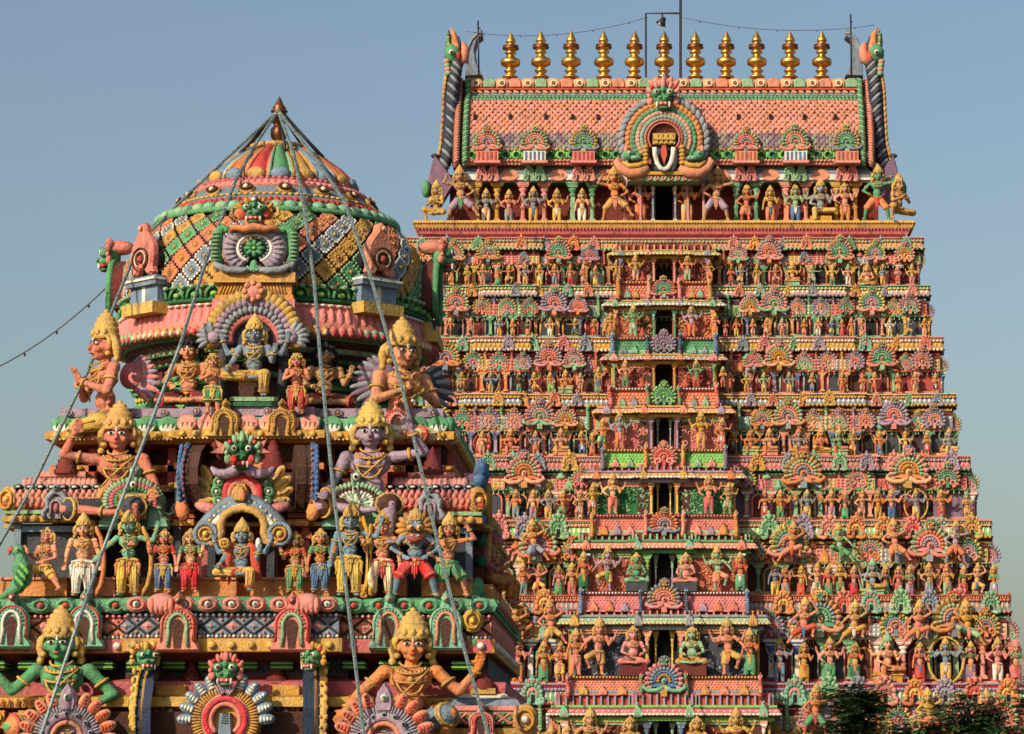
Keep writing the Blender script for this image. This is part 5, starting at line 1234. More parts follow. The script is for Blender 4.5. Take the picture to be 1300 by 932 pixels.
rg.add(t_lathe([(1.84, z0-.02), (1.95, z0), (1.97, z0+.03), (1.93, z0+.05), (1.93, z1-.03), (1.98, z1-.02), (1.98, z1), (1.90, z1+.01)], 64), 'dgreen', tm((VX, VY, 0)))
for k in range(46):
    ph = 2*math.pi*k/46
    if abs((ph+math.pi) % (2*math.pi)-math.pi) > 2: continue
    rg.add(t_tube([(x*.11, -.02, (z0+.05)+zz_*.15) for x, zz_ in ((-1, 0), (-.8, .6), (0, 1), (.8, .6), (1, 0))], .022, 5), 'green', tm(polar(1.94, ph, 0), 1, rz=ph)); rg.ball('lgreen', polar(1.95, ph, z0+.09), (.05, .05, .035))
lring(rg, 1.985, z1-.01, 90, 'pgreen', (.045, .04, .03))
# rings above the lattice
R1, Z1 = 1.56, zr_(1.56, 267)
R2, Z2 = 1.38, zr_(1.38, 255); R3, Z3 = 1.25, zr_(1.25, 246); R4, Z4 = 1.13, zr_(1.13, 236); R5, Z5 = .97, zr_(.97, 226)
rg.add(t_lathe([(R1-.02, Z1), (R1+.04, Z1), (R1+.03, Z1+.05), (R2+.04, Z2)], 64), 'green', tm((VX, VY, 0)))
for k in range(54):
    ph = 2*math.pi*k/54
    if abs((ph+math.pi) % (2*math.pi)-math.pi) > 2: continue
    rg.add(SPH, 'pgreen' if k % 2 else 'mint', tm(polar((R1+R2)/2+.05, ph, (Z1+Z2)/2+.01), (.09, .06, .075), rz=ph, rx=-.8))
rg.add(t_lathe([(R2+.04, Z2), (R2+.02, Z2+.03), (R3+.02, Z3)], 64), 'bgrey', tm((VX, VY, 0)))
lring(rg, R2+.02, Z2+.02, 110, 'red', (.045, .045, .04))
rg.add(t_lathe([(R3+.03, Z3), (R3, Z3+.03), (R4+.03, Z4), (R4, Z4+.02)], 64), 'bgrey', tm((VX, VY, 0)))
lring(rg, R3+.03, Z3, 100, 'yellow', (.035, .04, .02))
for k in range(16):
    ph = 2*math.pi*(k+.5)/16
    if abs((ph+math.pi) % (2*math.pi)-math.pi) < 2: medal(rg, tm(polar((R3+R4)/2+.05, ph, (Z3+Z4)/2+.02), 1, rz=ph, rx=-.6), 'gold', 'brown', 'cream', .12, .62)
rg.add(t_lathe([(R4+.03, Z4), (R4+.05, Z4+.03), (R5+.06, Z5-.01), (R5, Z5)], 64), 'salmon', tm((VX, VY, 0)))
lring(rg, R4-.02, Z4+.045, 84, 'pink', (.045, .06, .045)); lring(rg, R5+.05, Z5-.01, 84, 'rose', (.04, .05, .03))
rg.build('dome_rings', dome)
# lotus cap of long petals, ribbed
lt = MB(); LP = [(.96, 226), (.92, 217), (.78, 206), (.57, 195.5), (.33, 187)]
lpr = [(r, zr_(r, y)) for r, y in LP]
lt.add(t_lathe(lpr+[(.30, lpr[-1][1]+.05), (0, lpr[-1][1]+.06)], 48), 'brown', tm((VX, VY, 0)))
for k in range(20):
    ph = 2*math.pi*(k+.5)/20
    if abs((ph+math.pi) % (2*math.pi)-math.pi) > 2: continue
    c = ('green', 'gold', 'sky', 'orange', 'red')[k % 5]; c2 = ('pgreen', 'ochre', 'white', 'gold', 'salmon')[k % 5]
    V = []; F = []
    for j, (r_, z) in enumerate(lpr):
        for q in range(5):
            aa = (q-2)/2; wd = .145*r_; bu = .07*(1-aa*aa); x = aa*wd; 
            V.append((x, -(math.sqrt(max(r_*r_-x*x, 0))+bu), z+bu*.5))
    for j in range(4):
        for q in range(4): F.append((j*5+q, j*5+q+1, (j+1)*5+q+1, (j+1)*5+q))
    lt.add(T_(V, F, True), c, tm((VX, VY, 0), 1, rz=ph))
    for s in (-1, 1): lt.add(t_tube([(s*.152*r_, -(r_+.015), z+.02) for r_, z in lpr], [.032, .03, .026, .02, .012], 5), c2, tm((VX, VY, 0), 1, rz=ph))
    lt.add(SPH, 'gold' if k % 2 else 'sky', tm(polar(.99, ph, lpr[0][1]+.06), (.13, .06, .09), rz=ph))
    for j in range(3): lt.ball(c2, polar(lpr[1][0]+.06-.13*j, ph, lpr[1][1]+.03+.07*j), (.035, .03, .02), BEAD)
lt.add(t_lathe([(.33, 0), (.37, .03), (.37, .07), (.28, .09), (0, .1)], 32), 'gold', tm((VX, VY, lpr[-1][1]+.01)))
lt.build('lotus_cap', dome)
# copper finial and its iron struts
zb_ = ZP(187, VY)+.02; zt_ = ZP(122, VY)
fo = MB(); s_ = (zt_-zb_)/2.55
fo.add(t_lathe([(0, 0), (.20, 0), (.22, .05), (.16, .10), (.14, .25), (.22, .40), (.24, .62), (.23, .85), (.16, .98), (.14, 1.1), (.22, 1.2), (.26, 1.32), (.27, 1.45), (.18, 1.55), (.15, 1.65), (.24, 1.72), (.24, 1.8), (.16, 1.85), (.20, 1.93), (.12, 2.1), (.05, 2.4), (0, 2.55)], 20), 'copper_metal', tm((VX, VY, zb_), (.46, .46, s_)))
fo.build('finial', dome)
ap = Vector((VX, VY, ZP(146, VY)))
for k in range(6):
    ph = 2*math.pi*(k+.25)/6; st = MB(); q = Vector(polar(.62, ph, lpr[3][1]+.04))
    st.add(t_tube([ap+Vector((.05*math.sin(ph), -.05*math.cos(ph), 0)), q], .022, 5), 'dark_metal'); st.build('strut', dome)

# ---------------- gables standing round the dome
def barrel(mb, w, h, d, c):
    o = [(w*math.cos(t), h*.45+h*.5*math.sin(t)) for t in np.linspace(-.4, math.pi+.4, 14)]
    mb.add(t_prism(o, 0, d), c)
def big_gable(phi, r, zb0, front=False):
    g0 = empty('dome_gable', polar(r, phi, zb0), phi, shr)
    if front:
        S = MB(); w = .50; hp = .30
        S.box('ochre', -w*.90, w*.90, -.02, .5, 0, hp*.62); S.box('gold', -w, w, -.09, .5, hp*.60, hp); S.box('ochre', -w*.95, w*.95, -.06, .5, -.03, .03)
        for k in range(22): S.add(t_tube([(-w*.86+k*.039, -.03, .04), (-w*.86+k*.039+.05*(1 if k < 11 else -1), -.03, hp*.58)], .010, 4), 'gold')
        S.box('pink', -w*1.0, w*1.0, -.12, .3, -.16, -.03)
        S.build('pedestal', None).parent = g0
        S = MB(); barrel(S, .40, .62, .6, 'brown')
        z = hp+.36
        S.add(t_tube([(.30*math.cos(t), -.06, z+.30*math.sin(t)) for t in np.linspace(-1.1, math.pi+1.1, 24)], [.10]*24, 8, flat=.8), 'lilac')
        for k in range(22):
            t = -1.0+(math.pi+2.0)*k/21; S.add(BEAD, 'grey', tm((.30*math.cos(t), -.13, z+.30*math.sin(t)), (.075, .035, .016), ry=-t))
        S.add(t_tube([(.205*math.cos(t), -.10, z+.205*math.sin(t)) for t in np.linspace(-1.2, math.pi+1.2, 24)], .025, 6), 'white')
        for k in range(18):
            t = -1.1+(math.pi+2.2)*k/17; S.ball('grey', (.165*math.cos(t), -.10, z+.165*math.sin(t)), .020, BEAD)
        S.ball('dgreen', (0, -.06, z), (.15, .05, .15), SPH2)
        for k in range(8): S.add(SPH, 'green', tm((.08*math.cos(k*math.pi/4), -.12, z+.08*math.sin(k*math.pi/4)), (.055, .03, .030), ry=-k*math.pi/4))
        S.ball('lgreen', (0, -.14, z), .03, BEAD)
        for s in (-1, 1):
            S.add(t_tube([(s*.04, -.1, hp+.05), (s*.16, -.13, hp+.02), (s*.32, -.12, hp+.03), (s*.45, -.1, hp+.10), (s*.50, -.08, hp+.19)], [.04, .055, .06, .05, .02], 8), 'grey')
            S.add(t_tube([(s*.41, -.04, hp+.13), (s*.47, -.04, hp+.26), (s*.47, -.04, hp+.45), (s*.45, -.05, hp+.60), (s*.38, -.07, hp+.69), (s*.33, -.09, hp+.65), (s*.36, -.10, hp+.61)], [.05, .065, .07, .07, .06, .045, .03], 8), 'green')
            for k in range(8): S.ball('pgreen', (s*.48, -.11, hp+.18+k*.058), (.06, .03, .015), BEAD)
        S.ball('green', (0, -.12, hp+.10), (.05, .04, .09))
        for k in range(5): S.ball('mint', ((k-2)*.028, -.13, hp+.05), (.016, .03, .06), BEAD, ry=(k-2)*.3)
        # cape of orange below the face
        S.add(t_tube([(-.30, -.14, hp+.60), (-.24, -.18, hp+.66), (-.12, -.20, hp+.63), (0, -.22, hp+.66), (.12, -.20, hp+.63), (.24, -.18, hp+.66), (.30, -.14, hp+.60)], [.03, .05, .06, .07, .06, .05, .03], 8), 'orange')
        S.ball('orange', (0, -.15, hp+.74), (.13, .08, .13))
        S.V = [np.column_stack((v[:, 0]*1.0, v[:, 1], hp+(v[:, 2]-hp)*.82)) for v in S.V]
        S.build('horseshoe_gable', None).parent = g0
        S = MB(); kirti(S, tm((0, -.12, hp+.90), (.42, .42, .42)), 'green', 'ochre')
        for s in (-1, 1): S.ball('red', (s*.15, -.13, hp+.88), (.07, .07, .10)); S.add(t_tube([(s*.16, -.1, hp+.95), (s*.27, -.1, hp+.98), (s*.29, -.1, hp+.88), (s*.22, -.1, hp+.80)], [.02, .03, .03, .015], 6), 'gold')
        S.ball('white', (0, -.26, hp+1.06), .035); S.ball('bgrey', (0, -.22, hp+1.08), (.06, .06, .05))
        S.V = [np.column_stack((v[:, 0], v[:, 1], hp+(v[:, 2]-hp)*.82)) for v in S.V]
        S.build('guardian_face', None).parent = g0
    else:
        S = MB(); w = .28
        S.box('sky', -w, w, -.04, .6, .02, .24); S.box('white', -w*.12, w*.12, -.046, .6, .02, .24); S.box('bgrey', -w*1.12, w*1.12, -.10, .6, .24, .30); S.box('white', -w*1.15, w*1.15, -.12, .6, .30, .33); S.box('bgrey', -w*1.05, w*1.05, -.08, .6, .33, .36)
        S.box('gold', -w*1.15, w*1.15, -.14, .5, -.12, .02); S.build('pedestal', None).parent = g0
        S = MB(); barrel(S, .27, .62, .75, 'black'); S.V = [v+np.array((0, 0, .36)) if i == len(S.V)-1 else v for i, v in enumerate(S.V)]
        o = [(0, .95), (.07, .90), (.09, .78), (.16, .68), (.24, .52), (.25, .34), (.22, .16), (.25, .06), (.18, 0), (.10, .04), (.06, .12)]
        o = o+[(-x, z) for x, z in reversed(o[1:])]
        S.add(t_prism([(x, z+.36) for x, z in o], -.10, .0, .035), 'salmon')
        for rr, c, zz_ in ((.17, 'brown', 0), (.12, 'cream', 0), (.085, 'brown', 0)): S.add(t_tube([(rr*math.cos(t), -.115, .36+.30+rr*1.15*math.sin(t)) for t in np.linspace(-1.1, math.pi+1.1, 16)], .013, 5), c)
        S.ball('brick', (0, -.11, .66), (.06, .04, .07)); S.ball('peach', (0, -.12, 1.20), (.035, .03, .05), BEAD)
        S.V = [np.column_stack((v[:, 0]*.92, v[:, 1], .36+(v[:, 2]-.36)*.72)) for v in S.V]
        S.build('horseshoe_gable', None).parent = g0
    return g0
zg0 = ZP(378, VY-2.1)
big_gable(0, 2.08, zg0-.0, True)
for ph in (-45, 45): big_gable(R(ph), 2.02, ZP(388, VY-1.6)+.02)
for s in (-1, 1):        # side gables, seen in profile
    g0 = empty('side_gable', polar(1.92, s*math.pi/2, ZP(427, VY)), s*math.pi/2, shr)
    S = MB(); o = [(.45*math.cos(t), .52+.45*math.sin(t)) for t in np.linspace(-.5, math.pi+.5, 16)]
    S.add(t_prism(o, -.12, .9), 'maroon'); S.box('gold', -.5, .5, -.2, .8, -.14, .0); S.box('ochre', -.45, .45, -.1, .8, .0, .12); S.build('barrel', None).parent = g0
    S = MB(); S.add(t_tube([(.42*math.cos(t), -.16, .52+.45*math.sin(t)) for t in np.linspace(-.8, math.pi+.8, 18)], .045, 6), 'green')
    kirti(S, tm((0, -.2, 1.02), .42), 'green', 'salmon'); S.ball('salmon', (0, -.1, 1.15), (.12, .2, .10)); S.build('guardian_face', None).parent = g0

# ---------------- eave and neck
ev = MB(); ze0 = ZP(420, VY-2.15); ze1 = ZP(381, VY-1.95)
ev.add(t_lathe([(1.5, ze0+.02), (1.98, ze0-.02), (2.06, ze0+.0), (2.08, ze0+.04), (2.04, ze0+.09), (2.0, ze0+.18), (1.95, ze1-.06), (1.96, ze1-.02), (1.80, ze1)], 64), 'salmon', tm((VX, VY, 0)))
for k in range(112):
    ph = 2*math.pi*(k+.5)/112
    if abs((ph+math.pi) % (2*math.pi)-math.pi) > 2: continue
    sec = int(((ph+math.pi/8) % (2*math.pi))/(math.pi/4)*2) % 2
    ev.add(SPH, 'pink', tm(polar(1.97, ph, ze0+.21), (.052, .045, .15), rz=ph, rx=-.2)); ev.add(SPH, ('peach','gold','salmon','pgreen')[(k//4) % 4], tm(polar(2.06, ph, ze0+.04), (.054, .035, .07), rz=ph)); ev.add(BEAD, 'red' if (k//8) % 2 else 'cream', tm(polar(2.085, ph, ze0+.025), (.03, .025, .04), rz=ph))
    ev.add(BEAD, 'white', tm(polar(1.97, ph, ze1-.04), (.045, .035, .02), rz=ph))
ev.build('eave', shr)
nk = MB(); zp = ZP(517, 37.7)
nk.add(t_lathe([(1.75, zp), (1.75, zp+.12), (1.55, zp+.16), (1.5, zp+.45), (1.58, zp+.5), (1.5, zp+.55), (1.5, ze0-.35), (1.62, ze0-.3), (1.62, ze0-.24), (1.75, ze0-.2), (1.75, ze0-.12), (1.9, ze0-.08), (1.9, ze0+.05)], 48), 'brown', tm((VX, VY, 0)))
for r_, z, c in ((1.60, zp+.50, 'green'), (1.66, ze0-.27, 'dgreen'), (1.80, ze0-.16, 'pgreen'), (1.78, zp+.06, 'rose'), (1.94, ze0-.02, 'green')):
    nk.add(t_lathe([(r_-.1, z-.035), (r_, z-.03), (r_, z+.03), (r_-.1, z+.035)], 48), c, tm((VX, VY, 0)))
    lring(nk, r_, z, 70, 'ochre' if c != 'ochre' else 'gold', (.03, .02, .02))
for k in range(16):
    ph = 2*math.pi*(k+.5)/16; nk.add(BOX, 'maroon', tm(polar(1.53, ph, zp+.9), (.14, .14, .8), rz=ph))
nk.build('neck', shr)
# curved green benches beside the enthroned figure
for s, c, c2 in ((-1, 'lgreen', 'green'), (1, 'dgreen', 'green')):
    bb = MB(); zb0 = zp+.02
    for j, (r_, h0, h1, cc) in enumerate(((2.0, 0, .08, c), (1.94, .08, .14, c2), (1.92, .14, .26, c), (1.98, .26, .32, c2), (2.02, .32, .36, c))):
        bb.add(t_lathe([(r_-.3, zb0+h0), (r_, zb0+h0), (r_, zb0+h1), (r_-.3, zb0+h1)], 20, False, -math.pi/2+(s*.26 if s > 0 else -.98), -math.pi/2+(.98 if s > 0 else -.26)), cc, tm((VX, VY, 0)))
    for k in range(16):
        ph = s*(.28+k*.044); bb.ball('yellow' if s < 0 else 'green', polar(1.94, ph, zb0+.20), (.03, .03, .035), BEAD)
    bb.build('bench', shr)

# ---------------- upper platform cornice
K2 = MB(); yK = 37.72; wK = 2.40; cK = .86; pK = .16
P2 = sq(yK, wK, cK, pK)
def zq(y, Y=37.6): return ZP(y, Y)
sweep(K2, P2, [(-.3, zq(566)), (-.06, zq(562)), (0, zq(558)), (.06, zq(557)), (.06, zq(547)), (-.02, zq(546)), (.0, zq(530)), (-.12, zq(528)), (-.08, zq(527)), (-.08, zq(516)), (-.4, zq(515)), (-2, zq(515))], ['dred','ochre','orange','ochre','orange','mint','dgreen','lilac','lilac','lilac','brown'])
for x0, x1, y, c, c2 in ((VX-wK, VX-cK, yK, 'mint', 'white'), (VX+cK, VX+wK, yK, 'mint', 'white'), (VX-cK, VX+cK, yK-pK, 'pink', 'peach')):
    petals(K2, c if c2 != 'white' else 'green', c2, x0, x1, y-.02, zq(548), zq(528), .25, .045)
    beadrow(K2, 'yellow', x0, x1, y-.07, zq(552), .16, .042)
    beadrow(K2, 'cream', x0, x1, y-.065, zq(557.5), .05, .014)
    n = int((x1-x0)/.36)
    for k in range(n): medal(K2, tm((x0+(x1-x0)*(k+.5)/n, y+.07, zq(521.5))), 'grey', 'lilac', 'pink', .065, .9)
for yy in np.arange(yK+.1, yK+4.4, .22):
    K2.add(SPH, 'green', tm((VX+wK+.0, yy, zq(538)), (.07, .12, .12))); K2.ball('yellow', (VX+wK+.07, yy, zq(552)), .04)
k2 = K2.build('upper_cornice', shr)
gh = MB(); horseshoe(gh, tm(Vp(286, 557, yK-pK-.05)), 'gold', 'ochre', 'ochre', .19, .46); gh.build('cornice_gable', k2)
gh = MB(); horseshoe(gh, tm(Vp(358, 557, yK-pK-.05)), 'gold', 'ochre', 'ochre', .19, .46); gh.build('cornice_gable', k2)
for x in (139, 505): gh = MB(); horseshoe(gh, tm(Vp(x, 562, yK-.1)), 'salmon', 'pink', 'red', .20, .52); gh.build('cornice_gable', k2)

# ---------------- storey behind the big seated bearers
S2 = MB(); yS = 38.05; wS = 2.35
sweep(S2, sq(yS, wS, .8, .3), [(.2, zq(690, 37.4)), (.2, zq(684, 37.4)), (0, zq(684, 37.4)), (0, zq(660, 37.6)), (.12, zq(658, 37.6)), (.12, zq(652, 37.6)), (0, zq(650, 37.7)), (0, zq(624, 37.7)), (.14, zq(622, 37.7)), (.16, zq(614, 37.7)), (0, zq(612, 37.7)), (0, zq(598, 37.7)), (.1, zq(596, 37.7)), (.1, zq(588, 37.7)), (-.04, zq(586, 37.7)), (-.04, zq(560, 37.6))],
      ['maroon','orange','brown','dred','gold','orange','slate','brown','gold','yellow','maroon','brick','orange','orange','brown'])
for x in np.arange(VX-wS+.1, VX+wS, .32):
    S2.box('brick' if int(x*10) % 2 else 'maroon', x-.05, x+.05, yS-.10, yS, zq(612, 37.7), zq(562, 37.7)); S2.ball('ochre', (x+.16, yS-.12, zq(592, 37.7)), (.06, .04, .03), BEAD)
for yy in np.arange(yS+.2, yS+3.8, .36): S2.box('brick', VX+wS, VX+wS+.09, yy-.06, yy+.06, zq(690, 37.4), zq(565, 37.7))
S2.build('upper_storey', shr)
for x, y0_, y1 in ((272, 598, 556), (347, 596, 548), (84, 602, 560), (549, 602, 566)):
    Y = 37.55; f = MB(); h = hpx_(y0_, y1, Y)
    f.add(t_lathe([(.24, 0), (.24, .12), (.20, .15), (.21, .25), (.16, .30), (.17, .42), (.11, .48), (.12, .60), (.07, .70), (.08, .78), (.04, .86), (0, 1.0)], 14), 'dred', tm(Vp(x, y0_, Y), (.62, .62, h))); f.build('pinnacle', shr)

# ---------------- corner pavilions, red cushion roofs
def pavilion(x, Y, ys, w, lab, roofc, ringc, topc, low):
    """ys: photo rows finial foot, top step, ring, roof foot, band, foot"""
    r0 = empty('corner_pavilion', (XX(x, ys[-1], Y), Y, ZP(ys[-1], Y)), 0, shr)
    S = MB(); zz = [ZP(y, Y)-ZP(ys[-1], Y) for y in ys]; bk = .9
    def q(prof, cols): sweep(S, [(-w, bk), (-w, 0), (w, 0), (w, bk)], prof, cols)
    q([(-.30, zz[0]), (-.28, zz[0]-.04), (-.24, zz[1]+.02), (-.14, zz[1]), (-.12, zz[1]-.02), (-.10, zz[2]+.02)][::-1], [topc])
    q([(-.12, zz[2]+.02), (-.04, zz[2]), (-.03, zz[2]-.06), (-.06, zz[2]-.08)][::-1], [ringc])
    q([(-.08, zz[2]-.08), (.02, zz[2]-.12), (.08, (zz[2]+zz[3])/2), (.08, zz[3]+.06), (.03, zz[3])][::-1], [roofc])
    q([(.0, zz[4]), (.06, zz[4]+.01), (.06, zz[4]+.05), (.0, zz[4]+.06), (.0, zz[3]-.05), (.05, zz[3]-.04), (.05, zz[3])], [low[0], low[0], 'dgreen', low[1], low[1], low[0]])
    q([(-.05, zz[5]), (.0, zz[5]), (.07, zz[5]+.01), (.07, zz[4]-.02), (0, zz[4])], ['maroon', 'orange', 'ochre', 'orange'])
    S.box(topc, -w+.28, w-.28, .25, bk, zz[0]-.05, zz[0]+.01)
    beadrow(S, 'gold', -w, w, -.08, (zz[5]+zz[4])/2, .13, .05)
    n = 15
    for k in range(n):
        x_ = -w+2*w*(k+.5)/n
        for j in range(4): S.add(SPH, ('salmon', 'pink')[j % 2], tm((x_+(.02 if j % 2 else 0), -.065-.02*(j in (1, 2)), zz[3]+.05+(zz[2]-zz[3]-.14)*(j+.5)/4), (.030, .022, .048)))
        S.add(SPH, 'pink', tm((x_*.78, .13, (zz[1]+zz[2])/2), (.05, .06, .09), rx=-.6))
        if k % 2 == 0: S.ball('black', (x_*.9, -.0+.02, zz[2]-.03), (.06, .025, .035), SPH); S.ball('white', (x_*.9, -.01, zz[2]-.03), (.035, .025, .018), BEAD)
    S.build('roof', None).parent = r0
    for s in (-1, 1):
        D = MB(); medal(D, tm((0, 0, 0)), 'gold', 'ochre', 'yellow', .14, 1.25); o = D.build('roof_disc', None); o.parent = r0; o.location = (s*(w+.02), -.03, (zz[2]+zz[3])/2-.03); o.rotation_euler = (0, 0, s*.5)
    D = MB(); S = D
    S.add(t_tube([(-.20, 0, 0), (-.24, 0, .10), (-.15, 0, .20), (-.17, 0, .34), (-.08, 0, .44), (0, 0, .47), (.08, 0, .44), (.17, 0, .34), (.15, 0, .20), (.24, 0, .10), (.20, 0, 0)], [.05, .05, .05, .06, .06, .06, .06, .06, .05, .05, .05], 7), 'grey')
    S.add(t_tube([(-.09, -.03, .02)]+[(.09*math.cos(t), -.04, .22+.09*math.sin(t)) for t in np.linspace(math.pi, 0, 8)]+[(.09, -.03, .02)], .028, 6), 'lilac'); S.box('grey', -.2, .2, .0, .05, .0, .38); S.ball('rose', (0, -.03, .18), (.05, .04, .09)); S.ball('grey', (0, -.05, .53), .07); S.ball('black', (0, -.10, .53), .03, BEAD)
    o = D.build('roof_gable', None); o.parent = r0; o.location = (.02, -.15, zz[5]+.04); o.scale = (.66, .8, .68)
    # body with little columns below the roof
    D = MB(); D.box('slate', -w+.08, w-.08, .12, bk, -1.15, zz[5]); D.box('bgrey', -w+.05, -w+.13, .04, .14, -1.1, zz[5]); D.box('bgrey', w-.13, w-.05, .04, .14, -1.1, zz[5]); D.box('orange', -w, w, .02, bk, -1.18, -.98); D.box('sky', -w+.05, w-.05, .05, .12, -.1, -.03)
    D.build('body', None).parent = r0
    return r0
pavilion(72, 37.25, (597, 611, 615, 648, 654, 664), .56, '', 'red', 'grey', 'pink', ('pgreen', 'green'))
pavilion(545, 37.25, (598, 611, 615, 650, 656, 666), .56, '', 'red', 'bgrey', 'pink', ('pgreen', 'green'))

# green fan arches behind the standing figures
def green_arch(x, yb_, yt, Y, w, inner, core):
    S = MB(); b0 = P(x, yb_, Y); h = hpx_(yb_, yt, Y)
    M = tm(b0)
    S.add(t_prism([(-w, 0), (w, 0), (w*1.0, .14*h), (w*.86, .20*h)]+[(w*.88*math.cos(t), h*.42+h*.28*math.sin(t)) for t in np.linspace(-.3, math.pi*.42, 7)]+[(w*.16, .78*h), (w*.18, .92*h), (0, h)]+[(-a, b) for a, b in reversed([(w*1.0, .14*h), (w*.86, .20*h)]+[(w*.88*math.cos(t), h*.42+h*.28*math.sin(t)) for t in np.linspace(-.3, math.pi*.42, 7)]+[(w*.16, .78*h), (w*.18, .92*h)])], -.06, .10, .03), 'mint', M)
    for rr, n, c, sz in ((.80, 26, 'pgreen', .035), (.64, 22, 'rose' if inner != 'white' else 'brown', .034), (.50, 18, inner, .03)):
        for k in range(n):
            t = -.35+(math.pi+.7)*k/(n-1); S.add(BEAD, c, tm((w*rr*math.cos(t), -.08, h*.42+h*.30*rr/.8*math.sin(t)), (sz*1.3, .03, sz*.7), ry=-t), ) if False else S.add(BEAD, c, M @ tm((w*rr*math.cos(t), -.08, h*.42+h*.31*rr/.8*math.sin(t)), (sz*1.35, .03, sz*.75), ry=-t))
    S.add(t_prism([(w*.46*math.cos(t), h*.38+h*.19*math.sin(t)) for t in np.linspace(math.pi, 0, 10)]+[(w*.42, .04*h), (-w*.42, .04*h)], -.075, -.05), core, M)
    if core == 'pgreen':
        for k in range(11):
            t = math.pi*k/10; S.add(SPH, 'white' if k % 2 else 'pgreen', M @ tm((w*.30*math.cos(t), -.08, h*.38+h*.15*math.sin(t)), (.09, .02, .022), ry=-t))
    else:
        for k in range(4): S.box('gold', b0.x-.16+k*.0, b0.x+.16, b0.y-.14, b0.y-.06, b0.z+h*(.14+.10*k), b0.z+h*(.22+.10*k))
    S.ball('white', (b0.x, b0.y-.09, b0.z+h*.86), .05); S.ball('black', (b0.x, b0.y-.13, b0.z+h*.86), .022, BEAD); S.ball('white', (b0.x, b0.y-.10, b0.z+h*.66), .045); S.ball('black', (b0.x, b0.y-.135, b0.z+h*.66), .02, BEAD)
    S.build('fan_arch', shr)
green_arch(170, 672, 588, 37.05, .41, 'green', 'dgreen')
green_arch(452, 672, 596, 37.05, .41, 'white', 'pgreen')

# central niche: face, feathered arch, broad lipped hood
Yc = 37.0
S = MB(); kirti(S, tm(Vp(308, 577, Yc-.2), (.40, .42, .44)), 'dgreen', 'pgreen')
for s in (-1, 1):
    S.add(t_tube([P(308+s*a, b, Yc-.2) for a, b in ((2, 590), (10, 598), (22, 602), (34, 600), (40, 593))], [.07, .07, .06, .05, .02], 8), 'lilac')
    S.add(t_prism([PX(308+s*a, b, Yc) for a, b in ((19, 568), (33, 560), (28, 571), (38, 577), (22, 578))][::s], Yc-.2, Yc-.1), 'salmon')
    for q, r_ in ((11, .05), (13, .035)): S.ball('red', Vp(308+s*q, 584, Yc-.42), (r_*.8, .04, r_*1.3), SPH)
S.build('guardian_face', shr)
S = MB()
o = [(a, b) for a, b in ((-37, 640), (-42, 628), (-40, 612), (-33, 604), (-26, 600), (0, 592), (26, 600), (33, 604), (40, 612), (42, 628), (37, 640))]
S.add(t_prism([PX(308+a, b, Yc) for a, b in o], Yc-.05, Yc+.3, .03), 'green')
for s in (-1, 1):
    for k, (a, b, rot) in enumerate(((46, 603, 1.1), (51, 614, .7), (52, 626, .45), (47, 636, .1))):
        c0 = P(308+s*a, b, Yc); S.add(SPH2, 'yellow', tm(c0, (.135, .05, .062), ry=-s*rot)); S.add(SPH, 'gold', tm(c0+Vector((0, -.04, 0)), (.09, .03, .025), ry=-s*rot))
    for k, (a, b) in enumerate(((30, 612), (33, 624), (30, 636))): medal(S, tm(P(308+s*a, b, Yc-.08)), 'pgreen', 'green', 'white', .075, 1)
    S.add(SPH, 'pink', tm(P(308+s*45, 645, Yc-.05), (.16, .06, .07), ry=-s*.3))
for rr, c in ((22, 'red'), (17, 'salmon')):
    S.add(t_tube([P(308+rr*math.cos(t), 628-rr*1.05*math.sin(t), Yc-.12) for t in np.linspace(-.5, math.pi+.5, 14)], .045, 7), c)
S.add(t_prism([PX(308+a, b, Yc) for a, b in ((-10, 640), (10, 640), (9, 622), (6, 614), (-6, 614), (-9, 622))], Yc-.16, Yc, .02), 'gold'); S.ball('ochre', Vp(308, 630, Yc-.2), (.06, .05, .08))
S.build('feathered_arch', shr)
S = MB()
hood = [(-48, 684), (-40, 690), (-30, 687), (-27, 676), (-28, 666), (-24, 655), (-14, 648), (0, 645), (14, 648), (24, 655), (28, 666), (27, 676), (30, 687), (40, 690), (48, 684)]
hood2 = [(-54, 680), (-50, 668), (-42, 660), (-30, 648), (-16, 638), (0, 634), (16, 638), (30, 648), (42, 660), (50, 668), (54, 680)]
S.add(t_tube([P(308+a, b, Yc-.30) for a, b in hood], [.05]*15, 8), 'gold')
S.add(t_tube([P(308+a*1.05, b-6, Yc-.26) for a, b in hood[2:13]], .05, 8), 'sky'); S.add(t_tube([P(308+a, b, Yc-.2) for a, b in hood2], [.06, .08, .085, .085, .085, .085, .085, .085, .085, .08, .06], 8), 'bgrey')
S.add(t_tube([P(308+a*.88, b+6, Yc-.27) for a, b in hood2], .04, 8), 'white')
for k, (a, b) in enumerate(hood2[:-1]):
    for q in (0, .5): S.ball('white' if q else 'yellow', Vp(308+(a+(hood2[k+1][0]-a)*q)*.99, b+(hood2[k+1][1]-b)*q+1, Yc-.285), .022, BEAD)
for s in (-1, 1):
    medal(S, tm(P(308+s*47, 678, Yc-.32)), 'gold', 'ochre', 'yellow', .12, 1.0); S.add(ring_t(.125, .03, 12), 'bgrey', frame(P(308+s*47, 678, Yc-.32), (0, 1, 0)))
S.add(t_prism([PX(308+a, b, Yc) for a, b in ((-6, 640), (6, 640), (10, 630), (6, 622), (0, 618), (-6, 622), (-10, 630))], Yc-.36, Yc-.25, .02), 'gold'); S.ball('orange', Vp(308, 630, Yc-.38), (.04, .03, .06))
S.build('niche_hood', shr)

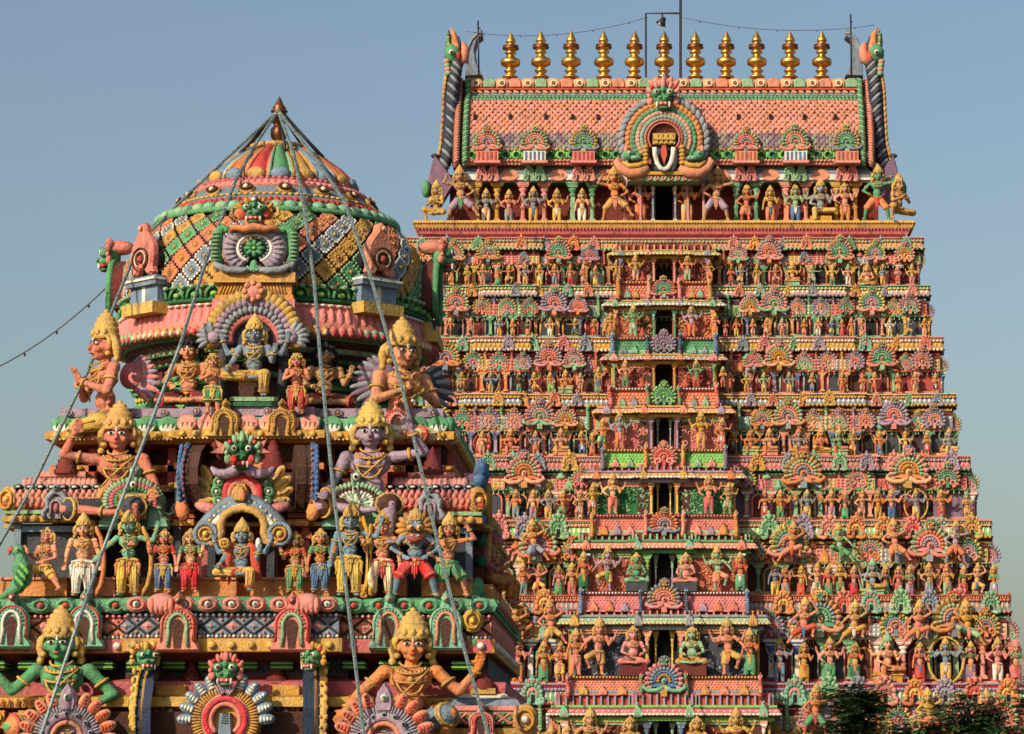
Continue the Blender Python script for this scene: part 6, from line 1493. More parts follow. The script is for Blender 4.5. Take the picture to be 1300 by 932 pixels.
# upright ends of the hall roofs, horseshoe slabs seen edge on
def roof_end(x, y0_, y1, Y, slab, rim, s, face=None, th=.17, dep=.55):
    b0 = P(x, y1, Y); h = hpx_(y1, y0_, Y); S = MB(); th = .12
    o = [(0, 0), (.10, -.02), (.02, .12*h), (-.12, .35*h), (-.14, .60*h), (-.04, .85*h), (.12, .98*h), (.35, h), (dep, .8*h), (dep, 0)]
    Mx = np.array([[0, 1, 0, b0.x], [1, 0, 0, b0.y], [0, 0, 1, b0.z], [0, 0, 0, 1.0]])
    S.add(t_prism(o, -th, th), slab, Mx)
    S.add(t_tube([(b0.x+s*th*.75, b0.y+a-.01, b0.z+c) for a, c in ((.02, .02*h), (.0, .12*h), (-.13, .35*h), (-.15, .60*h), (-.05, .85*h), (.10, h))], .040, 8, flat=.55), rim)
    for k in range(12): S.ball(rim, (b0.x+s*(th*.95), b0.y-.05-.10*math.sin(math.pi*(k+.5)/12), b0.z+h*(.06+.078*k)), (.030, .035, .045), SPH)
    for k in range(10): S.ball('brick' if rim == 'blue' else 'gold', (b0.x+s*(th*.45), b0.y-.07-.10*math.sin(math.pi*(k+.5)/10), b0.z+h*(.08+.09*k)), (.018, .02, .02), BEAD)
    S.add(t_prism(o, -.015, .015), 'ochre' if rim == 'yellow' else 'brown', Mx @ tm((-.03, s*0, 0)) if False else Mx)
    S.add(SPH, 'orange', tm((b0.x+s*th*.8, b0.y-.04, b0.z-.03), (.09, .08, .14), ry=s*.3))
    cz_ = np.array((b0.x, b0.y, b0.z)); Rz = np.array(Matrix.Rotation(s*.20, 3, 'Z')); S.V = [(v-cz_) @ Rz.T+cz_ for v in S.V]
    if face:
        kirti(S, tm((b0.x, b0.y-.12, b0.z+h*1.02), (.36, .36, .32), rz=-s*.6), face, 'gold')
    S.build('hall_roof_end', shr)
roof_end(243, 562, 645, 36.95, 'brown', 'blue', -1); roof_end(388, 562, 645, 36.95, 'brown', 'blue', 1)

# hall roof body between them and stepped bands at the sides
S = MB()
for x0, x1 in ((-86, -60), (58, 84)):
    for k, (ya_, yb2, c) in enumerate(((604, 612, 'pink'), (613, 620, 'ochre'), (622, 642, 'bgrey'), (643, 650, 'salmon'), (652, 658, 'brick'), (660, 668, 'orange'))):
        S.box(c, XX(308+x0, 640, Yc+.25), XX(308+x1, 640, Yc+.25), Yc+.22-.04*(k % 2), Yc+.8, ZP(yb2, Yc+.25), ZP(ya_, Yc+.25))
    for k in range(5): S.ball('yellow', (XX(308+x0+3+k*5.4, 664, Yc+.2), Yc+.2, ZP(664, Yc+.25)), (.028, .03, .028), BEAD)
S.box('maroon', XX(222, 700, Yc+.4), XX(404, 700, Yc+.4), Yc+.4, Yc+1.0, ZP(757, Yc+.4), ZP(600, Yc+.4))
for x in (233, 262, 348, 388): S.box('rose', XX(x-5, 700, Yc+.33), XX(x+5, 700, Yc+.33), Yc+.30, Yc+.42, ZP(750, Yc+.3), ZP(668, Yc+.3)); S.box('brick', XX(x-8, 700, Yc+.3), XX(x+8, 700, Yc+.3), Yc+.26, Yc+.42, ZP(684, Yc+.3), ZP(676, Yc+.3))
S.build('central_hall', shr)

# ---------------- main storey wall and plinth blocks behind the standing row
S3 = MB(); yM = 37.75; wM = 2.70
sweep(S3, sq(yM, wM, .9, .25), [(.25, zq(760, 37)), (.25, zq(738, 37)), (.0, zq(736, 37)), (0, zq(668, 37.2)), (.2, zq(667, 37.2)), (.2, zq(662, 37.2)), (-.4, zq(661, 37.2))], ['orange','salmon','slate','ochre','gold','brown'])
for x0, x1 in ((0, 85), (120, 146), (180, 300), (318, 430), (466, 476), (500, 515), (535, 600)):
    S3.box('orange' if x0 != 120 else 'salmon', XX(x0, 745, 37.0), XX(x1, 745, 37.0), 37.0, 37.7, zq(757, 37), zq(734, 37)); S3.box('salmon', XX(x0, 745, 37.0), XX(x1, 745, 37.0), 36.97, 37.7, zq(736, 37), zq(733, 37))
for x in (120, 196, 226, 270, 345, 425, 470, 500): S3.box('slate' if x % 4 else 'maroon', XX(x-5, 700, 37.3), XX(x+5, 700, 37.3), 37.2, 37.8, zq(736, 37), zq(662, 37.2))
for yy in np.arange(yM+.2, yM+4.6, .45): S3.box('maroon', VX+wM, VX+wM+.12, yy-.07, yy+.07, zq(738, 37), zq(668, 37.2))
S3.build('main_storey', shr)

# ---------------- great cornice: lotus medallions, diamond frieze, boss band
K3 = MB(); yL = 36.75; wL = 2.99; cL = 1.24; pL = .26
def z3(y, Y=36.6): return ZP(y, Y)
P3 = sq(yL, wL, cL, pL)
sweep(K3, P3, [(-.6, z3(845)), (-.12, z3(832)), (.0, z3(829)), (.03, z3(828)), (.03, z3(811)), (-.03, z3(809)), (-.03, z3(783)), (.02, z3(781)), (-.06, z3(779)), (.02, z3(776)), (.06, z3(768)), (.02, z3(760)), (-.1, z3(757)), (-1.2, z3(757))],
      ['maroon','dred','ochre','ochre','rose','rose','pink','brown','green','mint','green','green','brown'])
secs = ((VX-wL, VX-cL, yL, 'pink', 'lilac', 'white', 'mint', 'green'), (VX-cL, VX+cL, yL-pL, 'bgrey', 'gold', 'yellow', 'pink', 'salmon'), (VX+cL, VX+wL, yL, 'pink', 'lilac', 'white', 'mint', 'green'))
for x0, x1, y, fr, bs, bd, md, md2 in secs:
    lattice(K3, x0+.01, x1-.01, y-.01, z3(806), z3(785), .245, 'salmon' if fr == 'pink' else 'bgrey', 'brown' if fr == 'pink' else 'slate', 'pink')
    beadrow(K3, 'white', x0, x1, y-.03, z3(808.5), .05, .022, 'grey'); beadrow(K3, 'pink' if fr == 'pink' else 'sky', x0, x1, y-.04, z3(782), .07, .022)
    K3.box(bs if bs != 'lilac' else 'rose', x0, x1, y-.035, y, z3(827), z3(812)); beadrow(K3, bd, x0, x1, y-.05, z3(819.5), .235, .048)
    n = int(round((x1-x0)/.285))
    for k in range(n): medal(K3, tm((x0+(x1-x0)*(k+.5)/n, y-.06, z3(768.5)), (1, 1, 1)), md, md2, 'red' if md == 'mint' else 'white', .135, .72); K3.ball('brick' if md == 'mint' else 'green', (x0+(x1-x0)*(k+.5)/n, y-.115, z3(768.5)), .025, BEAD)
for yy in np.arange(yL+.15, yL+5, .3): medal(K3, tm((VX+wL+.02, yy, z3(768)), 1, rz=math.pi/2), 'mint', 'green', 'red', .13, .72); K3.add(PYR, 'salmon', tm((VX+wL, yy, z3(795)), (.12, .08, .12), rz=math.pi/2)); K3.ball('white', (VX+wL+.04, yy, z3(819)), .045)
k3 = K3.build('great_cornice', shr)
for x, c, c2, c3, Y, w, y0_, h in ((226, 'salmon', 'pgreen', 'red', yL-pL-.12, .235, 828, .66), (371, 'salmon', 'pgreen', 'red', yL-pL-.12, .235, 828, .66), (15, 'mint', 'white', 'red', yL-.12, .22, 824, .66), (107, 'mint', 'white', 'red', yL-.12, .22, 824, .66), (494, 'mint', 'salmon', 'pgreen', yL-.12, .22, 826, .66), (566, 'mint', 'salmon', 'pgreen', yL-.12, .22, 826, .66)):
    q = MB(); horseshoe(q, tm(P(x, y0_, Y)), c, c2, c3, w, h); q.build('cornice_gable', k3)
for x in (186, 413, 600): q = MB(); medal(q, tm(P(x, 788, yL-.12)), 'gold', 'ochre', 'yellow', .13, 1.1); q.build('corner_curl', k3)
for s, x in ((-1, 255), (1, 385)):   # pink lotus buds on the cornice
    q = MB(); q.ball('pink', Vp(x-(50 if s < 0 else -5), 767, yL-pL-.1), (.17, .13, .13), SPH2)
    for k in range(5): q.ball('salmon', Vp(x-(50 if s < 0 else -5)-12+k*6, 769, yL-pL-.18), (.04, .05, .10), SPH)
    q.build('lotus_bud', k3)

# ---------------- lowest storey in view
S4 = MB(); y4 = 37.25; w4 = 2.92
sweep(S4, sq(y4, w4, 1.3, .3), [(.5, 13.0), (.5, z3(990, 36.9)), (.3, z3(985, 36.9)), (.3, z3(905, 36.9)), (.1, z3(903, 36.9)), (.1, z3(900, 36.9)), (.32, z3(898, 36.9)), (.34, z3(886, 36.9)), (.20, z3(882, 36.9)), (.22, z3(866, 36.9)), (.0, z3(862, 36.9)), (0, z3(858, 37)), (0, z3(828, 37))],
      ['granite','granite','brown','ochre','dred','gold','yellow','ochre','rose','rose','maroon','slate','black'])
for x in np.arange(VX-w4+.1, VX+w4, .42):
    S4.box('dgreen', x-.12, x+.12, y4-.42, y4, z3(851, 37), z3(840, 37)); S4.box('lgreen', x-.13, x+.13, y4-.44, y4, z3(844, 37), z3(842, 37)); S4.box('lime', x-.13, x+.13, y4-.44, y4, z3(849, 37), z3(847, 37))
    for k in range(5): S4.add(t_tube([(x-.16+k*.08, y4-.36, z3(897, 36.9)), (x-.14+k*.08, y4-.37, z3(888, 36.9))], .018, 5), 'orange')
    S4.box('ochre', x-.13, x+.13, y4-.36, y4, z3(925, 36.9), z3(902, 36.9)); S4.ball('gold', (x, y4-.38, z3(912, 36.9)), (.09, .06, .09), SPH)
S4.box('granite', VX-w4-.8, VX+w4+.8, 36.2, 44, 12.4, 13.1)
for x in np.arange(VX-w4+.1, VX+w4, .30):
    S4.box('orange' if int(x*7) % 2 else 'salmon', x-.07, x+.07, y4-.38, y4-.2, z3(985, 36.9), z3(905, 36.9)); S4.box('gold', x-.10, x+.10, y4-.40, y4-.2, z3(914, 36.9), z3(908, 36.9)); S4.box('brick', x-.09, x+.09, y4-.41, y4-.2, z3(930, 36.9), z3(924, 36.9)); S4.ball('ochre', (x+.15, y4-.31, z3(925, 36.9)), (.05, .04, .10), SPH)
for yy in np.arange(y4, y4+5, .35): S4.box('orange', VX+w4+.3, VX+w4+.38, yy-.07, yy+.07, z3(985, 36.9), z3(905, 36.9))
S4.build('lower_storey', shr)
# short hall panels with diamond work between the gables
S = MB(); Yp = 36.75
for x0, x1 in ((198, 236), (346, 380)):
    a, b_ = XX(x0, 900, Yp), XX(x1, 900, Yp)
    S.box('ochre', a, b_, Yp-.05, Yp+.5, z3(886, Yp), z3(870, Yp)); S.box('mint', a, b_, Yp-.02, Yp+.5, z3(892, Yp), z3(887, Yp)); lattice(S, a, b_, Yp-.02, z3(918, Yp), z3(894, Yp), .19, 'red', 'slate', 'white'); S.box('pgreen', a, b_, Yp-.04, Yp+.5, z3(928, Yp), z3(920, Yp)); S.box('rose', a, b_, Yp-.02, Yp+.5, z3(960, Yp), z3(929, Yp))
    beadrow(S, 'white', a, b_, Yp-.05, z3(889.5, Yp), .1, .02)
S.box('slate', XX(236, 900, Yp+.2), XX(346, 900, Yp+.2), Yp+.2, Yp+1, z3(990, Yp), z3(862, Yp))
S.build('frieze_panel', shr)
for x, y0_, y1 in ((243, 868, 838), (351, 868, 836)):
    q = MB(); q.add(t_lathe([(.30, 0), (.26, .10), (.20, .12), (.21, .25), (.16, .30), (.17, .42), (.11, .48), (.12, .60), (.07, .70), (.08, .80), (0, 1.0)], 14), 'dred', tm(Vp(x, y0_, 36.9), (.6, .6, hpx_(y0_, y1, 36.9)))); q.build('pinnacle', shr)
roof_end(182, 840, 990, 36.5, 'dblue', 'yellow', -1, 'green', .15, .6); roof_end(398, 840, 990, 36.5, 'dblue', 'yellow', 1, 'green', .15, .6)
# big gables at the foot of the picture
def base_gable(x, y, Y, s, feathers, ring, inner, plaque, face=None):
    S = MB(); c0 = P(x, y, Y); M0 = tm(c0, s)
    S.add(t_prism([(.5*math.cos(t), .5*math.sin(t)) for t in np.linspace(-.6, math.pi+.6, 20)], -.0, .5), ring, M0)
    for k in range(44):
        t = -.6+(math.pi+1.2)*k/43; S.add(SPH, ring if k % 2 else ('ochre' if ring == 'gold' else 'grey'), M0 @ tm((.43*math.cos(t), -.05, .43*math.sin(t)), (.10, .05, .022), ry=-t))
    for rr, c, th in ((.30, inner, .055), (.22, 'salmon', .04), (.34, 'white', .018)):
        S.add(t_tube([(rr*math.cos(t), -.09, rr*1.08*math.sin(t)) for t in np.linspace(-.9, math.pi+.9, 20)], th, 7), c, M0)
    S.add(t_prism([(-.12, -.35), (.12, -.35), (.085, .10), (-.085, .10)], -.13, 0, .02), plaque, M0)
    for k in range(6): S.add(BOX, 'slate' if plaque == 'bgrey' else 'gold', M0 @ tm((0, -.135, -.05+.035*k), (.10-.005*k, .02, .012)))
    for s_ in (-1, 1):
        for k in range(5):
            t = .05+k*.28; S.add(SPH2, feathers, M0 @ tm((s_*.60*math.cos(t), -.02, .60*math.sin(t)-.02), (.15, .07, .085), ry=-(t if s_ > 0 else math.pi-t)))
            for q in range(4): S.add(BEAD, {'sky': 'white', 'salmon': 'red', 'blue': 'sky'}.get(feathers, 'white'), M0 @ tm((s_*(.54+.05*q)*math.cos(t), -.09, (.54+.05*q)*math.sin(t)-.02), (.025, .02, .055-.008*q), ry=-(t if s_ > 0 else math.pi-t)))
    if face:
        kirti(S, M0 @ tm((0, -.10, .72), .50), face, 'salmon')
        for k in range(7): S.add(SPH, 'lilac', M0 @ tm(((k-3)*.035, -.15, .50-.02*abs(k-3)), (.022, .03, .10), ry=(k-3)*.2))
    else:
        S.add(t_prism([(-.10, .40), (.10, .40), (.13, .55), (.10, .68), (0, .82), (-.10, .68), (-.13, .55)], -.12, .05, .03), ring, M0); S.ball('white', c0+Vector((0, -.13*s, .60*s)), .055*s); S.ball('green', c0+Vector((0, -.17*s, .60*s)), .03*s, BEAD)
        for k in range(7):
            t = .25+k*(math.pi-.5)/6; S.ball('grey', c0+Vector((.36*s*math.cos(t), -.12*s, .36*s*math.sin(t))), .045*s); S.ball('black', c0+Vector((.36*s*math.cos(t), -.16*s, .36*s*math.sin(t))), .02*s, BEAD)
    S.build('base_gable', shr)
base_gable(287, 914, 36.35, .76, 'sky', 'gold', 'red', 'bgrey', 'green')
base_gable(86, 938, 36.05, .78, 'salmon', 'lilac', 'violet', 'gold'); base_gable(488, 940, 36.05, .80, 'salmon', 'lilac', 'lilac', 'gold')
# lower right pavilion, blue stepped roof
r0 = empty('corner_pavilion', (XX(612, 932, 36.7), 36.7, z3(960, 36.7)), 0, shr)
S = MB(); zb0 = z3(960, 36.7); w = .50
def q_(prof, cols): sweep(S, [(-w, .9), (-w, 0), (w, 0), (w, .9)], [(o_, ZP(y, 36.7)-zb0) for o_, y in prof], cols)
q_([(0, 960), (0, 934), (.08, 932), (.1, 925), (.0, 921), (.05, 920), (.05, 905), (0, 903), (.04, 902), (.04, 896), (-.06, 895), (-.1, 888), (-.2, 885), (-.24, 880), (-.34, 878)], ['maroon','ochre','gold','brown','ochre','green','pink','salmon','pink','sky','bgrey','sky','white','gold'])
S.box('gold', -.14, .14, .2, .6, ZP(878, 36.7)-zb0-.02, ZP(873, 36.7)-zb0)
lattice(S, -w, w, -.06, ZP(919, 36.7)-zb0, ZP(906, 36.7)-zb0, .16, 'dgreen', 'salmon', 'green')
S.add(t_lathe([(.22, 0), (.18, .12), (.19, .25), (.13, .32), (.14, .45), (.09, .52), (.09, .62), (.05, .75), (.05, .85), (0, 1.0)], 14), 'dred', tm((0, .35, ZP(874, 36.7)-zb0), (.75, .75, hpx_(874, 846, 36.7))))
S.build('roof', None).parent = r0
for s in (-1, 1): D = MB(); medal(D, tm((0, 0, 0)), 'gold', 'ochre', 'white', .16, 1.2); o = D.build('roof_disc', None); o.parent = r0; o.location = (s*w, -.08, ZP(914, 36.7)-zb0)
D = MB(); horseshoe(D, tm((0, -.16, ZP(938, 36.7)-zb0)), 'pink', 'red', 'salmon', .17, .40); D.build('roof_gable', None).parent = r0
# blue plumed scrolls on the shaded right flank
for y, Y_, c in ((640, 38.0, 'blue'), (690, 38.4, 'dgreen'), (800, 37.3, 'green')):
    S = MB(); c0 = Vector((VX+wM-.02, Y_, ZP(y, 37.2)))
    S.add(t_prism([(.45*math.cos(t), .45*math.sin(t)) for t in np.linspace(-.6, math.pi+.6, 16)], -.15, .1, .04), 'violet', tm(c0, 1, rz=math.pi/2))
    for k in range(9):
        t = -.3+(math.pi+.6)*k/8; S.add(SPH, c, tm(c0, 1, rz=math.pi/2) @ tm((.5*math.cos(t), -.1, .5*math.sin(t)), (.14, .09, .08), ry=-t))
    for rr in (.18, .3): S.add(t_tube([(rr*math.cos(t), -.18, rr*math.sin(t)) for t in np.linspace(-.5, math.pi+.5, 12)], .04, 6), 'ochre', tm(c0, 1, rz=math.pi/2))
    S.build('side_gable', shr)
# solid core
S = MB(); S.box('brown', VX-2.2, VX+2.2, 38.3, 41.8, 13, zq(520, 38)); S.build('core', shr)
# roof terrace the shrine stands on
hb = MB(); hb.box('granite', -30, 18, 34.5, 70, 0, 12.4); hb.box('granite', -30.3, 18.3, 34.2, 34.6, 12.0, 12.8)
tag(hb.build('temple_hall'), 'low granite temple hall whose flat roof carries the shrine tower', 'temple hall')
# ================================================================== sculptures of the near shrine
HP = {
 'throned': dict(arms=[(1,'back'),(-1,'back'),(1,'fore'),(-1,'knee')], legs=[(-1,'half'),(1,'down')], pz=.27, cloth='dhoti'),
 'attend':  dict(arms=[(1,'pray'),(-1,'pray')], legs=[(1,'stand'),(-1,'stand')], cloth='short', crown='flat'),
 'attend2': dict(arms=[(1,'pray'),(-1,'pray')], legs=[(1,'stand'),(-1,'stand')], cloth='dhoti', crown='flat'),
 'sage':    dict(arms=[(1,'fore'),(-1,'lap')], legs=[(1,'cross'),(-1,'cross')], pz=.10, cloth='short', crown='round'),
 'kneelg':  dict(arms=[(1,'pray'),(-1,'pray')], legs=[(1,'cross'),(-1,'cross')], pz=.12, cloth='dhoti'),
 'bearl':   dict(arms=[(-1,'shade'),(1,'knee')], legs=[(-1,'half'),(1,'down')], pz=.30, cloth='short'),
 'bearr':   dict(arms=[(1,'shade'),(-1,'knee')], legs=[(-1,'half'),(1,'down')], pz=.30, cloth='short'),
 'lowl':    dict(arms=[(-1,'palm'),(1,'hip')], legs=[(1,'kneel'),(-1,'half')], pz=.34, cloth='short', lean=-.03),
 'lowr':    dict(arms=[(1,'palm'),(-1,'low')], legs=[(1,'squat'),(-1,'half')], pz=.34, cloth='short', lean=.02),
 'hero':    dict(arms=[(1,'raised'),(-1,'low')], legs=[(1,'stand'),(-1,'stand')], cloth='dhoti'),
 'plain':   dict(arms=[(1,'hang'),(-1,'hang')], legs=[(1,'stand'),(-1,'stand')], cloth='dhoti'),
 'archer':  dict(arms=[(1,'raised'),(-1,'hang')], legs=[(1,'stand'),(-1,'stand')], cloth='dhoti', lean=.01),
 'archerl': dict(arms=[(-1,'fore'),(1,'hang')], legs=[(1,'stand'),(-1,'step')], cloth='dhoti'),
 'lionman': dict(arms=[(1,'hip'),(-1,'hip')], legs=[(1,'stride'),(-1,'stride')], cloth='short', head='lion', belly=.02),
 'salute':  dict(arms=[(1,'shade'),(-1,'hip')], legs=[(1,'stride'),(-1,'stand')], cloth='short', lean=.01),
 'womf':    dict(arms=[(1,'hang'),(-1,'fore')], legs=[(1,'stand'),(-1,'stand')], cloth='dhoti', sex='f', crown='low'),
 'womg':    dict(arms=[(1,'fore'),(-1,'hang')], legs=[(1,'stand'),(-1,'stand')], cloth='dhoti', sex='f', crown='low'),
 'rider':   dict(arms=[(-1,'fore'),(1,'lap')], legs=[(-1,'down'),(1,'kick')], pz=.36, cloth='short', lean=.03, crown='round'),
}
HF = {}
def near(pose, px_, y_head, y_foot, Y, skin, cloth, label, group=None, byhead=None, Hpx=None, **kw):
    if pose not in HF: HF[pose] = figure('near_'+pose, hands=True, voxel=.0085, hs=1.2 if pose in ('kneelg', 'bearl', 'bearr', 'lowl', 'lowr') else 1.22, **({'crown': 'dome'} if pose in ('kneelg', 'bearl', 'bearr', 'lowl', 'lowr') else {}), **HP[pose])
    d = HF[pose]
    if byhead:      # place by the head, size given in photo rows
        H = hpx_(byhead+Hpx, byhead, Y); hd = d['#head']; yaw = kw.get('yaw', 0)
        off = Matrix.Rotation(yaw, 3, 'Z') @ Vector((hd.x*H*1.22, hd.y*H*1.06, hd.z*H))
        foot = P(px_, byhead, Y)-off; foot.z += d['#feet']*H
    else:
        H = hpx_(y_foot, y_head, Y)/1.19; foot = P(px_, y_foot, Y)
        if pose == 'throned': H = hpx_(y_foot, y_head, Y)/.98
        if pose == 'rider': H = hpx_(y_foot, y_head, Y)/1.05
    o = statue(None, foot, H, skin, cloth, label, group, fig=d, face=True, wide=1.22, **kw)
    return o, foot, H
gN = 'sculptures in the standing row of the near shrine'
Yn = 36.78
near('rider', 56, 668, 752, Yn, 'salmon', 'yellow', 'pink man in yellow shorts seated astride a green parrot, far left of the near row', gN, yaw=-.6, sash='red')
near('plain', 104, 653, 757, Yn, 'peach', 'white', 'peach standing man in white trousers between the parrot rider and the green archer', gN, sash='white', yaw=.05)
near('hero', 162, 648, 757, Yn-.02, 'mint', 'yellow', 'green man in yellow trousers with long gold bow, third figure of the near row', gN, sash='orange')
near('womf', 207, 668, 753, Yn, 'salmon', 'blue', 'woman in red blouse and blue skirt standing right of the green archer', gN, blouse='red', sash='gold')
near('womg', 241, 668, 752, Yn, 'peach', 'red', 'woman in green blouse and red skirt holding up a bud, left of the hooded niche', gN, blouse='green', sash='red')
o, f, H = near('throned', 306, 663, 752, 36.62, 'sky', 'yellow', 'blue-grey four-armed deity in yellow seated under the blue hooded central niche', gN, sash='red')
near('womf', 374, 672, 753, Yn, 'tan', 'green', 'woman in red blouse and green skirt standing right of the hooded niche', gN, blouse='red', sash='ochre', crown='ochre')
near('womg', 406, 668, 753, Yn, 'orange', 'blue', 'woman in green blouse and blue skirt beside the tall blue-grey archer', gN, blouse='green', sash='sky', yaw=.15)
near('archer', 443, 640, 757, Yn-.03, 'sky', 'yellow', 'tall blue-grey archer in yellow trousers under the pale green fan arch', gN, sash='gold')
near('archerl', 485, 650, 757, Yn, 'salmon', 'cream', 'slim pink archer in cream trousers with red edging, next to the lion-headed figure', gN, sash='red', crown='ochre')
near('lionman', 527, 646, 758, Yn-.06, 'sky', 'red', 'lion-headed blue-grey figure in red shorts with hands on hips', gN, sash='red')
near('salute', 568, 653, 758, Yn, 'flesh', 'green', 'peach man in green shorts with one arm bent over his head, rightmost on the front', gN, sash='green')
# bows and the lion's mane
def bow(x, y0_, y1, Y, bend, c='gold'):
    S = MB(); pts = [P(x+bend*math.sin(math.pi*t)+(0 if t > .08 and t < .92 else -2), y0_+(y1-y0_)*t, Y) for t in np.linspace(0, 1, 14)]
    S.add(t_tube(pts, [.015]+[.028]*12+[.015], 6), c)
    return S
for x, a, b_, bd, lb in ((183, 668, 757, 9, 'gold bow standing between the green archer and the woman in blue'), (463, 655, 757, 5, 'gold bow held upright by the tall blue-grey archer'), (473, 665, 757, -4, 'thin bow left of the slim pink archer'), (124, 668, 757, 8, 'orange bow beside the peach man in white trousers')):
    tag(bow(x, a, b_, Yn-.05, bd, 'orange' if x == 124 else 'ochre').build('bow'), lb, 'bow', 'bows of the near row')
S = MB()
for k in range(14):
    t = -.9+(math.pi+1.8)*k/13; S.add(SPH, 'ochre', tm(P(527+15*math.cos(t), 672-15*math.sin(t), Yn-.02), (.10, .08, .045), ry=-t))
S.ball('brick', Vp(527, 683, Yn-.21), (.10, .05, .055)); S.ball('white', Vp(523, 680, Yn-.25), .018, BEAD); S.ball('white', Vp(531, 680, Yn-.25), .018, BEAD)
for s in (-1, 1): S.ball('ochre', Vp(527+s*6, 670, Yn-.18), (.05, .04, .045)); S.ball('white', Vp(527+s*5, 669, Yn-.225), .022, BEAD); S.ball('black', Vp(527+s*5, 669, Yn-.245), .01, BEAD)
lm = [ob for ob in bpy.data.objects if ob.get('label', '').startswith('lion-headed')][0]
S.build('mane', lm)
# deity's red shawl and raised emblems
th = [ob for ob in bpy.data.objects if ob.get('label', '').startswith('blue-grey four-armed deity')][0]
S = MB()
for s in (-1, 1): S.add(t_tube([P(306+s*a, b_, 36.6) for a, b_ in ((8, 692), (15, 697), (18, 712), (20, 728), (24, 736))], [.05, .06, .055, .05, .03], 8, flat=.6), 'red')
S.build('shawl', th)
S = MB(); medal(S, tm(P(285, 690, 36.5)), 'yellow', 'gold', 'orange', .07, 1); S.ball('white', Vp(328, 690, 36.5), (.035, .035, .07)); S.build('emblems', th)
# parrot
pr_ = MB(); 
pr_.ball('b', (0, 0, 0), .01) if False else None
B = MB(); Yq = 36.6
for a, r_ in (((27, 721), .115), ((29, 733), .12), ((22, 744), .09)): B.ball('#b', Vp(*a, Yq), (r_, r_*.8, r_*1.1))
cap(B, P(28, 720, Yq), P(26, 703, Yq), .085, .065); B.ball('#b', Vp(23, 699, Yq), (.085, .08, .08)); cap(B, P(24, 745, Yq), P(4, 757, Yq), .08, .04)
T = remesh(B, .015, 3); q = MB(); q.add(T, 'green'); po = q.build('parrot')
tag(po, 'bright green parrot with red beak carrying the pink rider, lower left of the shrine', 'parrot sculpture')
q = MB(); q.add(t_tube([P(17, 696, Yq-.02), P(12, 699, Yq-.02), P(12, 705, Yq-.02)], [.04, .03, .008], 6), 'red'); q.ball('white', Vp(22, 697, Yq-.1), .018, BEAD); q.ball('black', Vp(22, 697, Yq-.115), .01, BEAD); q.build('beak', po)
q = MB()
for k in range(6): q.add(SPH, 'dgreen' if k % 2 else 'lgreen', tm(P(31-k*1.6, 722+k*4, Yq-.105), (.09, .02, .03), ry=.9))
q.build('wing', po)

# enthroned figure under the dome, attendants, sages
o, f, H = near('throned', 322, 405, 507, 37.62, 'bgrey', 'gold', 'dark blue-grey crowned deity enthroned in front of the dome neck', sash='orange')
S = MB(); hw = .27; S.box('green', f.x-hw, f.x+hw, 37.66, 38.2, zp, f.z+.02); S.box('dgreen', f.x-hw*1.1, f.x+hw*1.1, 37.60, 38.2, zp, zp+.05); S.box('pgreen', f.x-hw*1.08, f.x+hw*1.08, 37.62, 38.2, f.z-.02, f.z+.03)
for k in range(6): curl(S, 'pgreen', (-1)**k, f.x-.18+k*.072, zp+.03, .045, .014, M=tm((0, 37.65, 0)))
S.build('throne', shr)
S = MB(); c0 = P(322, 430, 37.80)
for rr, c, n, sz in ((.66, 'gold', 26, .075), (.56, 'lilac', 22, .06), (.44, 'grey', 20, .05)):
    for k in range(n):
        t = -.15+(math.pi+.3)*k/(n-1); S.add(SPH, c, tm((c0.x+rr*.80*math.cos(t), c0.y-.05, c0.z+rr*.80*math.sin(t)), (sz*1.2, .06, sz*.75), ry=-t))
for rr, c in ((.50, 'violet'), (.37, 'rose'), (.61, 'ochre')): S.add(t_tube([(c0.x+rr*.8*math.cos(t), c0.y, c0.z+rr*.72*math.sin(t)) for t in np.linspace(-.3, math.pi+.3, 20)], .06, 8), c)
S.add(t_prism([(c0.x+.5*.8*math.cos(t), c0.z+.5*.72*math.sin(t)) for t in np.linspace(-.3, math.pi+.3, 16)], c0.y+.03, c0.y+.1), 'slate')
for s in (-1, 1):
    for k in range(6):
        t = -.6+k*.38; S.add(SPH, 'grey', tm((c0.x+s*(.47+.13*math.cos(t)), c0.y-.08, c0.z-.0+.13*math.sin(t)), (.10, .05, .035), ry=-(t if s > 0 else math.pi-t)))
    S.ball('lilac', (c0.x+s*.47, c0.y-.12, c0.z), (.08, .05, .08)); S.add(t_tube([(c0.x+s*.38, c0.y, c0.z-.08), (c0.x+s*.36, c0.y, c0.z-.5), (c0.x+s*.34, c0.y, zp)], .06, 8), 'slate')
S.ball('pink', (c0.x, c0.y-.1, c0.z+.56), (.10, .06, .10), SPH2)
for k in range(8): S.ball('salmon', (c0.x+.10*math.cos(k*math.pi/4), c0.y-.13, c0.z+.56+.10*math.sin(k*math.pi/4)), .04)
S.build('throne_arch', shr)
near('attend', 270, 444, 526, 37.50, 'flesh', 'green', 'small bare-chested attendant in green shorts, left of the deity enthroned below the dome', 'attendants of the enthroned deity', sash='yellow')
near('attend2', 376, 444, 526, 37.50, 'flesh', 'red', 'small bare-chested attendant in red trousers, right of the deity enthroned below the dome', 'attendants of the enthroned deity', sash='gold')
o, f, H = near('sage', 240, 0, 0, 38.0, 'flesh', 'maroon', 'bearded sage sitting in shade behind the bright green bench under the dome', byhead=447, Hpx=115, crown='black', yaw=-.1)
o, f, H = near('sage', 413, 0, 0, 38.1, 'tan', 'maroon', 'dark sage sitting in deep shade behind the dark green bench under the dome', byhead=452, Hpx=110, crown='black', yaw=.3)

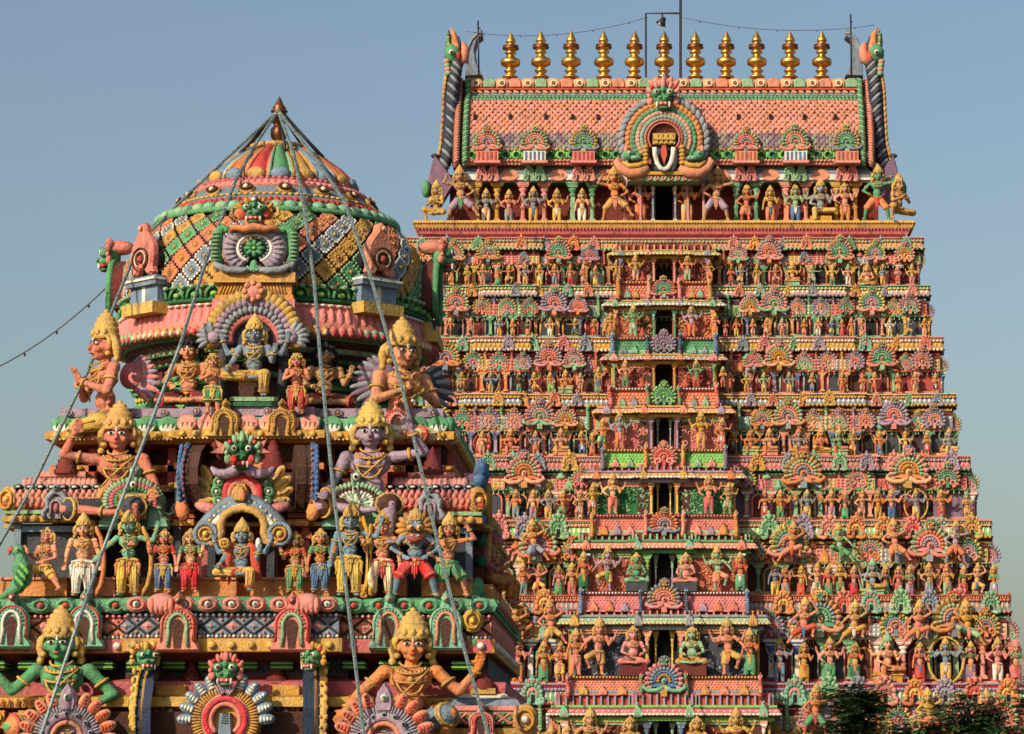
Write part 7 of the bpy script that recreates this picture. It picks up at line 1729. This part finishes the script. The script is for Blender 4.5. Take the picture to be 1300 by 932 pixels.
def wing(parent, c0, s, yaw, size, c, c2, n=10):
    S = MB()
    for k in range(n):
        t = -.75+k*1.55/(n-1); ln = size*(1-.05*abs(k-2))
        S.add(SPH2, c if k % 2 else c2, tm((s*ln*.55*math.cos(t), 0, ln*.55*math.sin(t)), (ln*.5, .035, size*.085), ry=-t if s > 0 else -(math.pi-t)))
    for k in range(10): S.ball(c2, (s*.12*size+s*.07*size*(k % 4), -.05, size*.1*(k//4-1)), .02, BEAD)
    S.add(SPH2, c2, tm((s*size*.2, -.03, 0), (size*.3, .05, size*.32)))
    M = tm(c0, 1, rz=yaw); S.V = [v @ M[:3, :3].T + M[:3, 3] for v in S.V]
    return S.build('wing', parent)
gB = 'winged bearers at the corners of the near shrine'
o, f, H = near('kneelg', 133, 0, 0, 37.85, 'flesh', 'gold', 'winged orange-skinned praying bearer in left profile, upper left corner below the dome', gB, byhead=441, Hpx=190, yaw=-1.05, sash='yellow')
wing(o, P(158, 478, 38.15), 1, -.35, .52, 'lilac', 'pink')
o, f, H = near('kneelg', 511, 0, 0, 37.85, 'flesh', 'cream', 'winged pale orange praying bearer turned right, upper right corner below the dome', gB, byhead=450, Hpx=190, yaw=.55, sash='red')
wing(o, P(500, 480, 38.2), -1, .2, .56, 'grey', 'violet'); wing(o, P(528, 488, 38.25), 1, .2, .5, 'grey', 'slate')
o, f, H = near('bearl', 151, 0, 0, 37.15, 'flesh', 'slate', 'seated orange-skinned bearer with gold crown and upturned palm, above the left green fan arch', gB, byhead=555, Hpx=185, sash='gold', yaw=-.05)
o, f, H = near('bearr', 471, 0, 0, 37.15, 'lilac', 'brown', 'seated lilac-grey bearer with gold necklaces and upturned palm, above the right fan arch', gB, byhead=552, Hpx=185, sash='gold')
o, f, H = near('lowl', 76, 0, 0, 36.55, 'green', 'orange', 'large green bearer with palm raised, bottom left of the near shrine', gB, byhead=820, Hpx=205, sash='red', yaw=-.05)
o, f, H = near('lowr', 524, 0, 0, 36.55, 'orange', 'bgrey', 'large orange bearer with white brow mark and raised palm, lower right of the near shrine', gB, byhead=822, Hpx=200, sash='gold', yaw=.08)
# shaded figures on the right flank
for k, (Yk, y1, sk, lb) in enumerate(((38.3, 668, 'rose', 'rose-skinned seated figure in shade round the right corner of the near shrine'), (39.2, 676, 'tan', 'tan seated figure in deep shade, farther back on the near shrine right flank'))):
    near('throned', 0, 0, 0, Yk, sk, 'ochre', lb, byhead=0, Hpx=0) if False else None
    d = HF['throned']; H = hpx_(757, 650, Yk)/.98
    statue(None, Vector((VX+wM+.16, Yk, zq(757, 37))), H, sk, 'ochre', lb, fig=d, face=True, yaw=1.35)

# ================================================================== cables, lamp, rods, strips of lamps
apx = Vector((VX, VY-.12, ZP(143, VY)))
def strip(pts, label, w=.021):
    S = MB(); P_ = [Vector(p) for p in pts]
    S.add(t_tube(P_, w, 4, sm=False, flat=.45), 'steel')
    d = 0; L_ = [(P_[i+1]-P_[i]).length for i in range(len(P_)-1)]; tot = sum(L_); n = int(tot/.14)
    for k in range(n):
        t = tot*(k+.5)/n; i = 0
        while t > L_[i] and i < len(L_)-1: t -= L_[i]; i += 1
        p = P_[i].lerp(P_[i+1], t/L_[i]); S.ball('dark_metal' if k % 2 else 'white', (p.x, p.y-w*.7, p.z), (w*.45, w*.5, w*.35), BEAD)
    tag(S.build('lamp_strip'), label, 'lamp strip', 'strips of small lamps strung from the dome finial')
strip([apx, P(322, 187, 39.5), P(298, 232, 38.75), P(262, 330, 37.95), P(228, 440, 37.2), P(130, 700, 36.4), P(96, 800, 35.9), P(52, 934, 35.7), P(20, 1030, 35.6)], 'long lamp strip crossing the second storey just right of the upper left bearer')
strip([apx, P(371, 190, 39.45), P(381, 235, 38.7), P(387, 270, 38.25), P(399, 360, 37.8), P(407, 460, 37.2), P(425, 640, 36.4), P(441, 760, 36.0), P(462, 934, 35.8), P(472, 1030, 35.7)], 'lamp strip hanging nearly straight down right of the enthroned deity')
strip([apx, P(400, 200, 39.3), P(437, 255, 38.55), P(470, 350, 37.95), P(510, 490, 37.2), P(556, 690, 36.5), P(588, 820, 36.0), P(622, 940, 35.8), P(650, 1030, 35.7)], 'rightmost front lamp strip, passing over the praying bearer at right')
strip([apx, P(250, 236, 39.3), P(185, 300, 38.9), P(165, 338, 38.6), P(112, 470, 37.8), P(40, 620, 37.2), P(0, 690, 36.9), P(-60, 800, 36.5)], 'leftmost lamp strip running down against the sky')
strip([apx+Vector((.05, .1, 0)), P(452, 250, 40.0), P(500, 305, 40.0), P(530, 350, 40.2)], 'short lamp strip along the right outline of the dome', .022)
strip([apx+Vector((-.05, .1, 0)), P(330, 175, 40.3), P(262, 226, 40.3), P(215, 268, 40.2), P(180, 305, 40.0)], 'short lamp strip along the upper left outline of the dome', .022)
def cable(name, pts, r, label, bulbs=0, m='rope'):
    S = MB(); S.add(t_tube(pts, r, 5), m)
    for k in range(bulbs):
        t = (k+.5)/bulbs*(len(pts)-1); j = int(t); p = Vector(pts[j]).lerp(Vector(pts[j+1]), t-j); S.ball('dark_metal', (p.x, p.y, p.z-.03), (r*1.6, r*1.6, r*2.4), BEAD)
    tag(S.build(name), label, 'cable')
def sag(a, b_, s, n=14): return [a.lerp(b_, t)+Vector((0, 0, -4*s*t*(1-t))) for t in np.linspace(0, 1, n)]
cable('cable', sag(P(-30, 478, 39), P(133, 367, 39.5), .12), .010, 'thin dark cable slanting up to the dome from the left edge', 4)
cable('cable', sag(P(592, 40, 102), P(822, 22, 102), .35), .012, 'thin cable above the finials left of the lamp frame', 5)
cable('cable', sag(P(864, 22, 102), P(1110, 32, 102), .30), .012, 'thin cable above the finials right of the lamp frame', 5)
# frame with a floodlight over the middle finial
S = MB(); Yf_ = 101.2
S.add(t_tube([P(820, 98, Yf_), P(820, 17, Yf_), P(863, 17, Yf_)], .035, 6, sm=False), 'dark_metal'); fr = S.build('pipe_frame'); tag(fr, 'thin dark pipe frame standing over the middle finial on the roof ridge', 'pipe frame')
S = MB(); S.add(t_tube([P(864, 100, Yf_), P(864, -12, Yf_)], .045, 6, sm=False), 'dark_metal'); tag(S.build('lightning_pole'), 'tall thin pole rising out of the picture right of the middle finial', 'pole')
S = MB(); fl = P(841, 27, Yf_-.1); S.add(t_lathe([(0, .14), (.06, .12), (.10, .0), (.16, -.10), (.15, -.12), (0, -.11)], 12), 'dark_metal', tm(fl, 1.1, ry=.5)); S.add(t_tube([fl+Vector((0, 0, .12)), P(841, 17, Yf_)], .03, 5), 'dark_metal'); S.ball('white', fl+Vector((-.07, -.1, -.10)), (.07, .05, .05)); tag(S.build('floodlight'), 'small black floodlight hanging from the pipe frame above the middle finial', 'floodlight')
for x, y0_, y1, lb in ((608, 96, 26, 'thin lightning rod beside the left horned roof end'), (1081, 96, 18, 'thin lightning rod beside the right horned roof end')):
    S = MB(); S.add(t_tube([P(x, y0_, 101.5), P(x-1, y1, 101.5)], .03, 5), 'dark_metal'); S.add(t_tube([P(x-2, y1+10, 101.5), P(x+2, y1+10, 101.5)], .02, 4), 'dark_metal'); tag(S.build('lightning_rod'), lb, 'lightning rod', 'lightning rods on the roof')

# ================================================================== trees whose tops reach into the picture
def tree(px_, py_top, Y, spread, label, seed, leafm='leaf_dark', sprays=70, group='trees before the tall tower'):
    r = random.Random(seed); top_ = P(px_, py_top, Y); base = Vector((top_.x+.4, Y, 0))
    root = empty('tree', base); tag(root, label, 'tree', group)
    tr = MB(); H = top_.z
    pts = [(r.uniform(-.2, .2)*k*.3, r.uniform(-.2, .2)*k*.3, H*.93*k/6) for k in range(7)]
    pts[-1] = (-.4, 0, H*.95); tr.add(t_tube(pts, [.34, .30, .26, .22, .16, .10, .04], 9), 'bark'); tr.build('trunk', None).parent = root
    cr = MB(); lw = MB()
    leaf = T_([(0,0,0),(.5,-.17,.02),(1,0,-.05),(.5,.17,.02)], [(0,1,2,3)], False)
    for k in range(sprays):
        t = r.random()**.55; z = H*(.62+.38*t); rr = spread*(1.12-.9*t**1.6)*r.uniform(.25, 1); a = r.uniform(0, 2*math.pi)
        s0 = Vector((-.4*t, 0, z-.9)); e = Vector((math.cos(a)*rr-.4*t, math.sin(a)*rr, z+r.uniform(-.3, .5)))
        if e.z > H: e.z = H-r.uniform(0, .3)
        mid = s0.lerp(e, .6)+Vector((0, 0, .12)); cr.add(t_tube([s0, mid, e], [.045, .03, .008], 4), 'bark')
        # feathery leaflets along branchlets
        for j in range(14):
            u_ = r.uniform(.3, 1.05); c0 = s0.lerp(e, u_)+Vector((r.gauss(0, .10), r.gauss(0, .10), r.gauss(0, .07)+.1*math.sin(u_*3)))
            da = a+r.uniform(-1.3, 1.3); dv = Vector((math.cos(da), math.sin(da), r.uniform(-.35, .30))).normalized(); ln = r.uniform(.30, .6)
            sd_ = dv.cross(Vector((0, 0, 1))).normalized(); n_ = sd_.cross(dv)
            for q in range(7):
                for s in (-1, 1):
                    p = c0+dv*(ln*(q+.5)/7); ld = (dv*.5+sd_*s).normalized(); lh = r.uniform(.15, .24)*(1.1-.5*q/9)
                    lw.add(leaf, leafm if r.random() > .05 else 'leaf_yellow', basis(p, tuple(ld*lh), tuple(dv*lh), tuple(n_*lh+Vector((r.uniform(-.02, .02),)*3))))
    cr.build('limbs', None).parent = root; lw.build('crown', None).parent = root
tree(1080, 868, 70, 1.9, 'dark feathery tree top covering the lowest row at the foot of the tower, centre right', 5, sprays=120)
tree(1160, 905, 69, 2.6, 'lower dark tree top between the other two at the bottom right', 8, sprays=70)
tree(1235, 882, 71, 2.6, 'dark open tree top near the bottom right corner, right of its neighbours', 13, sprays=90)
tree(1330, 862, 68, 2.2, 'sparse tree whose branch tips reach in at the lower right edge', 21, sprays=55)
